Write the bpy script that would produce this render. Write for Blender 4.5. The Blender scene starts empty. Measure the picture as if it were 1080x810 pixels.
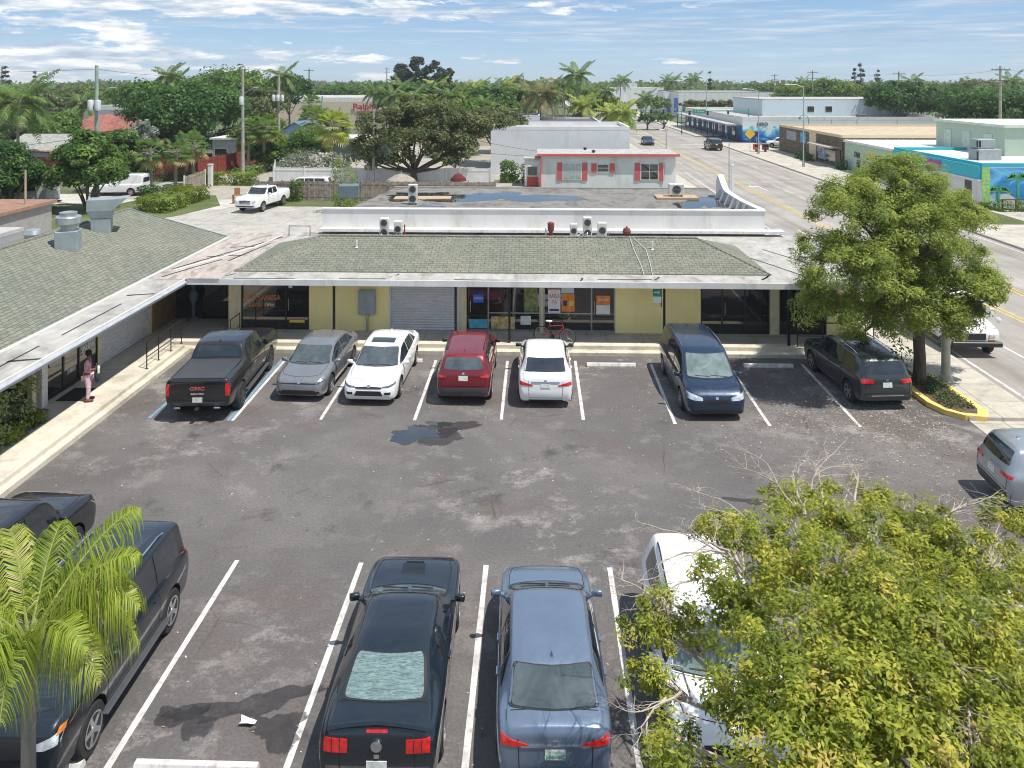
import bpy, bmesh, math, random
import numpy as np
from math import sin, cos, pi, radians, atan2, sqrt, hypot
from mathutils import Vector, Matrix
from mathutils.bvhtree import BVHTree

random.seed(7)
RNG = np.random.default_rng(11)
scene = bpy.context.scene
COL = scene.collection

# ------------------------------------------------------------------ materials
def _nt(name):
    m = bpy.data.materials.new(name); m.use_nodes = True
    nt = m.node_tree; b = nt.nodes['Principled BSDF']
    return m, nt, b
def N(nt, t, **kw):
    n = nt.nodes.new(t)
    for k, v in kw.items():
        if k in n.inputs: n.inputs[k].default_value = v
        else: setattr(n, k, v)
    return n
def c4(c): return (c[0], c[1], c[2], 1.0)
def ramp(nt, fac, stops, interp='LINEAR'):
    r = nt.nodes.new('ShaderNodeValToRGB'); r.color_ramp.interpolation = interp
    e = r.color_ramp.elements
    e[0].position = stops[0][0]; e[0].color = c4(stops[0][1])
    e[1].position = stops[-1][0]; e[1].color = c4(stops[-1][1])
    for p, c in stops[1:-1]:
        q = e.new(p); q.color = c4(c)
    if fac is not None: nt.links.new(fac, r.inputs[0])
    return r
def mixc(nt, f, a, b, mode='MIX'):
    n = nt.nodes.new('ShaderNodeMix'); n.data_type = 'RGBA'; n.blend_type = mode
    for sock, v in ((0, f), (6, a), (7, b)):
        if isinstance(v, (int, float)): n.inputs[sock].default_value = v
        elif isinstance(v, tuple): n.inputs[sock].default_value = c4(v)
        else: nt.links.new(v, n.inputs[sock])
    return n.outputs[2]
def coords(nt, kind='Object', scale=(1, 1, 1), rot=(0, 0, 0)):
    tc = nt.nodes.new('ShaderNodeTexCoord'); mp = nt.nodes.new('ShaderNodeMapping')
    mp.inputs['Scale'].default_value = scale; mp.inputs['Rotation'].default_value = rot
    nt.links.new(tc.outputs[kind], mp.inputs[0]); return mp.outputs[0]
def worldco(nt, scale=(1, 1, 1), rot=(0, 0, 0)):
    g = nt.nodes.new('ShaderNodeNewGeometry'); mp = nt.nodes.new('ShaderNodeMapping')
    mp.inputs['Scale'].default_value = scale; mp.inputs['Rotation'].default_value = rot
    nt.links.new(g.outputs['Position'], mp.inputs[0]); return mp.outputs[0]
def noise(nt, co, scale, detail=4, rough=.55, dist=0.):
    n = N(nt, 'ShaderNodeTexNoise', Scale=scale, Detail=detail, Roughness=rough, Distortion=dist)
    nt.links.new(co, n.inputs['Vector']); return n.outputs['Fac']
def bump(nt, b, h, strength=.3, dist=.02):
    n = N(nt, 'ShaderNodeBump', Strength=strength, Distance=dist)
    nt.links.new(h, n.inputs['Height']); nt.links.new(n.outputs[0], b.inputs['Normal'])
_MC = {}
def M(name, col, rough=.6, metal=0., var=.12, scale=2.5, bmp=0., coat=0., spec=.5, dirt=None):
    """paint / plaster / plastic with uneven tone"""
    if name in _MC: return _MC[name]
    m, nt, b = _nt(name)
    co = coords(nt)
    f = noise(nt, co, scale, 5, .6)
    lo = tuple(max(0, c * (1 - var * 1.4)) for c in col); hi = tuple(min(1, c * (1 + var)) for c in col)
    r = ramp(nt, f, [(.3, lo), (.55, col), (.75, hi)])
    out = r.outputs[0]
    if dirt:
        f2 = noise(nt, coords(nt, scale=(1, 1, .25)), scale * 1.7, 6, .7)
        r2 = ramp(nt, f2, [(.52, (0, 0, 0)), (.72, (1, 1, 1))])
        out = mixc(nt, r2.outputs[0], out, dirt)
    nt.links.new(out, b.inputs['Base Color'])
    b.inputs['Roughness'].default_value = rough; b.inputs['Metallic'].default_value = metal
    b.inputs['Coat Weight'].default_value = coat; b.inputs['Coat Roughness'].default_value = .04
    b.inputs['Specular IOR Level'].default_value = spec
    if bmp:
        bump(nt, b, noise(nt, co, scale * 8, 4, .6), bmp, .02)
    _MC[name] = m; return m
def paint(name, col, metal=.0, rough=.35, flake=.05):
    if name in _MC: return _MC[name]
    m, nt, b = _nt(name)
    f = noise(nt, coords(nt), 1.3, 4, .6)
    lo = tuple(c * (1 - flake) for c in col); hi = tuple(min(1, c * (1 + flake)) for c in col)
    r = ramp(nt, f, [(.35, lo), (.7, hi)])
    nt.links.new(r.outputs[0], b.inputs['Base Color'])
    # road dust: roughness varies, a film of pale dust on upward faces in patches
    f2 = noise(nt, coords(nt), 4.5, 5, .65)
    rr = ramp(nt, f2, [(.3, (rough * .8,) * 3), (.75, (min(1, rough * 1.5),) * 3)])
    nt.links.new(rr.outputs[0], b.inputs['Roughness'])
    b.inputs['Metallic'].default_value = metal
    b.inputs['Coat Weight'].default_value = 1.0; b.inputs['Coat Roughness'].default_value = .03
    _MC[name] = m; return m
def glass(name, col, rough=.04, streak=None):
    if name in _MC: return _MC[name]
    m, nt, b = _nt(name)
    f = noise(nt, coords(nt, scale=(1, .6, 1)), 2.2, 3, .6, .8)
    hi = streak or tuple(min(1, c * 2.2) for c in col)
    r = ramp(nt, f, [(.35, col), (.75, hi)])
    nt.links.new(r.outputs[0], b.inputs['Base Color'])
    b.inputs['Roughness'].default_value = rough; b.inputs['Specular IOR Level'].default_value = .8
    b.inputs['Coat Weight'].default_value = .6; b.inputs['Coat Roughness'].default_value = .01
    _MC[name] = m; return m
def emit(name, col, s):
    m, nt, b = _nt(name); b.inputs['Base Color'].default_value = c4(col)
    b.inputs['Emission Color'].default_value = c4(col); b.inputs['Emission Strength'].default_value = s; return m

# ------------------------------------------------------------------ objects
def mark(o, label=None, cat=None, group=None, kind=None):
    if label: o['label'] = label
    if cat: o['category'] = cat
    if group: o['group'] = group
    if kind: o['kind'] = kind
    return o
def thing(name, label, cat, loc=(0, 0, 0), rz=0., group=None):
    o = bpy.data.objects.new(name, None); COL.objects.link(o)
    o.empty_display_size = .3
    o.location = loc; o.rotation_euler = (0, 0, rz)
    return mark(o, label, cat, group)
def inv(parent):
    """world -> local of a (possibly nested) parent"""
    mats = []
    p = parent
    while p is not None:
        mats.append(Matrix.Translation(p.location) @ p.rotation_euler.to_matrix().to_4x4() @ Matrix.Diagonal((*p.scale, 1)))
        p = p.parent
    m = Matrix.Identity(4)
    for x in reversed(mats): m = m @ x
    return m.inverted()
class MB:
    def __init__(s): s.v = []; s.f = []; s.mi = []; s.cur = 0
    def add(s, vs, fs):
        o = len(s.v); s.v += [tuple(v) for v in vs]; s.f += [tuple(i + o for i in f) for f in fs]; s.mi += [s.cur] * len(fs); return s
    def box(s, c, d, rz=0., bev=0.):
        """centre, full size"""
        x, y, z = d[0] / 2, d[1] / 2, d[2] / 2
        if bev > 0:
            b = min(bev, x * .9, y * .9, z * .9)
            pts = []
            for sz in (-1, 1):
                for (ax, ay) in ((x - b, y), (-(x - b), y), (-x, y - b), (-x, -(y - b)), (-(x - b), -y), (x - b, -y), (x, -(y - b)), (x, y - b)):
                    pts.append((ax, ay, sz * (z - b)))
            for (ax, ay) in ((x - b, y - b), (-(x - b), y - b), (-(x - b), -(y - b)), (x - b, -(y - b))):
                pts.append((ax, ay, z)); 
            for (ax, ay) in ((x - b, y - b), (-(x - b), y - b), (-(x - b), -(y - b)), (x - b, -(y - b))):
                pts.append((ax, ay, -z))
            fs = [(i, (i + 1) % 8, 8 + (i + 1) % 8, 8 + i) for i in range(8)]
            t = [16, 17, 18, 19]; q = [20, 21, 22, 23]
            fs += [(16, 17, 18, 19), (23, 22, 21, 20)]
            fs += [(8, 9, 17, 16), (10, 11, 18, 17), (12, 13, 19, 18), (14, 15, 16, 19), (9, 10, 17), (11, 12, 18), (13, 14, 19), (15, 8, 16)]
            fs += [(1, 0, 20, 21), (3, 2, 21, 22), (5, 4, 22, 23), (7, 6, 23, 20), (2, 1, 21), (4, 3, 22), (6, 5, 23), (0, 7, 20)]
        else:
            pts = [(-x, -y, -z), (x, -y, -z), (x, y, -z), (-x, y, -z), (-x, -y, z), (x, -y, z), (x, y, z), (-x, y, z)]
            fs = [(3, 2, 1, 0), (4, 5, 6, 7), (0, 1, 5, 4), (1, 2, 6, 5), (2, 3, 7, 6), (3, 0, 4, 7)]
        ca, sa = cos(rz), sin(rz)
        return s.add([(c[0] + p[0] * ca - p[1] * sa, c[1] + p[0] * sa + p[1] * ca, c[2] + p[2]) for p in pts], fs)
    def b2(s, x0, x1, y0, y1, z0, z1, bev=0.):
        return s.box(((x0 + x1) / 2, (y0 + y1) / 2, (z0 + z1) / 2), (abs(x1 - x0), abs(y1 - y0), abs(z1 - z0)), 0, bev)
    def tube(s, pts, r, n=8, caps=True):
        """r number or list"""
        pts = [Vector(p) for p in pts]; m = len(pts)
        rs = r if isinstance(r, (list, tuple)) else [r] * m
        vs = []; up = None
        for i, p in enumerate(pts):
            d = (pts[min(i + 1, m - 1)] - pts[max(i - 1, 0)])
            if d.length < 1e-9: d = Vector((0, 0, 1))
            d.normalize()
            if up is None or abs(d.dot(up)) > .98: up = Vector((0, 0, 1)) if abs(d.z) < .9 else Vector((1, 0, 0))
            a = d.cross(up).normalized(); b = d.cross(a).normalized(); up = -b if False else up
            for k in range(n):
                t = 2 * pi * k / n
                vs.append(p + a * cos(t) * rs[i] + b * sin(t) * rs[i])
        fs = [(i * n + k, i * n + (k + 1) % n, (i + 1) * n + (k + 1) % n, (i + 1) * n + k) for i in range(m - 1) for k in range(n)]
        if caps: fs += [tuple(reversed(range(n))), tuple((m - 1) * n + k for k in range(n))]
        return s.add(vs, fs)
    def cyl(s, c, r, h, n=16, r2=None):
        return s.tube([c, (c[0], c[1], c[2] + h)], [r, r if r2 is None else r2], n)
    def lathe(s, prof, c=(0, 0, 0), n=20, axis='z'):
        vs = []
        for (r, h) in prof:
            for k in range(n):
                t = 2 * pi * k / n
                p = (r * cos(t), r * sin(t), h)
                if axis == 'x': p = (h, r * cos(t), r * sin(t))
                if axis == 'y': p = (r * cos(t), h, r * sin(t))
                vs.append((c[0] + p[0], c[1] + p[1], c[2] + p[2]))
        m = len(prof)
        fs = [(i * n + k, i * n + (k + 1) % n, (i + 1) * n + (k + 1) % n, (i + 1) * n + k) for i in range(m - 1) for k in range(n)]
        fs += [tuple(range(n)), tuple((m - 1) * n + k for k in reversed(range(n)))]
        return s.add(vs, fs)
    def prism(s, poly, z0, z1):
        """poly: list of (x,y)"""
        n = len(poly)
        vs = [(x, y, z0) for x, y in poly] + [(x, y, z1) for x, y in poly]
        fs = [tuple(reversed(range(n))), tuple(range(n, 2 * n))] + [(i, (i + 1) % n, n + (i + 1) % n, n + i) for i in range(n)]
        return s.add(vs, fs)
    def extr(s, poly3, d):
        """polygon of 3D points pushed along d"""
        n = len(poly3); d = Vector(d)
        vs = [Vector(p) for p in poly3] + [Vector(p) + d for p in poly3]
        fs = [tuple(reversed(range(n))), tuple(range(n, 2 * n))] + [(i, (i + 1) % n, n + (i + 1) % n, n + i) for i in range(n)]
        return s.add(vs, fs)
    def build(s, name, mats, parent=None, smooth=None, W=False, label=None, loc=None):
        vs = s.v
        if W and parent is not None:
            im = inv(parent); vs = [im @ Vector(v) for v in vs]
        if loc is not None: vs = [(v[0] - loc[0], v[1] - loc[1], v[2] - loc[2]) for v in vs]
        me = bpy.data.meshes.new(name); me.from_pydata([tuple(v) for v in vs], [], s.f)
        bm = bmesh.new(); bm.from_mesh(me); bmesh.ops.recalc_face_normals(bm, faces=bm.faces); bm.to_mesh(me); bm.free()
        if not isinstance(mats, (list, tuple)): mats = [mats]
        for m in mats: me.materials.append(m)
        if len(mats) > 1: me.polygons.foreach_set('material_index', s.mi)
        if smooth is not None:
            me.polygons.foreach_set('use_smooth', [True] * len(me.polygons))
            me.set_sharp_from_angle(angle=radians(smooth))
        o = bpy.data.objects.new(name, me); COL.objects.link(o); o.parent = parent
        if loc is not None: o.location = loc
        if label: o['label'] = label
        return o
def raw_mesh(name, V, F, mats, parent=None, tint=None, smooth=False, loc=None):
    """V (n,3) F (m,k) numpy"""
    me = bpy.data.meshes.new(name)
    k = F.shape[1]
    me.vertices.add(len(V)); me.vertices.foreach_set('co', np.asarray(V, dtype=np.float32).ravel())
    me.loops.add(F.size); me.loops.foreach_set('vertex_index', F.astype(np.int32).ravel())
    me.polygons.add(len(F)); me.polygons.foreach_set('loop_start', np.arange(0, F.size, k, dtype=np.int32))
    me.polygons.foreach_set('loop_total', np.full(len(F), k, dtype=np.int32))
    if tint is not None:
        a = me.attributes.new('tint', 'FLOAT', 'FACE'); a.data.foreach_set('value', tint.astype(np.float32))
    me.update(); me.validate()
    for m in (mats if isinstance(mats, (list, tuple)) else [mats]): me.materials.append(m)
    if smooth: me.polygons.foreach_set('use_smooth', [True] * len(F))
    o = bpy.data.objects.new(name, me); COL.objects.link(o); o.parent = parent
    if loc is not None: o.location = loc
    return o
def text(name, s, size, mat, parent, loc, rot, depth=.006, sx=1., bold=0., align='CENTER'):
    cu = bpy.data.curves.new(name, 'FONT'); cu.body = s; cu.size = size; cu.extrude = depth; cu.offset = bold
    cu.align_x = align; cu.align_y = 'CENTER'
    t = bpy.data.objects.new('tmp', cu); COL.objects.link(t)
    bpy.context.view_layer.update()
    dg = bpy.context.evaluated_depsgraph_get()
    me = bpy.data.meshes.new_from_object(t.evaluated_get(dg))
    bpy.data.objects.remove(t); me.name = name
    me.materials.clear(); me.materials.append(mat)
    o = bpy.data.objects.new(name, me); COL.objects.link(o); o.parent = parent
    R = Matrix.Rotation(rot[2], 3, 'Z') @ Matrix.Rotation(rot[1], 3, 'Y') @ Matrix.Rotation(rot[0], 3, 'X')
    o.location = loc; o.rotation_euler = R.to_euler(); o.scale = (sx, 1, 1)
    return o
def copy_tree(o, loc=None, rz=None, label=None, parent=None, scale=None):
    c = o.copy(); COL.objects.link(c); c.parent = parent
    for ch in list(KIDS.get(o.name, []) or [k for k in bpy.data.objects if k.parent == o]): copy_tree(ch, parent=c)
    if loc is not None: c.location = loc
    if rz is not None: c.rotation_euler = (c.rotation_euler[0], c.rotation_euler[1], rz)
    if scale is not None: c.scale = scale if isinstance(scale, (tuple, list)) else (scale,) * 3
    if label: c['label'] = label
    return c
KIDS = {}
def remember(o):
    for k in bpy.data.objects:
        if k.parent is not None: KIDS.setdefault(k.parent.name, [])
    KIDS[o.name] = [k for k in bpy.data.objects if k.parent == o]
    for k in KIDS[o.name]:
        KIDS[k.name] = [q for q in bpy.data.objects if q.parent == k] or ['']
    for k in list(KIDS):
        if KIDS[k] == ['']: KIDS[k] = []

# ------------------------------------------------------------------ camera numbers
FPX, HOR, YAW, CH = 824.0, 86.0, radians(1.8), 10.85     # a level camera with a falling (shift) lens
CX, CY = .13, -4.2
def ray(x, y):
    u = (x - 540) / FPX; v = (y - HOR) / FPX
    return (u * cos(YAW) - sin(YAW), u * sin(YAW) + cos(YAW), -v)
def gx(px, Y, py=110):
    """x of the picture column px at distance Y (used to read positions off the survey of the photo)"""
    d = ray(px, py); return CX + d[0] / d[1] * (Y - CY)
def gz(py, Y, px=540):
    d = ray(px, py); return CH + d[2] / d[1] * (Y - CY)
def at(px, py, z):
    d = ray(px, py); k = (z - CH) / d[2]; return (CX + d[0] * k, CY + d[1] * k, z)
FAR = 1.085
# ------------------------------------------------------------------ vehicles
def pchip(keys):
    xs = np.array([k[0] for k in keys], float); ys = np.array([k[1] for k in keys], float)
    h = np.diff(xs); d = np.diff(ys) / h; m = np.zeros(len(xs))
    for i in range(1, len(xs) - 1):
        if d[i - 1] * d[i] > 0:
            w1 = 2 * h[i] + h[i - 1]; w2 = h[i] + 2 * h[i - 1]
            m[i] = (w1 + w2) / (w1 / d[i - 1] + w2 / d[i])
    m[0] = d[0]; m[-1] = d[-1]
    def f(x):
        x = np.clip(x, xs[0], xs[-1]); i = np.clip(np.searchsorted(xs, x) - 1, 0, len(xs) - 2)
        t = (x - xs[i]) / h[i]
        return float((2 * t**3 - 3 * t**2 + 1) * ys[i] + (t**3 - 2 * t**2 + t) * h[i] * m[i] + (-2 * t**3 + 3 * t**2) * ys[i + 1] + (t**3 - t**2) * h[i] * m[i + 1])
    return f

SH = {}
SH['sedan'] = dict(L=4.7, W=1.84,
    zt=[(0, .70), (.006, .94), (.018, 1.06), (.05, 1.10), (.08, 1.125), (.225, 1.38), (.33, 1.45), (.48, 1.465), (.53, 1.45), (.59, 1.40), (.765, .98), (.88, .89), (.955, .79), (.985, .70), (1, .60)],
    zs=[(0, .62), (.01, .86), (.04, .98), (.15, 1.01), (.4, .95), (.75, .90), (.88, .82), (.955, .73), (.985, .64), (1, .53)],
    zb=[(0, .42), (.012, .27), (.05, .2), (.95, .18), (.985, .22), (1, .34)],
    wk=[(0, .80), (.008, .90), (.03, .95), (.1, .985), (.25, 1), (.75, 1), (.9, .98), (.955, .93), (.985, .86), (1, .74)],
    wt=[(0, .86), (.07, .84), (.13, .77), (.24, .72), (.36, .72), (.58, .72), (.7, .78), (.78, .84), (.93, .88), (1, .88)],
    ws=(.755, .60, .77, .66, .03), rw=(.09, .215, .74, .66, -.02), side=[(.725, .475, .60, .48), (.46, .275, .465, .29), (.262, .185, .275, .265)],
    doors=(.70, .465, .28), ax=(.195, .81), R=.335, hood=.76, trunk=.10)
SH['coupe'] = dict(L=4.78, W=1.88,
    zt=[(0, .72), (.006, .94), (.02, 1.06), (.06, 1.08), (.10, 1.09), (.28, 1.33), (.38, 1.38), (.52, 1.37), (.58, 1.32), (.70, 1.04), (.88, .98), (.96, .89), (.99, .80), (1, .66)],
    zs=[(0, .64), (.01, .88), (.04, .98), (.2, .99), (.4, .94), (.7, .96), (.88, .92), (.96, .83), (.99, .73), (1, .58)],
    zb=[(0, .42), (.012, .27), (.05, .2), (.95, .18), (.985, .22), (1, .34)],
    wk=[(0, .84), (.008, .93), (.03, .96), (.1, .99), (.25, 1), (.4, .985), (.6, .985), (.75, 1), (.9, .98), (.96, .95), (.988, .90), (1, .80)],
    wt=[(0, .88), (.12, .84), (.2, .74), (.33, .68), (.56, .68), (.68, .78), (.74, .84), (.93, .88), (1, .88)],
    ws=(.695, .575, .78, .63, .03), rw=(.155, .34, .60, .53, -.012), side=[(.665, .41, .565, .43), (.385, .31, .41, .385)],
    doors=(.665, .37), ax=(.185, .795), R=.35, hood=.70, trunk=.14)
SH['suv'] = dict(L=4.6, W=1.87,
    zt=[(0, .80), (.006, 1.03), (.014, 1.12), (.055, 1.50), (.085, 1.62), (.2, 1.67), (.45, 1.70), (.57, 1.68), (.62, 1.63), (.765, 1.15), (.9, 1.07), (.96, .99), (.99, .88), (1, .74)],
    zs=[(0, .72), (.01, .98), (.04, 1.08), (.2, 1.10), (.5, 1.05), (.75, 1.07), (.9, 1.0), (.96, .92), (.99, .80), (1, .66)],
    zb=[(0, .48), (.012, .34), (.05, .26), (.95, .25), (.985, .3), (1, .42)],
    wk=[(0, .80), (.008, .90), (.03, .95), (.1, .985), (.25, 1), (.75, 1), (.9, .98), (.96, .95), (.988, .90), (1, .80)],
    wt=[(0, .80), (.03, .78), (.10, .73), (.5, .76), (.62, .74), (.72, .79), (.78, .86), (.93, .9), (1, .9)],
    ws=(.755, .63, .78, .68, .03), rw=(.028, .075, .70, .64, -.01), side=[(.725, .49, .63, .49), (.475, .295, .475, .30), (.28, .13, .285, .16)],
    doors=(.705, .48, .295), ax=(.185, .81), R=.36, hood=.76, trunk=None, clad=True)
SH['bigsuv'] = dict(L=4.82, W=1.93,
    zt=[(0, .85), (.006, 1.12), (.02, 1.25), (.045, 1.68), (.065, 1.80), (.2, 1.86), (.45, 1.88), (.60, 1.86), (.645, 1.80), (.765, 1.27), (.9, 1.21), (.965, 1.14), (.99, 1.04), (1, .85)],
    zs=[(0, .78), (.01, 1.05), (.04, 1.16), (.2, 1.16), (.5, 1.14), (.75, 1.18), (.9, 1.14), (.965, 1.06), (.99, .95), (1, .75)],
    zb=[(0, .52), (.012, .40), (.05, .34), (.95, .33), (.985, .38), (1, .48)],
    wk=[(0, .86), (.008, .93), (.03, .96), (.1, .985), (.25, 1), (.75, 1), (.9, .985), (.96, .965), (.988, .93), (1, .84)],
    wt=[(0, .80), (.03, .80), (.08, .78), (.5, .80), (.64, .79), (.72, .82), (.78, .87), (.93, .9), (1, .9)],
    ws=(.75, .65, .74, .68, .025), rw=(.026, .06, .70, .66, -.01), side=[(.72, .505, .65, .505), (.49, .315, .49, .32), (.30, .10, .305, .115)],
    doors=(.705, .495, .31), ax=(.20, .80), R=.39, hood=.755, trunk=None, clad=True)
SH['van'] = dict(L=5.08, W=1.98,
    zt=[(0, .80), (.006, 1.05), (.018, 1.2), (.045, 1.62), (.07, 1.70), (.2, 1.74), (.45, 1.77), (.60, 1.74), (.655, 1.67), (.83, 1.13), (.92, 1.02), (.965, .91), (.99, .80), (1, .68)],
    zs=[(0, .72), (.01, .98), (.04, 1.08), (.2, 1.07), (.5, 1.02), (.78, 1.02), (.92, .95), (.965, .84), (.99, .72), (1, .6)],
    zb=[(0, .42), (.012, .28), (.05, .2), (.95, .18), (.985, .22), (1, .34)],
    wk=[(0, .84), (.008, .92), (.03, .96), (.1, .985), (.25, 1), (.75, 1), (.9, .98), (.96, .94), (.988, .87), (1, .76)],
    wt=[(0, .80), (.03, .79), (.07, .74), (.5, .76), (.65, .74), (.76, .80), (.84, .86), (.93, .9), (1, .9)],
    ws=(.82, .665, .76, .66, .03), rw=(.024, .05, .70, .66, -.01), side=[(.785, .54, .66, .54), (.525, .345, .525, .35), (.33, .09, .335, .10)],
    doors=(.745, .53, .335), ax=(.19, .80), R=.345, hood=.825, trunk=None)
SH['pickup'] = dict(L=5.85, W=2.04,
    zt=[(0, 1.18), (.004, 1.36), (.01, 1.385), (.30, 1.40), (.315, 1.42), (.345, 1.84), (.37, 1.90), (.46, 1.93), (.55, 1.92), (.60, 1.87), (.70, 1.38), (.76, 1.36), (.9, 1.32), (.965, 1.26), (.99, 1.18), (1, 1.0)],
    zs=[(0, 1.1), (.005, 1.27), (.02, 1.33), (.3, 1.33), (.5, 1.27), (.72, 1.28), (.9, 1.25), (.965, 1.18), (.99, 1.1), (1, .9)],
    zb=[(0, .62), (.01, .52), (.05, .46), (.95, .42), (.985, .44), (1, .54)],
    wk=[(0, .93), (.004, .96), (.02, .975), (.1, .985), (.25, .99), (.33, .985), (.75, .99), (.9, .99), (.96, .98), (.988, .95), (1, .88)],
    wt=[(0, .9), (.30, .9), (.35, .73), (.5, .76), (.6, .75), (.68, .80), (.73, .88), (.93, .9), (1, .9)],
    ws=(.695, .605, .76, .70, .02), rw=(.322, .342, .70, .66, 0), side=[(.66, .505, .60, .505), (.49, .375, .49, .38)],
    doors=(.655, .495, .365), ax=(.205, .79), R=.42, hood=.70, trunk=None)
SH['cargo'] = dict(L=5.3, W=2.0,
    zt=[(0, .9), (.004, 1.9), (.02, 2.02), (.3, 2.07), (.66, 2.05), (.70, 1.98), (.84, 1.22), (.93, 1.08), (.97, .9), (1, .7)],
    zs=[(0, .8), (.01, 1.1), (.04, 1.16), (.5, 1.15), (.78, 1.1), (.92, .95), (.97, .8), (1, .6)],
    zb=[(0, .5), (.012, .40), (.05, .34), (.95, .33), (.985, .38), (1, .48)],
    wk=[(0, .93), (.008, .96), (.03, .98), (.1, 1), (.75, 1), (.9, .97), (.96, .92), (.988, .84), (1, .7)],
    wt=[(0, .84), (.03, .84), (.5, .85), (.68, .82), (.8, .82), (.93, .86), (1, .86)],
    ws=(.82, .71, .78, .72, .02), rw=(.008, .014, .7, .7, 0), side=[(.79, .60, .70, .60)],
    doors=(.77, .585, .36), ax=(.2, .82), R=.36, hood=.84, trunk=None)

MT = {}
def carmats():
    MT['tyre'] = M('tyre rubber', (.022, .022, .024), .85, var=.2, scale=8)
    MT['rim'] = M('wheel alloy', (.55, .56, .58), .3, .9)
    MT['rimdark'] = M('dark wheel alloy', (.09, .09, .10), .35, .6)
    MT['well'] = M('black underbody', (.012, .012, .013), .9)
    MT['trim'] = M('black exterior trim', (.02, .02, .022), .45)
    MT['clad'] = M('grey plastic cladding', (.06, .062, .068), .6)
    MT['glass'] = glass('tinted car glass', (.012, .016, .02), .03)
    MT['lightglass'] = glass('pale windscreen glass', (.10, .14, .135), .05, (.22, .27, .26))
    MT['midglass'] = glass('grey windscreen glass', (.045, .062, .068), .04, (.11, .13, .135))
    MT['red'] = M('tail lamp red', (.60, .012, .010), .12, coat=1, var=.35, scale=14)
    MT['lamp'] = M('headlamp glass', (.62, .66, .70), .1, .3, coat=1, var=.3, scale=12)
    MT['lampdark'] = M('dark headlamp glass', (.16, .17, .19), .08, .3, coat=1, var=.5, scale=12)
    MT['plate'] = M('licence plate white', (.72, .74, .70), .4, var=.25, scale=14)
    MT['chrome'] = M('chrome trim', (.75, .76, .78), .12, 1.)
    MT['seam'] = M('panel gap', (.008, .008, .009), .9)
    MT['orange'] = M('orange reflector', (.6, .18, .02), .3)
def panel(bvh, A, B, d, name, mat, parent, eps=.009, m=8, n=18, skirt=.012, rnd=None):
    """sheet between two polylines A (bottom) and B (top), pressed along d onto the body"""
    d = Vector(d).normalized()
    def samp(P, t):
        x = t * (len(P) - 1); i = min(int(x), len(P) - 2); return Vector(P[i]).lerp(Vector(P[i + 1]), x - i)
    V = []; last = None
    vs_ = [j / m for j in range(m + 1)]
    if rnd:
        vs_ = sorted(set([0, .012, .03, .06, .10, .15, .22, .5, .78, .85, .90, .94, .97, .988, 1] + [j / m for j in range(1, m)])); m = len(vs_) - 1
    for j in range(m + 1):
        for i in range(n + 1):
            v_ = vs_[j]; ins = 0
            if rnd:
                q_ = max(0, (abs(2 * v_ - 1) - (1 - 2 * rnd[1])) / (2 * rnd[1])); ins = rnd[0] * (1 - sqrt(max(0, 1 - q_ * q_)))
            u_ = .5 + (i / n - .5) * (1 - 2 * ins)
            p = samp(A, u_).lerp(samp(B, u_), v_)
            o = p - d * 3
            h = bvh.ray_cast(o, d)
            if h[0] is None: q = (last if last is not None else p) * 1; 
            else: q = h[0] - d * eps
            if h[0] is not None and h[1].dot(d) > 0: q = h[0] - d * eps
            last = q; V.append(q)
    F = [(j * (n + 1) + i, j * (n + 1) + i + 1, (j + 1) * (n + 1) + i + 1, (j + 1) * (n + 1) + i) for j in range(m) for i in range(n)]
    rim = [i for i in range(n + 1)] + [j * (n + 1) + n for j in range(1, m + 1)] + [m * (n + 1) + i for i in range(n - 1, -1, -1)] + [j * (n + 1) for j in range(m - 1, 0, -1)]
    base = len(V); V += [V[i] + d * skirt for i in rim]
    k = len(rim); F += [(rim[i], base + i, base + (i + 1) % k, rim[(i + 1) % k]) for i in range(k)]
    mb = MB(); mb.add(V, F)
    return mb.build(name, mat, parent, smooth=40)
def wheel(parent, x, y, R, style, side):
    w = .225 if R < .4 else .265
    mb = MB()
    mb.lathe([(R * .60, -w / 2), (R * .93, -w / 2), (R * .985, -w / 2 + .025), (R, -w / 4), (R, w / 4), (R * .985, w / 2 - .025), (R * .93, w / 2), (R * .60, w / 2)], (0, 0, 0), 28, 'x')
    t = mb.build('wheel', MT['tyre'], parent, smooth=40); t.location = (x, y, R)
    r = MB(); s = side
    xo = s * w / 2
    rr = R * .66
    r.cur = 0
    r.lathe([(rr, xo - s * .02), (rr, xo + s * .012), (rr * .9, xo + s * .012), (rr * .86, xo - s * .05), (rr * .2, xo - s * .06)], (0, 0, 0), 28, 'x')
    n = {'five': 5, 'ten': 10, 'six': 6, 'steel': 8}.get(style, 5)
    r.cur = 1
    for k in range(n):
        a = 2 * pi * k / n
        ww = rr * (.17 if n < 8 else .09)
        c, s2 = cos(a), sin(a)
        q = [(xo + s * .006, rr * .12, ww), (xo + s * .004, rr * .94, ww * .8), (xo + s * .004, rr * .94, -ww * .8), (xo + s * .006, rr * .12, -ww)]
        q = [(p[0], p[1] * c - p[2] * s2, p[1] * s2 + p[2] * c) for p in q]
        r.extr(q, (-s * .035, 0, 0))
    r.lathe([(rr * .22, xo - s * .05), (rr * .22, xo + s * .01), (rr * .12, xo + s * .014)], (0, 0, 0), 14, 'x')
    r.lathe([(rr * .99, xo - s * .01), (rr * .99, xo + s * .014), (rr * .88, xo + s * .014), (rr * .88, xo - s * .01)], (0, 0, 0), 28, 'x')
    r.build('rim', [MT['well'], MT['rimdark'] if style == 'six' else MT['rim']], t, smooth=30)
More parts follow.
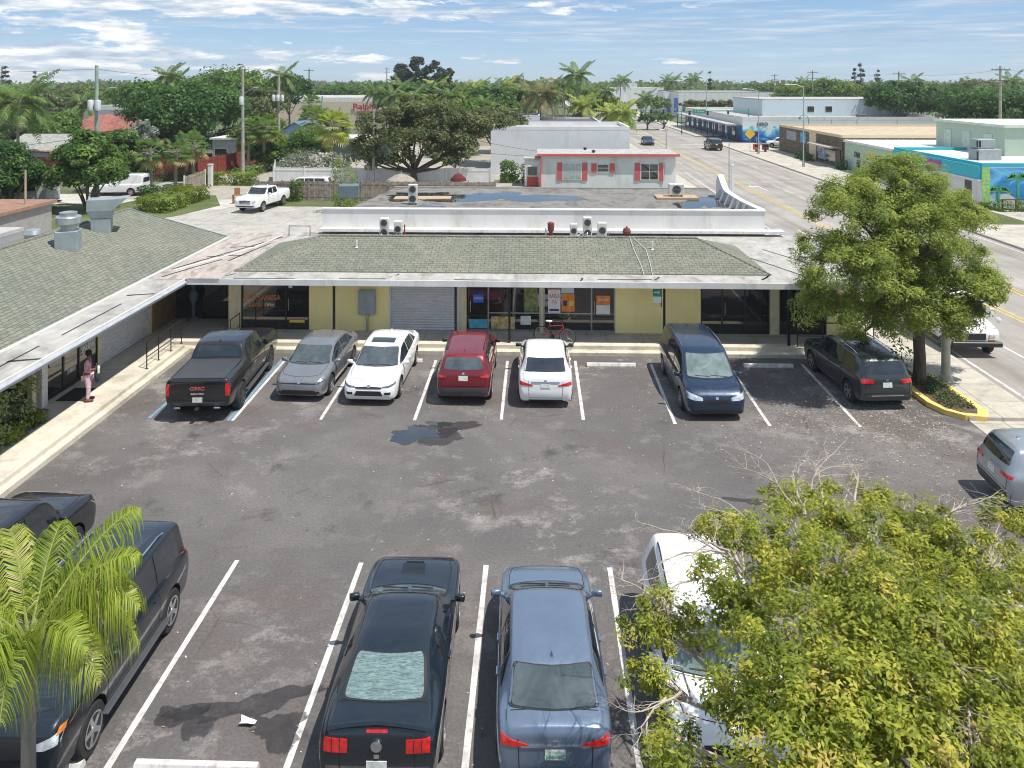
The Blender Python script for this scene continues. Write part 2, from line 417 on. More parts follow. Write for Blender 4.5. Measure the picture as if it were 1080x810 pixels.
def car(shape, name, label, cat, loc, rz, pnt, over=None, glassm='glass', wsm=None, rwm=None, rim='five', front=None, rear=None, rails=False, sunroof=False,
        lean=True, antenna=True, details=True, mirror_m=None, group=None):
    S = dict(SH[shape]); S.update(over or {})
    L, Wd = S['L'], S['W']
    root = thing(name, label, cat, loc, rz, group)
    fz = {k: pchip(S[k]) for k in ('zt', 'zs', 'zb', 'wk', 'wt')}
    ss = sorted(set([0, .002, .005, .009, .014, .02, .03, .045] + [round(i / 64, 5) for i in range(3, 62)] + [.955, .962, .97, .977, .983, .988, .992, .996, .9985, 1] + [k[0] for k in S['zt']]))
    V = []; nr = None
    for s in ss:
        w = Wd / 2 * fz['wk'](s); zb, zs_, zt = fz['zb'](s), fz['zs'](s), fz['zt'](s); wt = Wd / 2 * fz['wk'](s) * fz['wt'](s)
        zt = max(zt, zs_ + .03); k = min(1, (zt - zs_) / .14)
        gh = min(1, max(0, (zt - zs_ - .12) / .3))   # how much greenhouse
        wb = w * (.93 - .0 * gh)
        h = [(0, zb), (w * .86, zb), (w * .955, zb + .05), (w * .985, zb + .3 * (zs_ - zb)), (w, zb + .55 * (zs_ - zb)), (w * .995, zb + .80 * (zs_ - zb)), (w * .97, zs_ - .035), (wb, zs_ + .005)]
        bx = .6 if shape in ('bigsuv', 'pickup') else 1
        t1 = (wt + .02 * gh, zt - .085 * k * bx); h.append((wb * .5 + t1[0] * .5 + .012 * gh, (zs_ + t1[1]) / 2 + .004))
        h += [t1, (wt * .975, zt - .045 * k * bx), (wt * .91, zt - .022 * k * bx), (wt * .6, zt - .006 * k), (wt * .3, zt - .001), (0, zt)]
        ring = [(x, s, z) for x, z in h] + [(-x, s, z) for x, z in h[-2:0:-1]]
        nr = len(ring); V += [(x, (s - .5) * L, z) for x, s, z in ring]
    m = len(ss)
    F = [(i * nr + k, i * nr + (k + 1) % nr, (i + 1) * nr + (k + 1) % nr, (i + 1) * nr + k) for i in range(m - 1) for k in range(nr)]
    F += [tuple(reversed(range(nr))), tuple((m - 1) * nr + k for k in range(nr))]
    mb = MB(); mb.add(V, F)
    body = mb.build('body', [pnt, MT['well']], root)
    R = S['R']
    cut = MB()
    for a in S['ax']:
        for sx in (-1, 1):
            cut.lathe([(R + .055, sx * (Wd / 2 - .36)), (R + .055, sx * (Wd / 2 + .3))], (0, (a - .5) * L, R + .015), 32, 'x')
    cu = cut.build('cutter', [pnt, MT['well']], root); cu.data.polygons.foreach_set('material_index', [1] * len(cu.data.polygons))
    md = body.modifiers.new('b', 'BOOLEAN'); md.operation = 'DIFFERENCE'; md.object = cu; md.solver = 'EXACT'
    bpy.context.view_layer.update()
    me = bpy.data.meshes.new_from_object(body.evaluated_get(bpy.context.evaluated_depsgraph_get()))
    body.modifiers.clear(); old = body.data; body.data = me; me.name = 'body'; bpy.data.objects.remove(cu)
    me.polygons.foreach_set('use_smooth', [True] * len(me.polygons)); me.set_sharp_from_angle(angle=radians(38))
    bvh = BVHTree.FromPolygons([v.co.copy() for v in old.vertices], [tuple(p.vertices) for p in old.polygons])
    Y = lambda s: (s - .5) * L
    G = MT[glassm]; H = Wd / 2
    D = (0, 0, -1)
    # windscreen and rear window
    def arc(s, hw, bow): return [(x * hw * H, Y(s + bow * (1 - x * x)), 0) for x in [-1, -.75, -.4, 0, .4, .75, 1]]
    b, t, wb_, wt_, bow = S['ws']
    panel(bvh, arc(b + .004, wb_ + .035, bow), arc(t - .004, wt_ + .035, bow * .6), D, 'windscreen_seal', MT['trim'], root, .005, rnd=(.04, .10))
    panel(bvh, arc(b, wb_, bow), arc(t, wt_, bow * .6), D, 'windscreen', MT[wsm] if wsm else G, root, rnd=(.04, .12))
    b, t, wb_, wt_, bow = S['rw']
    if shape in ('pickup', 'cargo') or S.get('hatch', shape in ('suv', 'bigsuv', 'van')):
        z0, z1 = (fz['zs'](.03) + .12, fz['zt'](.09) - .08) if shape != 'pickup' else (1.47, 1.80)
        if shape == 'cargo': z0, z1 = 1.25, 1.7
        if shape == 'pickup':
            o = [(x * .70 * H, Y(.33), z0) for x in (-1, 0, 1)]; o2 = [(x * .64 * H, Y(.33), z1) for x in (-1, 0, 1)]
        else:
            o = [(x * .72 * H, 0, z0 + .03 * x * x) for x in (-1, -.5, 0, .5, 1)]; o2 = [(x * .62 * H, 0, z1) for x in (-1, -.5, 0, .5, 1)]
        panel(bvh, o, o2, (0, 1, 0), 'rear_window', MT[rwm] if rwm else G, root, rnd=(.05, .15))
    else:
        panel(bvh, arc(b - .006, wb_ + .05, bow), arc(t + .006, wt_ + .05, bow), D, 'rear_window_seal', MT['trim'], root, .005, rnd=(.06, .16))
        panel(bvh, arc(b, wb_, bow), arc(t, wt_, bow), D, 'rear_window', MT[rwm] if rwm else G, root, rnd=(.07, .2))
    # side windows
    for sx in (-1, 1):
        for (bf, brr, tf, trr) in S['side']:
            bot = [(sx * H, Y(brr + (bf - brr) * i / 6), fz['zs'](brr + (bf - brr) * i / 6) + .045) for i in range(7)]
            top = [(sx * H, Y(trr + (tf - trr) * i / 6), max(fz['zt'](trr + (tf - trr) * i / 6) - .105, fz['zs'](tf) + .09)) for i in range(7)]
            panel(bvh, bot, top, (-sx, 0, 0), 'side_window', G, root, n=10, rnd=(.03, .12))
        if details:
            for s in S['doors']:
                z0 = fz['zb'](s) + .1; z1 = fz['zs'](s) + .02
                panel(bvh, [(sx * H, Y(s), z0), (sx * H, Y(s), z1)], [(sx * H, Y(s) + .012, z0), (sx * H, Y(s) + .012, z1)], (-sx, 0, 0), 'door_gap', MT['seam'], root, .003, 1, 8, .004)
            for s in S['doors'][1:3]:
                z = fz['zs'](s) - .13; q = [(sx * H, Y(s) + .05, z), (sx * H, Y(s) + .23, z)]; q2 = [(sx * H, Y(s) + .05, z + .03), (sx * H, Y(s) + .23, z + .03)]
                panel(bvh, q, q2, (-sx, 0, 0), 'door_handle', pnt, root, .03, 1, 3, .03)
            # sill
            q = [(sx * H, Y(S['ax'][0]) + R + .06, fz['zb'](.5) + .02), (sx * H, Y(S['ax'][1]) - R - .06, fz['zb'](.5) + .02)]
            panel(bvh, q, [(p[0], p[1], p[2] + (.14 if S.get('clad') else .07)) for p in q], (-sx, 0, 0), 'sill', MT['clad'] if S.get('clad') else MT['trim'], root, .008, 2, 6, .01)
    if details:
        sh = S['hood']
        # bonnet gap
        for s0, hw in ((sh + .035, .80), (.952, .72)):
            A = [(x * hw * H, Y(s0 - .03 * x * x), 0) for x in (-1, -.6, -.2, .2, .6, 1)]
            panel(bvh, A, [(p[0], p[1] + .012, 0) for p in A], D, 'bonnet_gap', MT['seam'], root, .003, 1, 14, .004)
        for sx in (-1, 1):
            A = [(sx * .80 * H, Y(sh + .01), 0), (sx * .80 * H, Y(.85), 0), (sx * .72 * H, Y(.925), 0)]
            panel(bvh, A, [(p[0] + .012, p[1], 0) for p in A], D, 'bonnet_gap', MT['seam'], root, .003, 1, 12, .004)
        if S['trunk']:
            s0 = S['trunk'] - .03
            A = [(x * .74 * H, Y(s0), 0) for x in (-1, -.5, 0, .5, 1)]
            panel(bvh, A, [(p[0], p[1] + .012, 0) for p in A], D, 'boot_gap', MT['seam'], root, .003, 1, 14, .004)
        # wipers
        wz = S['ws'][0]
        for x0, x1 in ((-.55, -.02), (.05, .5)):
            A = [(x0 * H, Y(wz + .012), 0), (x1 * H, Y(wz + .002), 0)]
            panel(bvh, A, [(p[0], p[1] + .02, 0) for p in A], D, 'wiper', MT['trim'], root, .02, 1, 6, .015)
    # front: lamps, grille, intake, plate
    fr = dict(lamp='lamp', grille=(.46, .56, .66), intake=(.7, .28, .40), lampz=(.60, .70), lampx=(.50, .93), plate=False, chrome=False)
    if shape in ('suv', 'van'): fr.update(grille=(.46, .62, .84), lampz=(.74, .86), intake=(.72, .36, .52))
    if shape == 'van': fr.update(lampz=(.66, .80), grille=(.42, .56, .72), intake=(.6, .26, .42))
    if shape in ('bigsuv',): fr.update(grille=(.55, .70, .98), lampz=(.84, 1.0), lampx=(.60, .95), intake=(.7, .42, .58))
    if shape == 'pickup': fr.update(grille=(.62, .72, 1.08), lampz=(.86, 1.08), lampx=(.68, .97), intake=(.7, .5, .62), chrome=True)
    fr.update(front or {})
    Bk = (0, -1, 0)
    for sx in (-1, 1):
        x0, x1 = fr['lampx']; z0, z1 = fr['lampz']
        A = [(sx * x0 * H, 0, z0 - .01), (sx * (x0 + x1) / 2 * H, 0, z0), (sx * x1 * H, 0, z0 + .05)]
        B = [(sx * x0 * H, 0, (z0 + z1) / 2 - .01), (sx * (x0 + x1) / 2 * H, 0, z1 - .02), (sx * x1 * H, 0, z1 + .04)]
        panel(bvh, A, B, Bk, 'headlight', MT[fr['lamp']], root, .008, 4, 12, .015)
        if fr.get('fog', True):
            A = [(sx * .58 * H, 0, fr['intake'][1] + .04), (sx * .80 * H, 0, fr['intake'][1] + .05)]
            panel(bvh, A, [(p[0], 0, p[2] + .08) for p in A], Bk, 'fog_lamp_recess', MT['trim'], root, .007, 2, 5, .012)
    gw, g0, g1 = fr['grille']
    A = [(x * gw * H * .92, 0, g0) for x in (-1, -.5, 0, .5, 1)]; B = [(x * gw * H, 0, g1 - .02 * abs(x)) for x in (-1, -.5, 0, .5, 1)]
    gr = panel(bvh, A, B, Bk, 'grille', MT['trim'], root, .009, 4, 14, .015)
    if fr['chrome']:
        for z in (g0 + .04, (g0 + g1) / 2, g1 - .04):
            A = [(x * gw * H, 0, z) for x in (-1, 0, 1)]
            panel(bvh, A, [(p[0], 0, z + .03) for p in A], Bk, 'grille_bar', MT['chrome'], root, .02, 1, 10, .02)
    iw, i0, i1 = fr['intake']
    A = [(x * iw * H, 0, i0) for x in (-1, -.5, 0, .5, 1)]; B = [(x * iw * H * .85, 0, i1) for x in (-1, -.5, 0, .5, 1)]
    panel(bvh, A, B, Bk, 'lower_intake', MT['trim'], root, .007, 3, 12, .012)
    # badge
    A = [(-.045, 0, g1 - .03), (.045, 0, g1 - .03)]
    panel(bvh, A, [(p[0], 0, p[2] + .07) for p in A], Bk, 'badge', MT['chrome'], root, .014, 2, 3, .014)
    # rear
    re = dict(lampx=(.55, .96), lampz=(.80, .95), plate=(.80, .0), bumper=(.72, .3, .42), bump_m='trim', lampm='red')
    if shape in ('suv',): re.update(lampx=(.56, .98), lampz=(1.0, 1.10), plate=(.86, 0), bumper=(.84, .34, .64), bump_m='clad')
    if shape == 'van': re.update(lampx=(.72, .98), lampz=(.9, 1.2))
    if shape == 'bigsuv': re.update(lampx=(.74, .93), lampz=(.95, 1.2), plate=(.9, 0), bumper=(.8, .42, .66), bump_m='clad')
    if shape == 'pickup': re.update(lampx=(.84, .985), lampz=(.86, 1.26), plate=(.66, 0), bumper=(.9, .56, .7), bump_m='clad')
    re.update(rear or {})
    if details:
        zb0 = re['bumper'][2] + .06; zt0 = fz['zs'](.02) - .02; xx = .60 if shape in ('sedan', 'coupe') else .78
        if shape != 'pickup':
            for sx in (-1, 1): panel(bvh, [(sx * xx * H, 0, zb0), (sx * xx * H + .012, 0, zb0)], [(sx * (xx + .02) * H, 0, zt0), (sx * (xx + .02) * H + .012, 0, zt0)], (0, 1, 0), 'boot_gap', MT['seam'], root, .004, 5, 1, .004)
            panel(bvh, [(-xx * H, 0, zb0), (xx * H, 0, zb0)], [(-xx * H, 0, zb0 + .012), (xx * H, 0, zb0 + .012)], (0, 1, 0), 'boot_gap', MT['seam'], root, .004, 1, 14, .004)
    Fw = (0, 1, 0)
    for sx in (-1, 1):
        x0, x1 = re['lampx']; z0, z1 = re['lampz']
        A = [(sx * x0 * H, 0, z0 + .01), (sx * x1 * H, 0, z0 + .02)]; B = [(sx * x0 * H, 0, z1 - .02), (sx * x1 * H, 0, z1)]
        if re.get('slim'): A = [(sx * x0 * H, 0, z0), (sx * (x0 * .4 + x1 * .6) * H, 0, z0 + .02), (sx * x1 * H, 0, z0 + .03)]; B = [(sx * x0 * H, 0, z0 + .035), (sx * (x0 * .4 + x1 * .6) * H, 0, z1), (sx * x1 * H, 0, z1 + .05)]
        panel(bvh, A, B, Fw, 'taillight', MT[re['lampm']], root, .016, 3, 10, .02)
    bw, b0, b1 = re['bumper']
    A = [(x * bw * H, 0, b0) for x in (-1, -.5, 0, .5, 1)]; B = [(x * bw * H * 1.05, 0, b1) for x in (-1, -.5, 0, .5, 1)]
    panel(bvh, A, B, Fw, 'lower_bumper', MT[re['bump_m']], root, .012, 3, 14, .018)
    pz = re['plate'][0]
    A = [(-.155, 0, pz), (.155, 0, pz)]
    panel(bvh, A, [(p[0], 0, pz + .155) for p in A], Fw, 'licence_plate', MT['plate'], root, .012, 1, 2, .012)
    A = [(-.04, 0, pz + .2), (.04, 0, pz + .2)]
    if shape != 'pickup': panel(bvh, A, [(p[0], 0, p[2] + .06) for p in A], Fw, 'badge', MT['chrome'], root, .014, 2, 3, .014)
    # mirrors
    sm = S['side'][0][0] - .015
    for sx in (-1, 1):
        mm = MB(); z = fz['zs'](sm) + .09
        mm.box((sx * (H + .065), Y(sm) - .02, z - .01), (.19, .10, .125 if L < 5.5 else .20), sx * -.22, .022)
        mm.extr([(sx * H * .90, Y(sm) + .04, z - .09), (sx * H * .90, Y(sm) - .05, z - .09), (sx * (H + .03), Y(sm) - .04, z - .05), (sx * (H + .03), Y(sm) + .02, z - .05)], (0, 0, .045))
        mm.build('side_mirror', MT[mirror_m] if mirror_m else pnt, root, smooth=50)
    # wheels
    for a in S['ax']:
        for sx in (-1, 1):
            wheel(root, sx * (H - .125), Y(a), R, rim, sx)
    if rails:
        for sx in (-1, 1):
            pts = []
            for i in range(9):
                s = .17 + (.60 - .17) * i / 8; x = sx * H * fz['wt'](s) * .93; z = fz['zt'](s) - .02 + (.045 if 0 < i < 8 else 0)
                pts.append((x, Y(s), z))
            MB().tube(pts, .017, 6).build('roof_rail', MT['chrome'] if rails == 'chrome' else MT['trim'], root, smooth=50)
    if sunroof:
        s0, s1 = sunroof if isinstance(sunroof, tuple) else (.42, .55)
        A = [(x * .46 * H, Y(s0), 0) for x in (-1, 0, 1)]
        panel(bvh, A, [(p[0], Y(s1), 0) for p in A], D, 'sunroof', MT['glass'], root, .004, 5, 8, .006)
    if antenna:
        s = S['rw'][1] + .03 if shape not in ('suv', 'bigsuv', 'van') else .15
        z = fz['zt'](s)
        MB().add([(-.02, Y(s) - .07, z - .01), (.02, Y(s) - .07, z - .01), (0, Y(s) + .09, z - .01), (0, Y(s) - .06, z + .075)], [(0, 1, 2), (0, 1, 3), (1, 2, 3), (2, 0, 3)]).build('antenna_fin', pnt, root)
    root['_'] = 0; del root['_']
    return root, dict(bvh=bvh, Y=Y, fz=fz, H=H, L=L, S=S)
# ------------------------------------------------------------------ sky, sun, camera
def environment(exposure=0.25):
    w = bpy.data.worlds.new('World'); scene.world = w; w.use_nodes = True
    nt = w.node_tree; bg = nt.nodes['Background']
    sky = N(nt, 'ShaderNodeTexSky'); sky.sky_type = 'NISHITA'; sky.sun_disc = False
    sky.sun_elevation = radians(65); sky.sun_rotation = atan2(.42, -.2)
    sky.air_density = 1.0; sky.dust_density = .6; sky.ozone_density = 2.0
    tc = nt.nodes.new('ShaderNodeTexCoord')
    sep = nt.nodes.new('ShaderNodeSeparateXYZ'); nt.links.new(tc.outputs['Generated'], sep.inputs[0])
    def math_(op, a, b=None, c=None):
        n = nt.nodes.new('ShaderNodeMath'); n.operation = op
        for i, v in enumerate((a, b, c)):
            if v is None: continue
            if isinstance(v, (int, float)): n.inputs[i].default_value = v
            else: nt.links.new(v, n.inputs[i])
        return n.outputs[0]
    z = math_('MAXIMUM', sep.outputs[2], 0.0)
    # clouds live on a plane high above: direction / (z + c)
    zz = math_('ADD', z, .022)
    px = math_('DIVIDE', sep.outputs[0], zz); py = math_('DIVIDE', sep.outputs[1], zz)
    cb = nt.nodes.new('ShaderNodeCombineXYZ'); nt.links.new(px, cb.inputs[0]); nt.links.new(py, cb.inputs[1])
    def mapped(scale, off=(0, 0, 0)):
        mp = nt.nodes.new('ShaderNodeMapping'); mp.inputs['Scale'].default_value = scale; mp.inputs['Location'].default_value = off
        nt.links.new(cb.outputs[0], mp.inputs[0]); return mp.outputs[0]
    # streaks and heaps laid out by direction, so they keep to the sky
    def dirmap(scale, off=(0, 0, 0)):
        mp = nt.nodes.new('ShaderNodeMapping'); mp.inputs['Scale'].default_value = scale; mp.inputs['Location'].default_value = off
        nt.links.new(tc.outputs['Generated'], mp.inputs[0]); return mp.outputs[0]
    f1 = noise(nt, dirmap((2.2, 2.2, 34), (.3, .1, .7)), 1.6, 7, .62, .35)
    f1b = noise(nt, dirmap((5, 5, 95), (1, 4, 2)), 1.8, 6, .66, .3)
    gx_ = math_('MULTIPLY_ADD', sep.outputs[0], .10, .0)
    sf = math_('ADD', math_('ADD', math_('MULTIPLY', f1, .62), math_('MULTIPLY', f1b, .38)), gx_)
    streak = ramp(nt, sf, [(.42, (0, 0, 0)), (.52, (.42,) * 3), (.68, (.9,) * 3)])
    low = ramp(nt, z, [(0, (.35,) * 3), (.018, (.35,) * 3), (.04, (.85,) * 3), (.1, (1,) * 3)])
    m1 = math_('MULTIPLY', streak.outputs[0], low.outputs[0])
    f2 = noise(nt, dirmap((7, 7, 30), (.2, 0, 1.1)), 1.5, 7, .62, .25)
    hb = ramp(nt, z, [(0.0, (.35,) * 3), (.012, (.75,) * 3), (.03, (.8,) * 3), (.045, (.25,) * 3), (.075, (.3,) * 3), (.088, (.95,) * 3), (.12, (.7,) * 3), (.2, (.2,) * 3)])
    lx = math_('MULTIPLY_ADD', sep.outputs[0], -.42, -.115)
    lx = math_('MINIMUM', lx, .10)
    heapf = math_('ADD', math_('ADD', f2, lx), math_('MULTIPLY', math_('SUBTRACT', hb.outputs[0], .6), .24))
    heap = ramp(nt, heapf, [(.50, (0, 0, 0)), (.55, (.8,) * 3), (.64, (1,) * 3)])
    shade = noise(nt, dirmap((9, 9, 60), (0, 0, 2.3)), 2.0, 6, .6)
    hcol = ramp(nt, shade, [(.34, (2.73, 3.46, 4.41)), (.48, (4.30, 4.72, 5.25)), (.60, (6.51, 6.51, 6.40))])
    scol = ramp(nt, f1b, [(.35, (2.00, 2.73, 3.78)), (.5, (3.04, 3.68, 4.52)), (.66, (4.83, 5.14, 5.46))])
    base = ramp(nt, z, [(0.0, (2.93, 4.19, 5.27)), (.02, (2.22, 3.58, 5.02)), (.06, (1.60, 2.87, 4.67)), (.10, (1.28, 2.46, 4.35)), (.25, (1.8, 2.6, 3.9)), (1, (1.6, 2.2, 3.2))])
    skyc = mixc(nt, .75, sky.outputs[0], base.outputs[0])
    c = mixc(nt, m1, skyc, scol.outputs[0])
    c = mixc(nt, heap.outputs[0], c, hcol.outputs[0])
    nt.links.new(c, bg.inputs['Color']); bg.inputs['Strength'].default_value = .135
    sun = bpy.data.lights.new('sun', 'SUN'); sun.energy = 4.4; sun.angle = radians(.55); sun.color = (1, .955, .88)
    so = bpy.data.objects.new('sun', sun); COL.objects.link(so)
    so.rotation_euler = Vector((.42, -.2, 1)).to_track_quat('Z', 'Y').to_euler(); so.location = (20, -10, 60)
    scene.view_settings.view_transform = 'Standard'; scene.view_settings.look = 'None'
    scene.view_settings.exposure = exposure; scene.view_settings.gamma = 1; scene.view_settings.use_curve_mapping = False
    cam = bpy.data.cameras.new('camera'); co = bpy.data.objects.new('camera', cam); COL.objects.link(co)
    cam.lens = FPX / 1080 * 36; cam.sensor_width = 36; cam.clip_end = 6000; cam.clip_start = .1
    co.location = (CX, CY, CH); co.rotation_euler = (pi / 2, 0, YAW); cam.shift_y = -(405 - HOR) / 1080
    scene.camera = co
    scene.cycles.filter_width = 1.1
    scene.cycles.max_bounces = 6; scene.cycles.transparent_max_bounces = 8
    scene.cycles.use_denoising = True
# ------------------------------------------------------------------ vegetation
def leafmat(name, dark, mid, light, trans=.35, rough=.55, dead=None):
    m = bpy.data.materials.new(name); m.use_nodes = True; nt = m.node_tree; b = nt.nodes['Principled BSDF']
    at = nt.nodes.new('ShaderNodeAttribute'); at.attribute_name = 'tint'
    st = [(0, dark), (.45, mid), (.85, light)]
    if dead: st = [(0, dark), (.45, mid), (.82, light), (.93, dead)]
    r = ramp(nt, at.outputs['Fac'], st)
    nt.links.new(r.outputs[0], b.inputs['Base Color']); b.inputs['Roughness'].default_value = rough
    b.inputs['Specular IOR Level'].default_value = .3
    tr = nt.nodes.new('ShaderNodeBsdfTranslucent'); mx = nt.nodes.new('ShaderNodeMixShader'); mx.inputs[0].default_value = trans
    br = mixc(nt, .5, r.outputs[0], tuple(min(1, c * 1.7) for c in light)); nt.links.new(br, tr.inputs['Color'])
    nt.links.new(b.outputs[0], mx.inputs[1]); nt.links.new(tr.outputs[0], mx.inputs[2])
    nt.links.new(mx.outputs[0], nt.nodes['Material Output'].inputs['Surface'])
    return m
def bark(name, a, b_, scale=6):
    if name in _MC: return _MC[name]
    m, nt, b = _nt(name); co = coords(nt, scale=(1, 1, .25))
    f = noise(nt, co, scale, 6, .7, .6); r = ramp(nt, f, [(.3, a), (.7, b_)]); nt.links.new(r.outputs[0], b.inputs['Base Color'])
    b.inputs['Roughness'].default_value = .95; bump(nt, b, f, .9, .05); _MC[name] = m; return m
def leaves(P, Nrm, size, aspect=.5, rng=RNG, fold=True):
    """P (n,3) centres, Nrm (n,3) face normals -> leaf-shaped quads"""
    n = len(P); Nrm = Nrm / (np.linalg.norm(Nrm, axis=1, keepdims=True) + 1e-9)
    r = rng.normal(size=(n, 3)); t = np.cross(Nrm, r); t /= (np.linalg.norm(t, axis=1, keepdims=True) + 1e-9)
    b = np.cross(Nrm, t)
    s = (size * rng.uniform(.65, 1.3, size=(n, 1)))
    V = np.stack([P - t * s, P + b * s * aspect + Nrm * s * .12, P + t * s, P - b * s * aspect + Nrm * s * .12], axis=1).reshape(-1, 3)
    F = np.arange(4 * n).reshape(n, 4)
    return V, F
def crown_points(blobs, nclump, per, cr, rng, flat=.75, core=.25, up=.35):
    """clumps on the blobs' skins, leaves in the clumps"""
    w = np.array([b[3] ** 2 for b in blobs]); w = w / w.sum()
    idx = rng.choice(len(blobs), size=nclump, p=w)
    d = rng.normal(size=(nclump, 3)); d /= np.linalg.norm(d, axis=1, keepdims=True)
    d[:, 2] = np.where(d[:, 2] < -.35, -d[:, 2], d[:, 2])
    B = np.array([(b[0], b[1], b[2]) for b in blobs]); R = np.array([b[3] for b in blobs]); Z = np.array([b[4] if len(b) > 4 else flat for b in blobs])
    rad = R[idx] * (1 - core * rng.random(nclump) ** 1.5) * rng.uniform(.9, 1.08, nclump)
    C = B[idx] + d * rad[:, None] * np.stack([np.ones(nclump), np.ones(nclump), Z[idx]], 1)
    tint = np.clip(rng.normal(.45, .17, nclump), .05, .95)
    size = cr * rng.uniform(.55, 1.35, nclump)
    q = rng.normal(size=(nclump, per, 3)); q /= np.linalg.norm(q, axis=2, keepdims=True)
    q = q * (rng.random((nclump, per, 1)) ** (1 / 2.2))
    P = C[:, None, :] + q * size[:, None, None] * np.array([1, 1, .72])
    Nn = q * .7 + d[:, None, :] * .6 + np.array([0, 0, up]) + rng.normal(size=q.shape) * .55
    T = np.clip(tint[:, None] + rng.normal(0, .14, (nclump, per)), 0, 1)
    return P.reshape(-1, 3), Nn.reshape(-1, 3), T.reshape(-1), C, idx
def limbs(mb, base, fork, blobs, r0, rng, nsub=0, C=None, top=.3, forkr=.75):
    z0 = Vector(base); f = Vector(fork)
    k = 6; pts = []; rs = []
    for i in range(k + 1):
        t = i / k; p = z0.lerp(f, t) + Vector((rng.normal() * .04, rng.normal() * .04, 0)) * r0 * 3 * sin(pi * t)
        pts.append(p); rs.append(r0 * (1.35 if i == 0 else 1) * (1 - (1 - forkr) * t))
    mb.tube(pts, rs, 10)
    for b in blobs:
        c = Vector(b[:3]); mid = f.lerp(c, .5) + Vector((rng.normal() * .15, rng.normal() * .15, -.1 * (c - f).length * .5))
        rr = r0 * forkr * .62
        q = [f, f.lerp(mid, .5) + Vector((rng.normal(), rng.normal(), 0)) * .06, mid, mid.lerp(c, .6), c]
        mb.tube(q, [rr, rr * .8, rr * .6, rr * .42, rr * .2], 7)
    if C is not None and nsub:
        B = [Vector(b[:3]) for b in blobs]
        for i in rng.choice(len(C), size=min(nsub, len(C)), replace=False):
            c = Vector(C[i]); bb = min(B, key=lambda v: (v - c).length)
            s = bb.lerp(f, .25)
            m = s.lerp(c, .5) + Vector(rng.normal(size=3)) * .08
            mb.tube([s, m, c], [r0 * .16, r0 * .10, r0 * .03], 5)
def tree(name, label, loc, blobs, nclump, per, cr, leaf, lm, bm_, trunk_r, fork, seed=0, cat='tree', group=None, aspect=.5, up=.35, nsub=20, flat=.75, core=.3, forkr=.75, base=(0, 0, -.1)):
    rng = np.random.default_rng(seed + 100)
    root = thing(name, label, cat, loc, 0, group)
    P, Nn, T, C, idx = crown_points(blobs, nclump, per, cr, rng, flat, core, up)
    V, F = leaves(P, Nn, leaf, aspect, rng)
    raw_mesh('crown', V, F, lm, root, T)
    mb = MB(); limbs(mb, base, fork, blobs, trunk_r, rng, nsub, C, forkr=forkr)
    mb.build('trunk', bm_, root, smooth=60)
    return root
def frond_pts(L, rise, droop, n=10):
    """rachis in the (r,z) plane"""
    pts = []
    for i in range(n + 1):
        t = i / n
        pts.append((L * (t - .12 * t * t * droop), rise * L * t * 1.0 - droop * L * t ** 2.2 * .75))
    return pts
def palm_crown(nf, L, rng, leaflets=26, ll=.5, lw=.03, droop=(.3, 1.3), rise=(-.1, 1.1), curl=.5, rach=.02, seg=1, hang=.6):
    """returns V,F,T for leaflets and a mesh builder for rachises"""
    V = []; F = []; T = []; mb = MB()
    for k in range(nf):
        a = 2 * pi * k / nf * 2.618 + rng.normal() * .15
        u = k / max(1, nf - 1)
        rs = rise[1] + (rise[0] - rise[1]) * u + rng.normal() * .06; dr = droop[0] + (droop[1] - droop[0]) * u + rng.normal() * .08
        Lk = L * rng.uniform(.85, 1.1)
        pr = frond_pts(Lk, rs, dr, 10)
        side_bend = rng.normal() * .12
        R3 = []
        for (r, z) in pr:
            aa = a + side_bend * (r / L)
            R3.append(np.array([r * cos(aa), r * sin(aa), z]))
        mb.tube([tuple(p) for p in R3], [rach * (1 - .85 * i / 10) + .002 for i in range(11)], 4)
        tn = rng.normal(.5, .12)
        for j in range(leaflets):
            t = .12 + .86 * (j + .5) / leaflets; x = t * 10; i = min(int(x), 9); p = R3[i] + (R3[i + 1] - R3[i]) * (x - i)
            d = R3[i + 1] - R3[i]; d = d / np.linalg.norm(d)
            up_ = np.array([0, 0, 1.0]); sd = np.cross(d, up_); sd /= np.linalg.norm(sd) + 1e-9; nn = np.cross(sd, d)
            prof = (sin(pi * min(1, t * .9 + .12))) ** .6
            for s in (-1, 1):
                l = ll * prof * rng.uniform(.8, 1.1)
                out = sd * s * .85 + d * .55 + nn * rng.uniform(-.05, curl)
                out /= np.linalg.norm(out)
                w = d * lw * .5
                q0 = p; last = None
                m1 = p + out * l * .5; m2 = p + out * l * .85 + np.array([0, 0, -hang * l * .30]); e = p + out * l * 1.0 + np.array([0, 0, -hang * l * .75])
                o = len(V)
                V += [q0 - w * .6, q0 + w * .6, m1 - w, m1 + w, m2 - w * .7, m2 + w * .7, e, e + w * .1]
                F += [(o, o + 1, o + 3, o + 2), (o + 2, o + 3, o + 5, o + 4), (o + 4, o + 5, o + 7, o + 6)]
                tt = np.clip(tn + rng.normal() * .15, 0, 1); T += [tt] * 3
    return np.array(V), np.array(F), np.array(T), mb
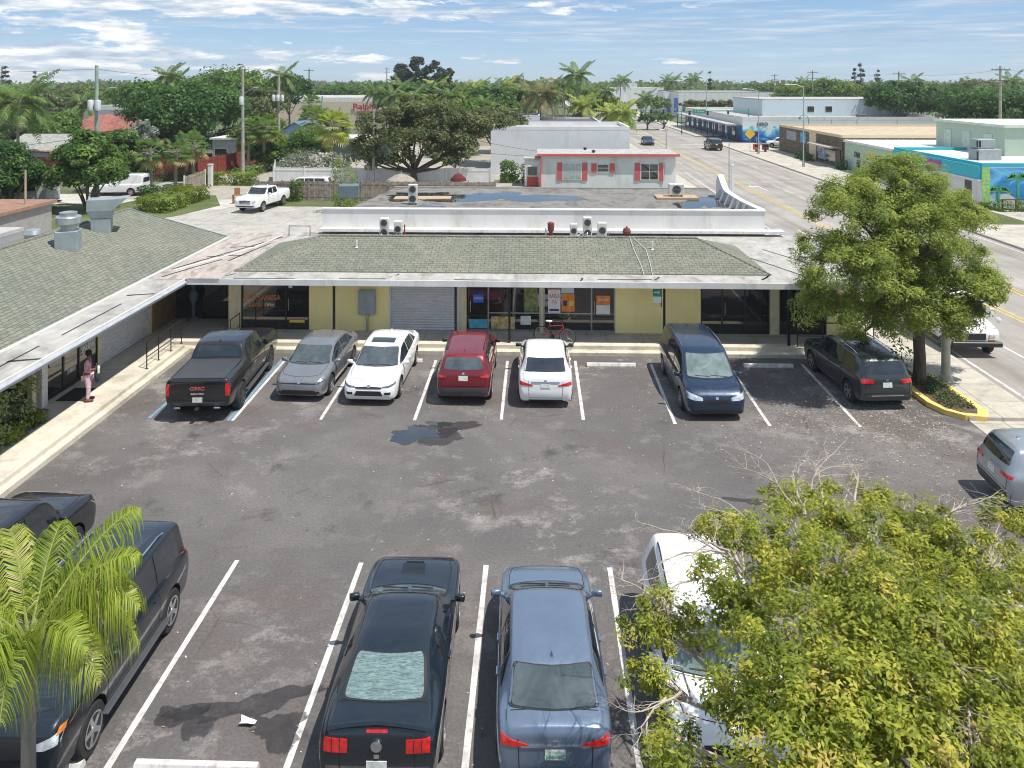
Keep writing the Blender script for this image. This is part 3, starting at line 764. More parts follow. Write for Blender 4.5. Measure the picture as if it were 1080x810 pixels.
def fan_crown(nf, L, rng, blades=14, droop=.5, rise=(-.9, 1.2)):
    V = []; F = []; T = []; mb = MB()
    for k in range(nf):
        a = 2 * pi * k * .618 + rng.normal() * .2; u = k / max(1, nf - 1)
        el = rise[1] + (rise[0] - rise[1]) * u + rng.normal() * .1
        d = np.array([cos(a) * cos(el), sin(a) * cos(el), sin(el)]); st = L * rng.uniform(.45, .6)
        c = d * st; mb.tube([(0, 0, 0), tuple(c * .5 + np.array([0, 0, .04])), tuple(c)], [.03, .022, .015], 4)
        up_ = np.array([0, 0, 1.0]); sd = np.cross(d, up_); sd /= np.linalg.norm(sd) + 1e-9; nn = np.cross(sd, d)
        tn = rng.normal(.5, .13) if u < .82 else rng.normal(.97, .02)
        bl = L * .55
        for j in range(blades):
            th = (-1.35 + 2.7 * j / (blades - 1)); o_ = d * cos(th) + sd * sin(th); l = bl * (1 - .18 * abs(th)) * rng.uniform(.9, 1.08)
            w = (sd * cos(th) - d * sin(th)) * L * .035
            e = c + o_ * l + np.array([0, 0, -droop * l * .45]); m = c + o_ * l * .6
            o = len(V); V += [c, c, m - w, m + w, e, e]
            F += [(o, o + 1, o + 3, o + 2), (o + 2, o + 3, o + 5, o + 4)]; tt = np.clip(tn + rng.normal() * .1, 0, 1); T += [tt] * 2
    return np.array(V), np.array(F), np.array(T), mb
def palm(name, label, loc, h, tr, kind, nf, L, lm, bm_, seed=0, group=None, lean=(0, 0), rach_m=None, **kw):
    rng = np.random.default_rng(seed + 500)
    root = thing(name, label, 'palm', loc, 0, group)
    n = 8; pts = [(lean[0] * (i / n) ** 1.5, lean[1] * (i / n) ** 1.5, -.1 + (h + .1) * i / n) for i in range(n + 1)]
    mb = MB(); mb.tube(pts, [tr * (1.35 if i == 0 else 1.05 - .15 * i / n + rng.normal() * .02) for i in range(n + 1)], 10)
    mb.build('trunk', bm_, root, smooth=60)
    f = palm_crown if kind == 'feather' else fan_crown
    V, F, T, rb = f(nf, L, rng, **kw)
    V = V + np.array([lean[0], lean[1], h])
    raw_mesh('crown', V, F, lm, root, T)
    rb.v = [(v[0] + lean[0], v[1] + lean[1], v[2] + h) for v in rb.v]
    rb.build('leaf_stalks', rach_m or bm_, root)
    return root
def shrub(name, label, loc, size, n, leaf, lm, seed=0, group=None, cat='shrub', bump_=.25, aspect=.5, stem=True):
    """box-like or rounded mass of leaves; size = (lx, ly, lz)"""
    rng = np.random.default_rng(seed + 900)
    root = thing(name, label, cat, loc, 0, group)
    lx, ly, lz = size
    d = rng.normal(size=(n, 3)); d /= np.linalg.norm(d, axis=1, keepdims=True); d = np.sign(d) * np.abs(d) ** .6
    r = 1 - .35 * rng.random((n, 1)) ** 1.4
    P = d * r * np.array([lx / 2, ly / 2, lz / 2]) / np.maximum(np.abs(d).max(axis=1, keepdims=True), .75) + np.array([0, 0, lz / 2])
    ph = rng.uniform(0, 6, 6); P[:, 2] += bump_ * lz * .4 * (np.sin(P[:, 0] * 2.3 + ph[0]) + np.sin(P[:, 1] * 2.9 + ph[1])) * (P[:, 2] / lz)
    T = np.clip(.45 + .18 * np.sin(P[:, 0] * 3 + ph[2]) * np.cos(P[:, 1] * 3 + ph[3]) + rng.normal(0, .15, n), 0, 1)
    V, F = leaves(P, d + np.array([0, 0, .5]) + rng.normal(size=(n, 3)) * .5, leaf, aspect, rng)
    raw_mesh('foliage', V, F, lm, root, T)
    if stem:
        mb = MB()
        for k in range(max(3, int(lx * 2))):
            x = rng.uniform(-lx * .4, lx * .4); y = rng.uniform(-ly * .3, ly * .3)
            mb.tube([(x, y, -.05), (x + rng.normal() * .1, y + rng.normal() * .1, lz * .6)], [.03, .012], 5)
        mb.build('stems', bark('shrub stem', (.10, .08, .06), (.2, .17, .13)), root)
    return root
# ================================================================== the place
carmats()
environment(.34)
# ---- surface materials
def asphalt_lot():
    m, nt, b = _nt('lot asphalt'); co = worldco(nt)
    big = noise(nt, co, .16, 5, .6, .4); mid = noise(nt, co, .75, 7, .68, .7); fine = noise(nt, co, 15, 6, .85)
    r = ramp(nt, big, [(.30, (.088, .081, .080)), (.5, (.116, .107, .103)), (.68, (.160, .147, .140))])
    # pale scuffs and worn patches
    sc = noise(nt, worldco(nt, (.8, 1.0, 1)), .62, 12, .82, .1)
    rs = ramp(nt, sc, [(.515, (0, 0, 0)), (.57, (.55,) * 3), (.66, (1, 1, 1))])
    zone = ramp(nt, noise(nt, co, .11, 4, .5), [(.42, (.12,) * 3), (.58, (1,) * 3)])
    f = mixc(nt, mixc(nt, 1, mixc(nt, .5, rs.outputs[0], mid, 'MULTIPLY'), zone.outputs[0], 'MULTIPLY'), r.outputs[0], (.36, .325, .30))
    # dark oily patches
    ol = noise(nt, co, .42, 9, .72, .15); ro = ramp(nt, ol, [(.57, (0, 0, 0)), (.66, (.85,) * 3)])
    f = mixc(nt, ro.outputs[0], f, (.058, .05, .052))
    br = noise(nt, worldco(nt, (1, 1, 1)), .30, 9, .7, .1); rb = ramp(nt, br, [(.52, (0, 0, 0)), (.60, (.65,) * 3)])
    f = mixc(nt, rb.outputs[0], f, (.108, .088, .080))
    # cracks
    v = N(nt, 'ShaderNodeTexVoronoi', Scale=.23); v.feature = 'DISTANCE_TO_EDGE'
    wn = nt.nodes.new('ShaderNodeTexNoise'); wn.inputs['Scale'].default_value = 1.1; wn.inputs['Detail'].default_value = 5; nt.links.new(co, wn.inputs['Vector'])
    cv = mixc(nt, .14, co, wn.outputs['Color'], 'LINEAR_LIGHT'); nt.links.new(cv, v.inputs['Vector'])
    rc = ramp(nt, v.outputs['Distance'], [(0, (.75,) * 3), (.003, (.35,) * 3), (.006, (0, 0, 0))])
    gate = ramp(nt, noise(nt, co, .3, 3), [(.52, (0, 0, 0)), (.62, (1, 1, 1))])
    f = mixc(nt, mixc(nt, 1, rc.outputs[0], gate.outputs[0], 'MULTIPLY'), f, (.04, .036, .036))
    gr = ramp(nt, fine, [(.3, (.62,) * 3), (.7, (1.38,) * 3)])
    f = mixc(nt, 1, f, gr.outputs[0], 'MULTIPLY')
    nt.links.new(f, b.inputs['Base Color']); b.inputs['Roughness'].default_value = .85
    bump(nt, b, fine, .35, .01)
    return m
def road_mat():
    m, nt, b = _nt('worn road asphalt'); 
    a = noise(nt, worldco(nt, (1.1, .03, 1)), 1.0, 5, .6); c = noise(nt, worldco(nt), .25, 6, .65, .3); fine = noise(nt, worldco(nt), 20, 3, .7)
    r = ramp(nt, a, [(.32, (.25, .225, .195)), (.5, (.31, .285, .255)), (.66, (.37, .345, .315))])
    r2 = ramp(nt, c, [(.35, (.82,) * 3), (.65, (1.12,) * 3)])
    f = mixc(nt, 1, r.outputs[0], r2.outputs[0], 'MULTIPLY')
    gr = ramp(nt, fine, [(.3, (.85,) * 3), (.7, (1.15,) * 3)]); f = mixc(nt, 1, f, gr.outputs[0], 'MULTIPLY')
    nt.links.new(f, b.inputs['Base Color']); b.inputs['Roughness'].default_value = .85; bump(nt, b, fine, .2, .01); return m
def concrete(name, base, joint=1.5, dirt=.5, jx=True, jy=True, off=(0, 0)):
    m, nt, b = _nt(name); co = worldco(nt)
    f = noise(nt, co, .7, 6, .65, .4); fine = noise(nt, co, 18, 4, .7)
    r = ramp(nt, f, [(.3, tuple(c * .72 for c in base)), (.5, base), (.72, tuple(min(1, c * 1.15) for c in base))])
    d = ramp(nt, noise(nt, co, 2.3, 7, .7, .8), [(.5, (0, 0, 0)), (.7, (dirt,) * 3)])
    o = mixc(nt, d.outputs[0], r.outputs[0], tuple(c * .5 for c in base))
    if joint:
        w = nt.nodes.new('ShaderNodeTexBrick'); w.offset = 0; w.inputs['Scale'].default_value = 1; w.inputs['Mortar Size'].default_value = .012
        w.inputs['Brick Width'].default_value = joint; w.inputs['Row Height'].default_value = joint
        w.inputs['Color1'].default_value = (1, 1, 1, 1); w.inputs['Color2'].default_value = (.9, .9, .9, 1); w.inputs['Mortar'].default_value = (.35, .33, .3, 1)
        mp = nt.nodes.new('ShaderNodeMapping'); mp.inputs['Location'].default_value = (off[0], off[1], 0); nt.links.new(co, mp.inputs[0]); nt.links.new(mp.outputs[0], w.inputs['Vector'])
        o = mixc(nt, 1, o, w.outputs['Color'], 'MULTIPLY')
    g = ramp(nt, fine, [(.3, (.9,) * 3), (.7, (1.08,) * 3)]); o = mixc(nt, 1, o, g.outputs[0], 'MULTIPLY')
    nt.links.new(o, b.inputs['Base Color']); b.inputs['Roughness'].default_value = .9; bump(nt, b, fine, .2, .01); return m
def grass_mat(name='grass ground', cols=((.05, .075, .02), (.09, .12, .035), (.16, .17, .06))):
    m, nt, b = _nt(name); co = worldco(nt)
    f = noise(nt, co, .35, 8, .7); fine = noise(nt, co, 9, 4, .8)
    r = ramp(nt, f, [(.3, cols[0]), (.5, cols[1]), (.7, cols[2])]); g = ramp(nt, fine, [(.3, (.6,) * 3), (.7, (1.4,) * 3)])
    nt.links.new(mixc(nt, 1, r.outputs[0], g.outputs[0], 'MULTIPLY'), b.inputs['Base Color']); b.inputs['Roughness'].default_value = 1; bump(nt, b, fine, .8, .05); return m
def shingle(name, along='x', c1=(.172, .182, .152), c2=(.212, .214, .178), c3=(.15, .158, .132)):
    m, nt, b = _nt(name); co = worldco(nt, (1, 1, 1), (0, 0, 0 if along == 'x' else pi / 2))
    w = nt.nodes.new('ShaderNodeTexBrick'); w.offset = .5; w.inputs['Scale'].default_value = 1; w.inputs['Mortar Size'].default_value = .014; w.inputs['Mortar Smooth'].default_value = .3
    w.inputs['Brick Width'].default_value = .32; w.inputs['Row Height'].default_value = .165; w.inputs['Bias'].default_value = 0
    w.inputs['Color1'].default_value = c4(c1); w.inputs['Color2'].default_value = c4(c2); w.inputs['Mortar'].default_value = c4(tuple(c * .42 for c in c3))  # course shadows painted into the colour as darker joint lines
    nz = nt.nodes.new('ShaderNodeTexNoise'); nz.inputs['Scale'].default_value = 3; nz.inputs['Detail'].default_value = 3; nt.links.new(co, nz.inputs['Vector'])
    nt.links.new(mixc(nt, .035, co, nz.outputs['Color'], 'LINEAR_LIGHT'), w.inputs['Vector'])
    tile = noise(nt, worldco(nt, (2.2, 2.2, 1)), 1.6, 2, .9); rt = ramp(nt, tile, [(.35, (.82,) * 3), (.5, (1,) * 3), (.68, (1.18, 1.16, 1.1))])
    o = mixc(nt, 1, w.outputs['Color'], rt.outputs[0], 'MULTIPLY')
    big = noise(nt, worldco(nt, (.5, .5, 1)), .6, 5, .6); rb = ramp(nt, big, [(.35, (.88, .92, .88)), (.65, (1.1, 1.06, 1.0))])
    o = mixc(nt, 1, o, rb.outputs[0], 'MULTIPLY')
    nt.links.new(o, b.inputs['Base Color']); b.inputs['Roughness'].default_value = .95
    bump(nt, b, w.outputs['Fac'], -.5, .02); return m
def flatroof(name, base, stain, streak=(1, 1, 1), amount=.8):
    m, nt, b = _nt(name); f = noise(nt, worldco(nt, streak), .8, 8, .68, .8); g = noise(nt, worldco(nt, streak), 3.2, 6, .7)
    r = ramp(nt, f, [(.36, tuple(min(1, c * 1.12) for c in base)), (.5, base), (.66, stain)])
    r2 = ramp(nt, g, [(.35, (.75,) * 3), (.65, (1.15,) * 3)]); o = mixc(nt, 1, r.outputs[0], r2.outputs[0], 'MULTIPLY')
    nt.links.new(mixc(nt, amount, base, o), b.inputs['Base Color']); b.inputs['Roughness'].default_value = .85; return m

A_LOT = asphalt_lot(); A_ROAD = road_mat()
C_WALK = concrete('sidewalk concrete', (.50, .46, .39), 1.5, .55)
C_STEP = concrete('walkway concrete', (.60, .55, .45), 0, .5)
C_SHOP = concrete('covered walkway floor', (.46, .44, .40), 1.5, .4)
C_ALLEY = concrete('alley concrete', (.42, .40, .36), 3.2, .7)
G_GRASS = grass_mat(); 
G_FAR = grass_mat('neighbourhood ground', ((.05, .07, .025), (.10, .12, .05), (.20, .19, .13)))
WHITE = M('white wall paint', (.74, .74, .73), .7, var=.06, scale=.6, dirt=(.55, .54, .50))
WHITE2 = M('white trim paint', (.72, .71, .69), .5, var=.08, scale=1.2, dirt=(.55, .53, .49))
YELLOW = M('yellow wall paint', (.95, .82, .38), .7, var=.05, scale=.7, dirt=(.88, .73, .34))
CREAM = M('cream column paint', (.66, .60, .38), .7, var=.08, dirt=(.5, .46, .32))
BLACK = M('black painted metal', (.015, .015, .017), .4)
GREYM = M('galvanised steel', (.45, .48, .49), .35, .6, var=.2, scale=3)
PAINTL = M('road paint white', (.62, .60, .57), .8, var=.25, scale=3.5, dirt=(.25, .24, .23))
PAINTY = M('road paint yellow', (.62, .44, .10), .8, var=.25, scale=2, dirt=(.35, .29, .16))
PAINTB = M('road paint blue', (.16, .30, .42), .8, var=.25, scale=2, dirt=(.2, .24, .28))
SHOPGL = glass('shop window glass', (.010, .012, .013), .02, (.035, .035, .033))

def structure(name, mb, mat, smooth=None, kind='structure'):
    o = mb.build(name, mat, None, smooth); mark(o, kind=kind); return o
def sheet(x0, x1, y0, y1, z): return MB().add([(x0, y0, z), (x1, y0, z), (x1, y1, z), (x0, y1, z)], [(0, 1, 2, 3)])
# ---- ground, one sheet to the horizon
structure('ground', sheet(-2500, 2500, -60, 4500, -.06), G_FAR)
structure('parking_lot', sheet(-60, 13.95, -20, 27.2, 0), A_LOT)
s = sheet(16.4, 31.4, -40, 600, 0.0); structure('road', s, A_ROAD)
mb = MB(); mb.b2(13.95, 16.4, 21.2, 600, -.1, .13); mb.b2(13.95, 16.4, -40, 14.0, -.1, .13)
mb.add([(13.95, 14, .012), (16.4, 14, .012), (16.4, 21.2, .012), (13.95, 21.2, .012)], [(0, 1, 2, 3)])
structure('sidewalk', mb, C_WALK)
mb = MB(); mb.b2(31.4, 38.1, 20, 68, -.1, .13); mb.b2(31.4, 38.1, 74, 134, -.1, .12); mb.b2(31.4, 36.5, 150, 600, -.1, .13)
mb.add([(31.4, 68, .01), (60, 68, .01), (60, 74, .01), (31.4, 74, .01)], [(0, 1, 2, 3)])
structure('sidewalk', mb, C_WALK)
structure('side_street', sheet(31.4, 200, 134, 150, -.004), A_ROAD)
structure('side_street', sheet(-200, 16.4, 142, 152, -.004), A_ROAD)
structure('alley', sheet(-34, 13.95, 30, 66.5, -.03), C_ALLEY)
structure('alley', MB().add([(-34, 55, -.026), (-27.6, 60, -.026), (-24.5, 66.5, -.026), (-33.4, 84, -.026), (-36.5, 84, -.026), (-34.5, 70, -.026), (-60, 70, -.026), (-60, 64, -.026), (-36, 64, -.026)], [tuple(range(9))]), concrete('pale alley concrete', (.50, .47, .42), 0, .6))
structure('lawn', sheet(-26, -11, 63.2, 66.3, -.012), G_GRASS)
structure('lawn', MB().add([(-33.5, 52, -.01), (-29.0, 58, -.01), (-27.6, 63.5, -.01), (-30.5, 69.5, -.01), (-36, 69.5, -.01), (-39, 52, -.01)], [tuple(range(6))]), G_GRASS)
structure('lawn', sheet(34.2, 37.6, 55.5, 62.2, .14), G_GRASS)
structure('yard', sheet(-40, 0, 67, 130, -.02), concrete('sandy yard', (.36, .33, .28), 0, .7))
structure('forecourt', sheet(38, 90, 40, 63, .0), concrete('pale forecourt', (.45, .42, .38), 3, .6))

# ---- painted markings
def marking(name, label, pts, w, mat, z=.005, group=None, cat='road marking'):
    (x0, y0), (x1, y1) = pts; d = Vector((x1 - x0, y1 - y0, 0)).normalized(); n = Vector((-d.y, d.x, 0)) * w / 2
    mb = MB(); seg = max(1, int(hypot(x1 - x0, y1 - y0) / .5)); vs = []; rr = random.Random(int(abs(x0 * 31 + y0 * 7)))
    for i in range(seg + 1):
        t = i / seg; p = Vector((x0 + (x1 - x0) * t, y0 + (y1 - y0) * t, z)); a = n * rr.uniform(.88, 1.06)
        vs += [p - a, p + a]
    mb.add(vs, [(2 * i, 2 * i + 1, 2 * i + 3, 2 * i + 2) for i in range(seg)])
    o = mb.build(name, mat, None); mark(o, kind='structure'); return o
far = [(-6.8, 20.65, 25.7), (-3.78, 20.7, 26.1), (-1.0, 20.85, 26.1), (1.63, 20.9, 26.2), (4.52, 20.7, 25.95), (7.48, 20.65, 25.9), (10.3, 20.65, 26.1)]
for x, y0, y1 in far: marking('stall_line', '', [(x, y0), (x, y1)], .11, PAINTL)
marking('stall_line', '', [(-9.60, 20.5), (-9.66, 26.0)], .11, PAINTL); marking('stall_line', '', [(-9.74, 20.5), (-9.80, 26.0)], .12, PAINTB)
marking('stall_line', '', [(-12.35, 20.6), (-12.35, 25.8)], .11, PAINTB)
for x in (-12.3, -9.5, -6.65, -3.82, -1.0, 1.76, 4.6, 7.4, 10.2): marking('stall_line', '', [(x, 7.4), (x, 13.3)], .115, PAINTL)
marking('lane_line', '', [(16.85, -20), (16.85, 30)], .13, PAINTL); marking('lane_line', '', [(16.85, 30), (17.9, 90)], .13, PAINTL)
for x0, x1, y0, y1 in ((22.5, 21.5, 20, 45), (21.5, 21.3, 45, 300), (24.5, 24.75, 0, 38)):
    marking('centre_line', '', [(x0, y0), (x1, y1)], .13, PAINTY); marking('centre_line', '', [(x0 + .32, y0), (x1 + .32, y1)], .13, PAINTY)
for y in np.arange(10, 140, 12.2): marking('lane_line', '', [(28.1, y), (28.1, y + 3)], .12, PAINTL)
for y in np.arange(60, 84, 4.1): marking('lane_line', '', [(24.9, y), (24.8, y + 2)], .12, PAINTL)
for y in np.arange(22, 140, 12.2): marking('lane_line', '', [(19.3, y + 4), (19.2, y + 7)], .12, PAINTL)
marking('lane_line', '', [(30.9, 20), (30.9, 130)], .12, PAINTL)
ar = MB(); z = .005
ar.add([(22.95, 74, z), (23.1, 74, z), (23.1, 77.4, z), (22.95, 77.4, z)], [(0, 1, 2, 3)]); ar.add([(22.95, 76.8, z), (22.95, 77.5, z), (22.4, 77.5, z), (22.4, 78.2, z), (21.95, 77.1, z), (22.4, 76.2, z), (22.4, 76.8, z)], [tuple(range(7))])
mark(ar.build('turn_arrow', PAINTL), kind='structure')
marking('stop_line', '', [(25, 131), (31, 131)], .6, PAINTL); marking('stop_line', '', [(17, 154), (21, 154)], .6, PAINTL)

# ---- wheel stops
def wheel_stop(x, y, lab, w=1.85):
    t = MB(); h = .13; prof = [(-.09, 0), (-.09, .05), (-.05, h), (.05, h), (.09, .05), (.09, 0)]
    t.extr([(-w / 2, p[0], p[1]) for p in prof], (w, 0, 0))
    o = t.build('wheel_stop', CSTOP, None); o.location = (x, y, 0.002); mark(o, lab, 'wheel stop', 'concrete wheel stops of the parking stalls')
CSTOP = M('wheel stop concrete', (.62, .60, .57), .9, var=.15, scale=3, dirt=(.3, .28, .27))
for x, y, l in [(-8.2, 25.9, 'white concrete wheel stop under the rear of the grey sedan'), (-5.2, 25.85, 'white concrete wheel stop behind the white sedan with a sunroof'), (-2.35, 25.85, 'white concrete wheel stop under the red crossover'),
                (.35, 25.9, 'white concrete wheel stop under the nose of the white sedan by the bicycle'), (2.97, 25.65, 'white concrete wheel stop of the empty stall between white sedan and blue minivan'),
                (8.92, 25.75, 'white concrete wheel stop of the empty stall right of the blue minivan'), (-5.22, 7.93, 'long white wheel stop in the empty stall beside the black coupe, at the lower edge'),
                (-8.0, 7.9, 'white wheel stop under the black off-roader in front of the palm'), (-2.3, 7.2, 'wheel stop behind the tail of the black coupe')]:
    wheel_stop(x, y, l, 1.85 if y > 20 else 1.95)

# ---- puddles
def puddle(name, lab, cx, cy, rx, ry, seed, z=.005, mat=None, rz=0):
    r = np.random.default_rng(seed); n = 60; ph = r.uniform(0, 6.3, 6); vs = []
    for k in range(n):
        t = 2 * pi * k / n; q = 1 + .30 * sin(2 * t + ph[0]) + .24 * sin(3 * t + ph[1]) + .16 * sin(5 * t + ph[2]) + .10 * sin(8 * t + ph[3]) + .05 * sin(13 * t + ph[4])
        x, y = rx * q * cos(t), ry * q * sin(t); vs.append((cx + x * cos(rz) - y * sin(rz), cy + x * sin(rz) + y * cos(rz), z))
    R_ = [1.35, 1.18, 1.0, .8, .55, .3]; E_ = [0, .25, .5, .75, .95, 1]; V = []; Ev = []
    for q, e in zip(R_, E_):
        for (x, y, _z) in vs: V.append((cx + (x - cx) * q, cy + (y - cy) * q, z)); Ev.append(e)
    V.append((cx, cy, z)); Ev.append(1); F = [(a * n + k, a * n + (k + 1) % n, (a + 1) * n + (k + 1) % n, (a + 1) * n + k) for a in range(5) for k in range(n)] + [(5 * n + k, 5 * n + (k + 1) % n, 6 * n) for k in range(n)]
    me = bpy.data.meshes.new(name); me.from_pydata(V, [], F); at_ = me.attributes.new('wet', 'FLOAT', 'POINT'); at_.data.foreach_set('value', Ev); me.materials.append(mat or WATER)
    o = bpy.data.objects.new(name, me); COL.objects.link(o); mark(o, kind='structure'); return o
WATER, _n, _b = _nt('dark puddle water'); _b.inputs['Base Color'].default_value = (.035, .04, .045, 1); _b.inputs['Roughness'].default_value = .03; _b.inputs['Specular IOR Level'].default_value = 1.0
bump(_n, _b, noise(_n, worldco(_n), 6, 3), .02, .01)
DAMP = M('damp asphalt', (.045, .041, .043), .45, var=.4, scale=5)
def wet_edge(m, lo, hi, amt, sc, top=1.):
    nt = m.node_tree; b = nt.nodes['Principled BSDF']; at_ = nt.nodes.new('ShaderNodeAttribute'); at_.attribute_name = 'wet'
    f = noise(nt, worldco(nt), sc, 7, .7); mm = nt.nodes.new('ShaderNodeMath'); mm.operation = 'MULTIPLY_ADD'; nt.links.new(f, mm.inputs[0]); mm.inputs[1].default_value = amt; nt.links.new(at_.outputs['Fac'], mm.inputs[2])
    r = ramp(nt, mm.outputs[0], [(lo, (0, 0, 0)), (hi, (top,) * 3)]); nt.links.new(r.outputs[0], b.inputs['Alpha'])
wet_edge(DAMP, .85, 1.45, 1.7, 4.5, .5)
wet_edge(WATER, .80, .84, .7, 2.5)
puddle('puddle', '', -3.45, 19.75, .80, .52, 3); puddle('puddle', '', -2.95, 20.45, .30, .2, 8, .008)
puddle('damp_patch', '', -3.0, 19.9, 1.0, .45, 5, .002, DAMP); puddle('damp_patch', '', -4.9, 9.25, .75, .22, 12, .0030, DAMP, .3); puddle('damp_patch', '', -4.2, 8.75, .4, .22, 15, .0065, DAMP)
puddle('damp_patch', '', -5.8, 8.9, .35, .25, 18, .0095, DAMP); puddle('damp_patch', '', 5.6, 16.2, .35, .12, 19, .003, DAMP)

# ================================================================== the two shop rows
ZF = .28            # walkway floor
SH_X = shingle('shingles of the front roof', 'x'); SH_Y = shingle('shingles of the side roof', 'y')
CANOPY = flatroof('weathered canopy roof', (.40, .385, .355), (.20, .18, .16), (1, .5, 1)); CANOPY_Y = flatroof('weathered side canopy', (.40, .385, .355), (.19, .17, .155), (.6, .35, 1))
VALLEY = flatroof('dirty valley roof', (.42, .37, .33), (.14, .11, .09), (1.6, .5, 1))
SHUTTER = M('corrugated shutter white', (.60, .61, .62), .5, var=.06)
mb = MB(); mb.b2(-17.6, 13.9, 27.3, 30.2, .0, ZF); mb.b2(-17.6, -14.55, -5, 27.3, 0, ZF)
structure('walkway', mb, C_SHOP)
mb = MB(); mb.b2(-14.55, 13.6, 27.12, 27.6, 0, ZF + .004); mb.b2(-14.55, 13.6, 26.75, 27.12, 0, .13); mb.b2(-15.0, -14.0, 3, 26.75, 0, ZF + .004)
mb.b2(-14.0, -13.75, 3, 26.75, 0, .15)
structure('walkway_step', mb, C_STEP)

front = thing('shop_row', 'yellow shop row with green shingle hip roof facing the car park', 'shop building', (0, 31, 0))
P = lambda n, mb, m, par=None, sm=None, lab=None: mb.build(n, m, par or front, sm, W=True, label=lab)
YW = 28.75; ZT = 2.66
# wall segments (x0,x1) yellow, from pixel columns at the wall
def fx(px): return gx(px, YW, 330)
ops = [(fx(254), fx(326)), (fx(411), fx(484)), (fx(492), fx(570)), (fx(573), fx(649)), (fx(739), fx(812)), (fx(822), fx(872))]
segs = []; x = -13.6
x = fx(241)
for a, b_ in ops + [(13.6, 13.6)]:
    if a - x > .05: segs.append((x, a))
    x = b_
for a, b_ in segs:
    w = b_ - a; m_ = YELLOW if w > 1 else CREAM
    P('wall', MB().b2(a, b_, YW, YW + .25, ZF, 2.72), m_)
P('wall', MB().b2(-13.6, 13.6, YW + 2.9, YW + 3.15, 0, 2.72), WHITE)       # rear inner wall closes the shops
P('wall', MB().b2(13.35, 13.6, YW + .25, 36.9, 0, 2.72), WHITE)
P('soffit', MB().b2(-13.9, 13.9, 27.15, YW + .3, 2.70, 2.74), WHITE2)
P('shop_floor', MB().b2(-13.3, 13.3, YW + .25, YW + 2.9, ZF, ZF + .02), M('shop floor tiles', (.2, .18, .16), .4))
# shutter
a, b_ = ops[1]; mb = MB()
n = 22
for k in range(n):
    z0 = ZF + (2.72 - ZF) * k / n; z1 = ZF + (2.72 - ZF) * (k + 1) / n; zm = (z0 + z1) / 2
    mb.add([(a, YW + .10, z0), (b_, YW + .10, z0), (b_, YW + .06, zm), (a, YW + .06, zm), (a, YW + .10, z1), (b_, YW + .10, z1)], [(0, 1, 2, 3), (3, 2, 5, 4)])
mb.b2(a - .02, a + .06, YW - .02, YW + .1, ZF, 2.72); mb.b2(b_ - .06, b_ + .02, YW - .02, YW + .1, ZF, 2.72)
P('roller_shutter', mb, SHUTTER)
# glazed shopfronts
FRAME = M('bronze window frame', (.05, .045, .04), .4, .5); FRAMEL = M('aluminium window frame', (.38, .38, .37), .4, .7)
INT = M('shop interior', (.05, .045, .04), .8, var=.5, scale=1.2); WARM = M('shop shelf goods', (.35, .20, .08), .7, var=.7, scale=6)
def shopfront(a, b_, doors, frame, bands=(), par=None):
    """doors: list of (x0,x1)"""
    z0, z1 = ZF + .04, 2.70
    mb = MB(); mb.b2(a, b_, YW + .05, YW + .11, z0 - .04, z0 + .05); mb.b2(a, b_, YW + .05, YW + .11, z1 - .06, z1)
    xs = sorted({a + .03, b_ - .03} | {x for d in doors for x in d})
    for x in xs: mb.b2(x - .03, x + .03, YW + .04, YW + .12, z0 + .05, z1 - .06)
    spans = [(xs[i], xs[i + 1]) for i in range(len(xs) - 1)]
    for s0, s1 in spans:
        isd = any(abs(s0 - d[0]) < .01 for d in doors)
        if not isd: mb.b2(s0, s1, YW + .06, YW + .10, z0 + .72, z0 + .77)
    w = P('shop_window', mb, frame)
    for s0, s1 in spans:
        isd = any(abs(s0 - d[0]) < .01 for d in doors)
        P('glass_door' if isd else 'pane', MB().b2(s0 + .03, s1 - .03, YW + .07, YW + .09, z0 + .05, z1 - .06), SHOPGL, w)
        if isd: P('door_handle', MB().tube([(s0 + .12, YW + .02, 1.1), (s0 + .12, YW + .02, 1.6)], .015, 6), GREYM, w)
    return w
def poster(name, par, x0, x1, z0, z1, col, lab=None, y=YW + .045):
    return P(name, MB().b2(x0, x1, y - .006, y, z0, z1), col, par, None, lab)
RED = M('poster red', (.65, .05, .04), .6); ORANGE = M('poster orange', (.85, .26, .04), .6, var=.25, scale=5); PWHITE = M('poster white', (.78, .78, .78), .6, var=.1, scale=6)
BLUE = M('poster blue', (.02, .12, .65), .5); CYAN = M('poster cyan', (.08, .45, .62), .5, var=.3, scale=5); NAVY = M('poster navy', (.02, .03, .14), .5); GREEN = M('sign green', (.02, .32, .16), .5); TANP = M('poster tan', (.62, .48, .22), .6, var=.5, scale=7); OLIVE = M('poster olive', (.20, .24, .08), .6, var=.5, scale=6)
rotF = (pi / 2, 0, 0)
def ptext(s, size, mat, par, x, z, y=YW + .03, sx=1):
    o = text('lettering', s, size, mat, par, (0, 0, 0), rotF, .002, sx); im = inv(par); o.location = im @ Vector((x, y, z)); return o
a, b_ = ops[0]
w0 = shopfront(a, b_, [(fx(301), b_ - .03)], FRAME)
P('shelf', MB().b2(a + .2, fx(298), YW + .9, YW + 1.4, ZF + .55, ZF + .60), FRAMEL, w0)
NEON = M('orange window lettering', (.85, .22, .04), .5, var=.3, scale=6); YEL = M('yellow window lettering', (.85, .62, .10), .5)
ptext('GUAYANESA', .30, NEON, w0, fx(276), 1.62, YW + .05, .92); ptext('BAKERY MIX', .21, NEON, w0, fx(276), 1.30, YW + .05, .95); ptext('OPEN', .15, PWHITE, w0, fx(284), 1.32, YW + .045)
poster('window_notice', w0, fx(305), fx(321), .58, .70, YEL); poster('window_notice', w0, fx(304), fx(308), 2.05, 2.25, PWHITE)
a, b_ = ops[2]
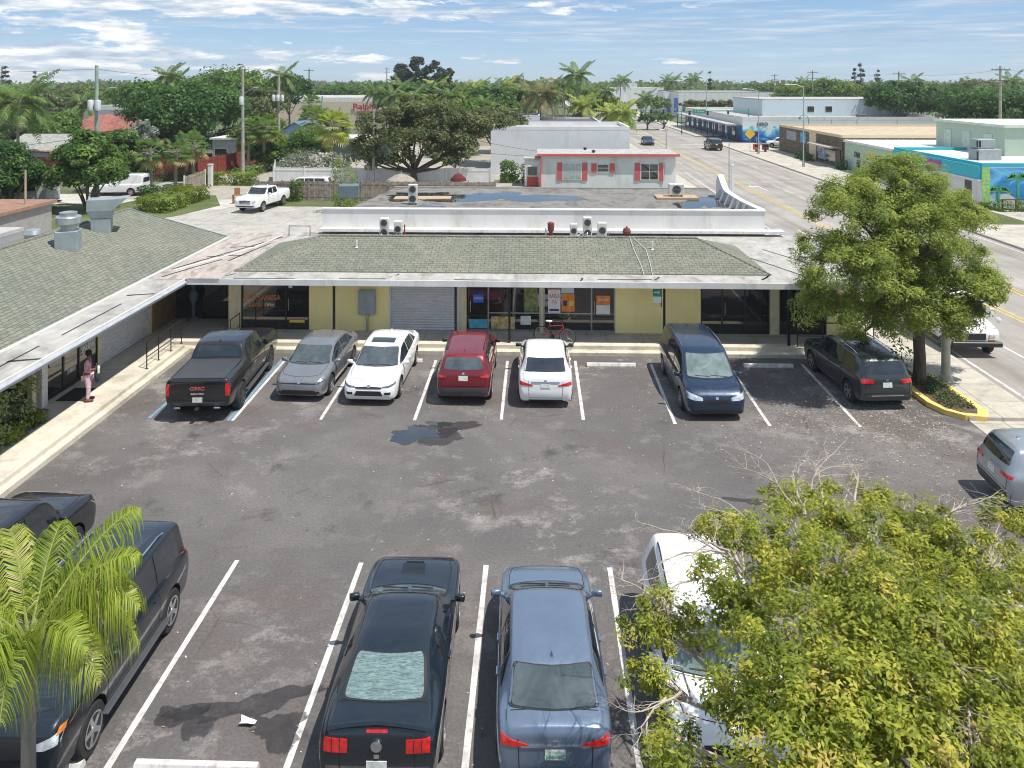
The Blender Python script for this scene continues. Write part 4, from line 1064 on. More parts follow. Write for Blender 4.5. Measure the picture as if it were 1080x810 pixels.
w1 = shopfront(a, b_, [(fx(493), fx(515))], FRAMEL)
Pg = poster('window_sign', w1, fx(499), fx(510), 1.50, 1.85, BLUE); ptext('OPEN', .15, PWHITE, w1, fx(504.5), 1.68, YW + .03)
poster('window_poster', w1, fx(495), fx(514), .42, .80, CYAN); poster('window_poster', w1, fx(518), fx(543), .40, .92, TANP); poster('window_poster', w1, fx(549), fx(560), .58, .95, PWHITE)
poster('window_poster', w1, fx(553), fx(567), 1.15, 2.3, OLIVE); poster('window_poster', w1, fx(496), fx(501), 2.15, 2.35, ORANGE)
mb = MB(); rr = random.Random(3)
for zz in (1.2, 1.55, 1.9, 2.25):
    for k in range(14): mb.box((fx(518) + k * .12, YW + .5, zz + .06), (.07, .08, .12 + .1 * rr.random()))
mark(P('shelf_goods', mb, WARM, w1), kind='stuff')
a, b_ = ops[3]
w2 = shopfront(a, b_, [(fx(624), b_ - .03)], FRAMEL)
p_ = poster('window_poster', w2, fx(576.5), fx(591), 2.12, 2.66, ORANGE); poster('window_poster', w2, fx(592), fx(605.5), 1.92, 2.66, M('poster pale blue', (.55, .66, .74), .6))
poster('window_poster', w2, fx(578), fx(591), 1.10, 2.08, PWHITE); ptext('HABLA', .24, RED, w2, fx(584.5), 1.80, YW + .03, .62); ptext('YA', .22, RED, w2, fx(584.5), 1.56, YW + .03, .8); poster('window_poster', w2, fx(579.5), fx(589.5), 1.17, 1.26, NAVY, y=YW + .033)
poster('window_poster', w2, fx(592.5), fx(606), 1.15, 1.90, ORANGE); poster('window_poster', w2, fx(594), fx(598), 1.4, 1.62, NAVY, y=YW + .033); poster('window_poster', w2, fx(600), fx(605), 1.4, 1.62, YEL, y=YW + .033)
poster('door_poster', w2, fx(629), fx(643.5), 1.45, 1.84, ORANGE); poster('door_poster', w2, fx(629), fx(643.5), 1.05, 1.44, PWHITE); ptext('ABIERTO', .13, PWHITE, w2, fx(636), 1.66, YW + .03, .85)
poster('door_poster', w2, fx(627), fx(632), 2.25, 2.5, M('poster brown', (.4, .14, .05), .6)); poster('door_poster', w2, fx(639), fx(644), 2.15, 2.5, M('poster brown', (.4, .14, .05), .6))
shopfront(*ops[4], [(ops[4][0] + .9, ops[4][0] + 1.85)], FRAME); shopfront(*ops[5], [(ops[5][0] + .5, ops[5][0] + 1.4)], FRAME)
# recessed corner entrance at the left end
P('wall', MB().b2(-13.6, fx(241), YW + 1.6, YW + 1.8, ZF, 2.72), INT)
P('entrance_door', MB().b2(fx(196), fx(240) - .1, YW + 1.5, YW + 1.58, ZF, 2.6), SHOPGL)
P('wall', MB().b2(-17.6, -13.6, 30.35, 30.5, 0, 2.73), INT)  # dark wall added to shut out daylight behind the corner entrance
# statue-like pale figure in the dark shop doorway reads as a blue-grey display dummy
# roof
ZE = 2.86; RX0, RX1 = -12.6, 9.8; RY0 = 28.35; RZ = 3.80; RYR = 31.25
mb = MB(); mb.add([(RX0, RY0, ZE), (RX1, RY0, ZE), (7.3, RYR, RZ), (-9.8, RYR, RZ), (RX0, 34.1, ZE), (RX1, 34.1, ZE)], [(0, 1, 2, 3), (1, 5, 2), (0, 3, 4), (3, 2, 5, 4)])
roof = P('roof', mb, SH_X)
P('ridge_cap', MB().tube([(-9.8, RYR, RZ + .01), (7.3, RYR, RZ + .01)], .05, 6), SH_X, roof)
for q in [((RX0, RY0, ZE), (-9.8, RYR, RZ)), ((RX1, RY0, ZE), (7.3, RYR, RZ))]:
    P('hip_cap', MB().tube(q, .045, 6), SH_X, roof)
mb = MB(); mb.b2(-14.15, 14.0, 27.09, 37.0, 2.74, 2.84); P('canopy', mb, CANOPY)
P('fascia', MB().b2(-14.05, 14.03, 27.03, 27.09, 2.62, 2.855), WHITE2)
P('fascia', MB().b2(14.0, 14.06, 27.09, 36.9, 2.62, 2.855), WHITE2)
# tar joints across the canopy
TAR = M('black roof tar', (.02, .02, .02), .7)
for i, (x, y0, dx, dy) in enumerate([(-12.9, 27.4, .5, .6), (-5.7, 27.9, .12, .25), (-6.0, 27.6, .2, .08), (1.9, 27.25, .1, .5), (4.9, 27.5, .25, .45), (9.2, 27.6, .5, .75), (9.25, 27.65, .5, .75), (11.1, 28.4, -1.3, 3.2), (12.3, 30.0, -1.4, 3.4), (-7.9, 27.3, 1.9, .05), (2.6, 27.5, 2.2, .06), (-3.2, 27.3, 2.0, -.02), (-12.2, 27.2, 2.5, .1)]):
    d = Vector((dx, dy, 0)); nn = Vector((-dy, dx, 0)).normalized() * .035; p = Vector((x, y0, 2.848))
    P('tar_joint', MB().add([p - nn, p + d * .5 - nn * 1.8, p + d - nn, p + d + nn, p + d * .5 + nn * .4, p + nn], [(0, 1, 2, 3, 4, 5)]), TAR, roof)
for i, x in enumerate([fx(361), fx(484), gx(537, 27.4, 350) + .01, gx(700.5, 27.4, 350), gx(831, 27.5, 360)]):
    if i in (0, 1, 3, 4, 2):
        P('post', MB().b2(x - .045, x + .045, 27.35, 27.44, ZF, 2.70), BLACK)
# thin white cable running down the shingles
P('cable', MB().tube([(gx(665, 30.9), 31.2, 3.83), (gx(669, 30), 30.2, 3.50), (gx(676, 29), 28.9, 3.08), (gx(680, 28), 28.2, 2.88)], .012, 5), WHITE2, roof)
P('cable', MB().tube([(gx(668, 30.9), 31.2, 3.83), (gx(682, 30), 30.2, 3.50), (gx(686, 29), 29.0, 3.12), (gx(689, 28), 28.2, 2.88)], .012, 5), WHITE2, roof)
# right end wing: flat roof corner
# ---- electric meter box on the yellow wall
t = thing('electric_box', 'grey electric cabinet mounted on the yellow wall between columns', 'electric box', (fx(388), YW, ZF))
mb = MB(); mb.box((0, -.13, 1.25), (.72, .22, 1.02), 0, .02); mb.build('cabinet', GREYM, t)
MB().box((0, -.255, 1.25), (.64, .03, .92), 0, .01).build('door', M('grey cabinet paint', (.30, .35, .38), .5), t)
MB().box((0, -.27, 1.27), (.66, .02, .03)).box((0, -.275, 1.25), (.03, .02, .9)).build('latch_bar', GREYM, t)
MB().tube([(0, -.1, 0), (0, -.1, .75)], .05, 8).build('conduit', GREYM, t)
t = thing('meter_plate', 'small dark switch box on the yellow wall beside the black post', 'switch box', (fx(365), YW, 2.3)); MB().box((0, -.03, 0), (.12, .06, .18)).box((0, -.065, 0), (.05, .02, .05)).build('box', FRAME, t)
t = thing('wall_sign', 'green and white notice sign on the post beside the blue minivan', 'sign', (gx(693, 27.3, 320), 27.3, 2.0))
MB().box((0, 0, .38), (.34, .02, .30)).build('green_panel', GREEN, t); MB().box((0, 0, .10), (.34, .02, .22)).build('white_panel', PWHITE, t)
MB().box((0, -.015, .40), (.22, .01, .05)).box((.06, -.015, .40), (.05, .01, .14)).build('arrow_mark', PWHITE, t)
MB().box((.17, .03, .2), (.04, .04, .8)).build('bracket', BLACK, t)

# ---- side row
side = thing('shop_row', 'shop row on the far left with long grey green gable roof', 'shop building', (-18, 18, 0))
PS = lambda n, mb, m, par=None, sm=None, lab=None: mb.build(n, m, par or side, sm, W=True, label=lab)
XW = -16.0
def sy(px, py): # y on the wall plane from a picture position
    d = ray(px, py); return d[1] / d[0] * XW
yA, yB, yC, yD, yE = 19.4, 21.05, 24.3, 24.75, 28.4
PS('wall', MB().b2(XW - .25, XW, -4, yA - .9, ZF, 2.9), M('brown wall base', (.16, .11, .08), .8)); PS('column', MB().b2(XW - .02, XW + .16, 20.55, 20.85, ZF, 2.72), WHITE2); PS('column', MB().b2(XW - .02, XW + .14, 20.1, 20.3, ZF, 2.72), CREAM)
PS('wall', MB().b2(XW - .25, XW, yC - .25, yC, ZF, 2.9), CREAM)
PS('wall', MB().b2(XW - 6, XW - 5.7, -4, 35.4, ZF - .3, 2.9), WHITE)
PS('wall', MB().b2(XW - .25, XW, 27.9, 28.1, ZF, 2.9), CREAM); PS('wall', MB().b2(XW - .24, XW - .02, 28.1, 30.4, ZF, 2.8), M('brown door panel', (.28, .17, .09), .6, var=.2))
PS('notice', MB().b2(XW + .0, XW + .01, 28.9, 29.4, 2.15, 2.35), PWHITE)
n = 20; mb = MB()
for k in range(n):
    z0 = ZF + (2.7 - ZF) * k / n; z1 = ZF + (2.7 - ZF) * (k + 1) / n; zm = (z0 + z1) / 2
    mb.add([(XW - .06, yC, z0), (XW - .06, 27.9, z0), (XW - .02, 27.9, zm), (XW - .02, yC, zm), (XW - .06, yC, z1), (XW - .06, 27.9, z1)], [(0, 1, 2, 3), (3, 2, 5, 4)])
PS('roller_shutter', mb, SHUTTER)
# glazed front between the column and the shutter
mb = MB(); z0, z1 = ZF + .02, 2.7; ys = [20.9, 22.0, 22.9, 24.05]
for y in ys: mb.b2(XW - .08, XW - .01, y - .035, y + .035, z0, z1)
mb.b2(XW - .08, XW - .01, 20.9, 24.05, z0, z0 + .1); mb.b2(XW - .08, XW - .01, 20.9, 24.05, z1 - .06, z1); mb.b2(XW - .07, XW - .02, 20.9, 22.0, 1.0, 1.06)
w3 = PS('shop_window', mb, FRAME)
for i in range(3): PS('glass_door' if i == 1 else 'pane', MB().b2(XW - .06, XW - .04, ys[i] + .03, ys[i + 1] - .03, z0 + .08, z1 - .06), SHOPGL, w3)
for (y0, y1, za, zb) in ((21.1, 21.7, 1.5, 2.1), (22.95, 23.5, 1.7, 2.3), (23.1, 23.9, 1.1, 1.5), (22.2, 22.7, .75, .9)): PS('window_notice', MB().b2(XW - .035, XW - .028, y0, y1, za, zb), M('window notice paper', (.45, .44, .42), .6, var=.5, scale=8), w3)
t = text('lettering', 'SALON', .28, PWHITE, w3, (0, 0, 0), (pi / 2, 0, pi / 2), .002); t.location = inv(w3) @ Vector((XW - .02, 23.45, 1.3))
PS('window_post_lamp', MB().box((XW + .12, 21.9, 1.9), (.12, .18, .4), 0, .03), BLACK)
mb = MB(); mb.b2(-15.75, -14.15, -4, 27.09, 2.74, 2.84); PS('canopy', mb, CANOPY_Y)
PS('fascia', MB().b2(-14.15, -14.09, -4, 27.03, 2.60, 2.86), WHITE2); PS('gutter', MB().tube([(-14.05, -4, 2.72), (-14.05, 27.0, 2.72)], .045, 8), M('grey gutter', (.5, .53, .58), .4, .3))
PS('soffit', MB().b2(XW, -14.15, -4, 27.15, 2.70, 2.735), WHITE2)
EX, RXX, RZZ, GY = -15.7, -20.9, 4.28, 35.4
mb = MB(); mb.add([(EX, -4, 2.87), (EX, GY, 2.87), (RXX, GY, RZZ), (RXX, -4, RZZ), (2 * RXX - EX, -4, 2.87), (2 * RXX - EX, GY, 2.87)], [(0, 1, 2, 3), (3, 2, 5, 4)])
mb.add([(EX, GY, 2.87), (2 * RXX - EX, GY, 2.87), (RXX, GY, RZZ)], [(0, 1, 2)])
r2 = PS('roof', mb, SH_Y)
PS('ridge_cap', MB().tube([(RXX, -4, RZZ + .01), (RXX, GY, RZZ + .01)], .06, 6), SH_Y, r2)
PS('edge_flashing', MB().b2(EX - .02, EX + .10, -4, GY, 2.845, 2.90), WHITE2, r2)
PS('edge_flashing', MB().extr([(EX, GY, 2.86), (RXX, GY, RZZ - .01), (RXX, GY, RZZ + .05), (EX, GY, 2.92)], (0, .06, 0)), GREYM, r2)
mb = MB(); mb.b2(-15.58, -12.7, 27.0, 36.6, 2.845, 2.855); PS('valley_roof', mb, VALLEY)
for (p0, p1) in (((-15.4, 28.6), (-12.9, 35.6)), ((-15.2, 27.3), (-14.0, 30.5)), ((-13.6, 30.2), (-13.0, 34.0)), ((-14.9, 31.0), (-13.2, 31.4)), ((-14.6, 33.0), (-13.4, 33.3))):
    d = Vector((p1[0] - p0[0], p1[1] - p0[1], 0)); nn = Vector((-d.y, d.x, 0)).normalized() * .05
    a_ = Vector((*p0, 2.862)); PS('tar_joint', MB().add([a_ - nn, a_ + d * .5 - nn * .4, a_ + d - nn, a_ + d + nn, a_ + d * .45 + nn * 1.8, a_ + nn], [(0, 1, 2, 3, 4, 5)]), TAR, r2)
for (y0, y1, xx) in ((4, 9, -15.0), (9.5, 14, -14.9), (15, 19, -14.95), (20, 23.5, -14.85), (17.6, 17.9, -14.4), (24.5, 24.8, -14.6), (12.2, 12.5, -14.5)):
    PS('tar_joint', MB().add([(xx - .03, y0, 2.848), (xx + .03, y0, 2.848), (xx + .06, y1, 2.848), (xx, y1, 2.848)], [(0, 1, 2, 3)]) if y1 - y0 > 1 else MB().add([(xx - .6, y0, 2.848), (xx + .3, y0 + .3, 2.848), (xx + .3, y1 + .1, 2.848), (xx - .6, y1 - .15, 2.848)], [(0, 1, 2, 3)]), TAR, r2)
# white cable-like conduit between the roofs
PS('cable', MB().tube([(-13.0, 35.8, 2.9), (-13.4, 33, 2.88), (-14.3, 30.5, 2.88), (-15.2, 28.3, 2.88)], .03, 5), WHITE2, r2)

# ---- roof fans on the side roof
def roofz(x): return 2.87 + (EX - x) / (EX - RXX) * (RZZ - 2.87)
t = thing('exhaust_fan', 'round spun metal kitchen exhaust fan on a square grey curb on the side roof', 'roof fan', (-19.45, 27.9, roofz(-19.45)))
MB().box((0, 0, .25), (.85, .85, 1.0), .3, .02).build('curb', M('grey green duct paint', (.33, .38, .39), .5, .3), t)
MB().lathe([(.30, .74), (.30, .95), (.46, 1.0), (.50, 1.05), (.50, 1.30), (.46, 1.34), (.32, 1.36), (.34, 1.50), (.20, 1.53), (0.01, 1.54)], (0, 0, 0), 28).build('fan_housing', GREYM, t, smooth=30)
t = thing('supply_fan', 'square grey intake hood with a slanted open mouth on the side roof', 'roof fan', (-19.9, 31.2, roofz(-19.9)))
DU = M('grey green duct paint', (.33, .38, .39), .5, .3)
MB().box((0, 0, .2), (.8, .8, .8), .35, .02).build('curb', DU, t)
c, s_ = cos(.35), sin(.35)
def rt(x, y, z): return (x * c - y * s_, x * s_ + y * c, z)
mb = MB(); mb.add([rt(-.42, -.42, .6), rt(.42, -.42, .6), rt(.42, .42, .6), rt(-.42, .42, .6), rt(-.55, -.5, .95), rt(.5, -.5, .95), rt(.5, .5, .95), rt(-.55, .5, .95), rt(-.55, -.5, 1.45), rt(.5, -.5, 1.45), rt(.5, .5, 1.45), rt(-.55, .5, 1.45)],
    [(0, 1, 5, 4), (1, 2, 6, 5), (2, 3, 7, 6), (3, 0, 4, 7), (4, 5, 9, 8), (5, 6, 10, 9), (6, 7, 11, 10), (7, 4, 8, 11), (8, 9, 10, 11)])
mb.build('hood', DU, t); MB().add([rt(.5, -.5, 1.45), rt(1.15, -.5, 1.5), rt(.52, -.5, .95), rt(.5, .5, 1.45), rt(1.15, .5, 1.5), rt(.52, .5, .95)], [(0, 1, 2), (5, 4, 3), (0, 3, 4, 1)]).build('slanted_mouth', DU, t)
t = thing('roof_vent', 'small ribbed metal turbine vent behind the ridge of the side roof', 'vent', (-22.0, 29.5, 3.55)); MB().lathe([(.16, 0), (.16, .35), (.34, .42), (.38, .6), (.30, .78), (.02, .85)], n=18).build('turbine', GREYM, t, smooth=30)

# ================================================================== flat roofed building behind
fb = thing('flat_roof_building', 'white flat roofed building with parapet and rain pools behind the shops', 'building', (0, 43, 0))
PF = lambda n, mb, m, par=None, sm=None, lab=None: mb.build(n, m, par or fb, sm, W=True, label=lab)
PARW = M('whitewashed parapet', (.70, .69, .67), .8, var=.08, scale=.5, dirt=(.52, .49, .45))
PF('wall', MB().prism([(-11.2, 37.2), (12.0, 37.2), (12.0, 50.2), (-9.85, 50.2)], 0, 3.35), WHITE)
ROOFM = flatroof('grey rain stained roof', (.205, .192, .175), (.07, .066, .062), (1, .8, 1)); 
PF('roof', MB().add([(-11.25, 37.4, 3.40), (12.0, 37.4, 3.40), (12.0, 50.3, 3.40), (-9.8, 50.3, 3.40)], [(0, 1, 2, 3)]), ROOFM)
PF('parapet', MB().b2(-11.25, 12.05, 37.0, 37.3, 0, 4.06), PARW); PF('coping', MB().b2(-11.3, 12.1, 36.95, 37.36, 4.06, 4.12), WHITE2)
PF('ledge', MB().b2(-11.3, 12.9, 36.45, 36.998, 2.98, 3.12), M('white ledge render', (.72, .71, .70), .8, dirt=(.45, .42, .38)))
mb = MB(); prof = []
yy = list(np.linspace(37.3, 46.5, 20))
for y in yy:
    t_ = (y - 37.3) / 9.2; z = 4.05 - .12 * sin(pi * t_) + (.75 * max(0, (t_ - .82) / .18) ** 1.2)
    prof.append((y, z))
mb.extr([(11.85, 37.3, 3.35)] + [(11.85, y, z) for y, z in prof] + [(11.85, 46.9, 4.7), (11.85, 47.2, 4.4), (11.85, 47.25, 3.35)], (.22, 0, 0)); PF('side_parapet', mb, PARW)
mb = MB(); mb.extr([(11.78, 37.3, 4.06)] + [(11.78, y, z + .01) for y, z in prof] + [(11.78, y, z + .09) for y, z in reversed(prof)], (.36, 0, 0)); PF('coping', mb, WHITE2)
for y in np.arange(38.4, 46.5, 1.25): PF('buttress', MB().extr([(11.85, y, 3.41), (11.45, y, 3.41), (11.75, y, 4.0), (11.85, y, 4.0)], (0, .14, 0)), PARW)
PF('back_kerb', MB().b2(-9.8, 12, 50.2, 50.45, 3.3, 3.48), M('grey roof edge', (.30, .29, .27), .8))
WROOF, _n, _b = _nt('rain water on roof'); _b.inputs['Base Color'].default_value = (.03, .035, .04, 1); _b.inputs['Roughness'].default_value = .02; _b.inputs['Specular IOR Level'].default_value = 1.0
wet_edge(WROOF, .74, .80, .6, .9)
for i, (x, y, rx, ry) in enumerate([(-2.2, 46.0, 3.6, 2.2), (-8.0, 46.5, 1.8, 1.5), (10.4, 44.0, 1.3, 2.3), (-6.0, 41.2, 3.0, .9), (1.8, 41.0, 1.8, .6)]):
    o = puddle('rain_pool', '', x, y, rx, ry, 30 + i, 3.404 + .004 * i, WROOF)
# AC units etc.
def ac_unit(name, lab, x, y, z, w=.85, h=.95, d=.35, fans=1, rz=0, group=None, mat=None):
    t = thing(name, lab, 'AC unit', (x, y, z), rz, group)
    MB().box((0, 0, h / 2 + .06), (w, d, h), 0, .03).build('case', mat or ACW, t)
    for k in range(fans):
        zc = .06 + h * (k + .5) / fans; r = min(w, h / fans) * .38
        MB().lathe([(r, -d / 2 - .012), (r, -d / 2 - .03), (r * .85, -d / 2 - .03), (r * .8, -d / 2 - .008)], (0, 0, zc), 20, 'y').build('fan_ring', M('grey fan grille', (.12, .12, .13), .6), t)
        g = MB()
        for a in range(6): g.tube([(0, -d / 2 - .03, zc), (r * .9 * cos(a * pi / 3), -d / 2 - .03, zc + r * .9 * sin(a * pi / 3))], .008, 4)
        g.build('fan_guard', BLACK, t)
    g = MB()
    for k in range(7): g.box((w / 2 + .004, 0, h * (k + 1.2) / 9 + .06), (.008, d * .8, .02))
    g.build('louvres', M('grey fan grille', (.12, .12, .13), .6), t)
    MB().box((-w * .35, 0, .03), (.06, d * 1.1, .06)).box((w * .35, 0, .03), (.06, d * 1.1, .06)).build('feet', BLACK, t)
    return t
ACW = M('off white appliance paint', (.62, .62, .58), .5, var=.08, dirt=(.4, .38, .33))
zr = 2.845
for i, (px, w, h, lab) in enumerate([(405.5, .46, .95, 'white condenser unit standing before the parapet, left of the one with a red pipe'), (420, .42, .8, 'white condenser unit with a red pipe beside it, before the parapet'),
    (605, .38, .72, 'small white condenser on the left of the middle trio'), (619.5, .46, 1.05, 'tallest white condenser in the middle trio before the parapet'), (635, .46, .78, 'white condenser on the right of the middle trio')]):
    ac_unit('condenser', lab, gx(px, 35.7, 240), 35.7, zr, w, h, .32, 2 if h > .85 else 1, 0, 'condensers standing before the parapet')
def pipe_tangle(lab, x0, x1, seed):
    r = random.Random(seed); t = thing('roof_piping', lab, 'pipes', ((x0 + x1) / 2, 35.4, zr)); 
    for k in range(7):
        a_ = r.uniform(x0, x1); b2_ = r.uniform(x0, x1); m_ = (a_ + b2_) / 2; c0 = (x0 + x1) / 2
        MB().tube([(a_ - c0, r.uniform(-.1, .2), .04), (a_ - c0, -.1, r.uniform(.12, .4)), (m_ - c0, -.2, r.uniform(.05, .35)), (b2_ - c0, r.uniform(-.3, .1), .05)], .022, 5).build('pipe', [BLACK, GREYM, WHITE2][k % 3], t, smooth=60)
pipe_tangle('tangle of black and white refrigerant pipes at the foot of the left condensers', gx(396, 35.5, 245), gx(428, 35.5, 245), 1); pipe_tangle('tangle of black and white refrigerant pipes at the foot of the middle trio', gx(598, 35.5, 245), gx(648, 35.5, 245), 2)
REDP = M('rusty red vent paint', (.20, .045, .035), .7, var=.3)
t = thing('roof_vent', 'rusty red square vent pipe before the parapet left of the middle trio', 'vent', (gx(581, 35.8, 240), 35.8, zr)); MB().lathe([(.10, 0), (.10, .35), (.17, .38), (.17, .78), (.03, .84)], n=12).build('stack', REDP, t); MB().b2(-.3, -.22, -.05, .05, 0, .5).build('support', GREYM, t)
t = thing('roof_vent', 'red domed mushroom vent before the parapet right of the middle trio', 'vent', (gx(661, 35.6, 240), 35.6, zr)); MB().lathe([(.10, 0), (.10, .3), (.20, .32), (.22, .42), (.16, .55), (.06, .6), (.02, .68)], n=16).build('hood', REDP, t, smooth=30)
t = thing('roof_vent', 'red pipe standing between the two left condensers', 'vent', (gx(427, 35.5, 240), 35.4, zr)); MB().lathe([(.10, 0), (.14, .02), (.14, .22), (.04, .24), (.04, .7), (.03, .72)], n=12).build('stack', REDP, t)
t = ac_unit('condenser', 'tall white twin fan condenser standing by the rain pool on the flat roof', gx(435.5, 43, 210), 43, 3.41, .55, 1.15, .35, 2)
t = ac_unit('condenser', 'white condenser on a timber pallet near the curved parapet', gx(713, 46, 200), 46, 3.55, .95, .72, .45, 1)
MB().box((0, 0, -.08), (2.6, 1.4, .12)).build('pallet', M('weathered plywood', (.45, .33, .22), .9), t)
t = ac_unit('condenser', 'large grey green air conditioner at the left corner of the flat roof', gx(368, 45.2, 212), 45.2, 3.41, 1.25, .82, 1.0, 0, .2, None, M('grey green appliance', (.12, .17, .18), .5))
t = thing('plywood_sheet', 'pale plywood sheet lying on the wet flat roof', 'plywood', (gx(446, 45.5, 205), 45.5, 3.412)); MB().box((0, 0, .02), (3.6, 1.2, .04), .05).build('sheet', M('weathered plywood', (.45, .33, .22), .9), t)
for i, px in enumerate((362, 489, 521, 540, 744)):
    pass
# small pipe vents on shingles
for i, (px, py, lab) in enumerate([(376, 266, 'thin white pipe vent on the left half of the green shingle roof'), (688, 258, 'thin white pipe vent beside the cables on the green shingle roof')]):
    d = ray(px, py); y = 30.3; z = 3.48; t = thing('pipe_vent', lab, 'vent', (gx(px, y, py), y, z)); MB().lathe([(.09, 0), (.04, .03), (.04, .32), (.03, .33)], n=10).build('pipe', WHITE2, t)
# dark scuppers on the ledge wall
for px in (363, 463, 506, 676, 702, 760):
    PF('scupper', MB().b2(gx(px, 36.9, 243) - .16, gx(px, 36.9, 243) + .16, 36.94, 37.01, 2.86, 2.97), M('scupper grey', (.15, .15, .15), .7))
t = thing('roof_railing', 'grey pipe frame standing at the left corner of the flat roof', 'railing', (gx(316, 36, 245), 36.0, 2.85)); 
mb = MB(); W_ = 1.1; mb.tube([(-W_ / 2, 0, 0), (-W_ / 2, 0, .5), (W_ / 2, 0, .5), (W_ / 2, 0, 0)], .035, 6); mb.build('frame', M('grey pipe', (.25, .23, .23), .6), t)
# ================================================================== vehicles
PB = paint('black paint', (.008, .009, .012), .0, .3); PBB = paint('blue black paint', (.005, .011, .018), .1, .3); 
PSIL = paint('grey silver paint', (.27, .275, .29), .55, .3); PW = paint('white paint', (.80, .80, .80), 0, .35); PR = paint('dark red paint', (.20, .008, .018), .3, .32)
PNAVY = paint('deep blue paint', (.004, .022, .060), .25, .3); PDG = paint('dark grey green paint', (.035, .045, .05), .4, .35); PSB = paint('steel blue paint', (.20, .26, .35), .6, .3); PLS = paint('light silver paint', (.40, .43, .46), .6, .35)
REDB = M('red badge lettering', (.42, .10, .10), .3); WLET = M('white badge lettering', (.7, .7, .7), .3)
# black pickup with covered bed
t, I = car('pickup', 'pickup_truck', 'black pickup truck with a covered bed parked beside the side shops', 'pickup', (-10.72, 23.2, 0), radians(4.0), PB, rim='six', mirror_m=None,
    rear=dict(bumper=(.96, .54, .70), bump_m='chromed'), over=dict(L=5.9)) if False else car('pickup', 'pickup_truck', 'black pickup truck with a covered bed parked beside the side shops', 'pickup', (-10.82, 23.2, 0), radians(3.6), PB, dict(W=2.1), rim='six', rear=dict(bumper=(.96, .54, .66), bump_m='clad'))
Y_ = I['Y']; H_ = I['H']
panel(I['bvh'], [(-.80 * H_, Y_(.015), 0), (.80 * H_, Y_(.015), 0)], [(-.80 * H_, Y_(.305), 0), (.80 * H_, Y_(.305), 0)], (0, 0, -1), 'bed_cover', M('charcoal bed cover', (.045, .048, .055), .55), t, .02, 4, 8, .03)
for x in (-.27, .27): pass
panel(I['bvh'], [(-.80 * H_, 0, .72), (.80 * H_, 0, .72)], [(-.80 * H_, 0, .735), (.80 * H_, 0, .735)], (0, 1, 0), 'tailgate_gap', MT['seam'], t, .003, 1, 10, .004)
text('badge_lettering', 'GMC', .14, REDB, t, (0, -I['L'] / 2 - .03, 1.10), (pi / 2, 0, 0), .012, 1.5, .006); text('badge_lettering', 'ELEVATION', .06, WLET, t, (0, -I['L'] / 2 - .02, .93), (pi / 2, 0, 0), .006, 1.3)
for sx in (-1, 1):
    MB().box((sx * (H_ + .02), Y_(.5), .42), (.14, 2.5, .05), 0, .02).build('running_board', MT['clad'], t); MB().box((sx * .62, -I['L'] / 2 - .02, .50), (.2, .1, .06), 0, .02).build('exhaust_tip', MT['chrome'], t)
MB().box((0, -I['L'] / 2 - .05, .47), (.12, .18, .08), 0, .02).build('tow_hitch', MT['trim'], t)
MB().box((0, -I['L'] / 2 - .03, 1.345), (1.5, .05, .03), 0, .01).build('tailgate_lip', MT['trim'], t)
# grey compact sedan
car('sedan', 'parked_car', 'grey compact sedan with its nose outwards beside the black pickup', 'car', (-7.82, 24.2, 0), pi - radians(2.5), PSIL, dict(L=4.5, W=1.80), 'glass', 'midglass',
    front=dict(lamp='lampdark', grille=(.78, .615, .66), intake=(.72, .25, .42), lampz=(.62, .70), lampx=(.5, .95)), sunroof=False)
car('sedan', 'parked_car', 'white sedan with a dark sunroof, nose outwards beside the grey sedan', 'car', (-5.42, 24.15, 0), pi - radians(1.5), PW, dict(L=4.9, W=1.86), 'glass', 'midglass',
    front=dict(lamp='lampdark', grille=(.50, .60, .66), intake=(.52, .36, .52), lampz=(.63, .71)), sunroof=(.47, .56))
t, I = car('suv', 'parked_car', 'dark red crossover parked nose in with black mirrors and its tail outwards', 'car', (-2.32, 24.1, 0), 0, PR, dict(W=1.86), rails='black', mirror_m='trim', rwm='midglass',
    rear=dict(lampm='red', lampx=(.62, .97), lampz=(.95, 1.03), bumper=(.86, .34, .62)))
t, I = car('sedan', 'parked_car', 'white sedan with red tail lamps parked nose in front of the bicycle', 'car', (.43, 24.1, 0), 0, PW, dict(L=4.82, W=1.84), mirror_m='trim', rwm='glass',
    rear=dict(lampx=(.46, .94), lampz=(.76, .87), slim=1, plate=(.70, 0), bumper=(.6, .24, .30)))
MB().box((0, -2.40, .885), (.95, .03, .035), 0, .01).build('chrome_strip', MT['chrome'], t)
# blue minivan
t, I = car('van', 'minivan', 'dark blue minivan with a grille between pale headlights facing the car park', 'minivan', (5.82, 23.42, 0), pi + radians(1.5), PNAVY, None, 'glass', 'lightglass', rails='chrome',
    front=dict(lamp='lamp', lampx=(.46, .97), lampz=(.68, .86), grille=(.38, .58, .74), intake=(.66, .24, .40)))
panel(I['bvh'], [(-.55, 0, .20), (.55, 0, .20)], [(-.55, 0, .235), (.55, 0, .235)], (0, -1, 0), 'chrome_strip', MT['chrome'], t, .02, 1, 8, .02)
# dark crossover under the tree
t, I = car('suv', 'parked_car', 'dark grey crossover in the tree shade beside the yellow kerb', 'car', (11.48, 24.15, 0), radians(5), PDG, dict(L=4.55, W=1.87), rails='chrome', sunroof=(.28, .55),
    rear=dict(lampx=(.5, .97), lampz=(.90, 1.05), lampm='red', plate=(.78, 0), bumper=(.8, .34, .52)))
panel(I['bvh'], [(-.55, 0, .50), (.55, 0, .50)], [(-.55, 0, .53), (.55, 0, .53)], (0, 1, 0), 'chrome_strip', MT['chrome'], t, .02, 1, 8, .02)
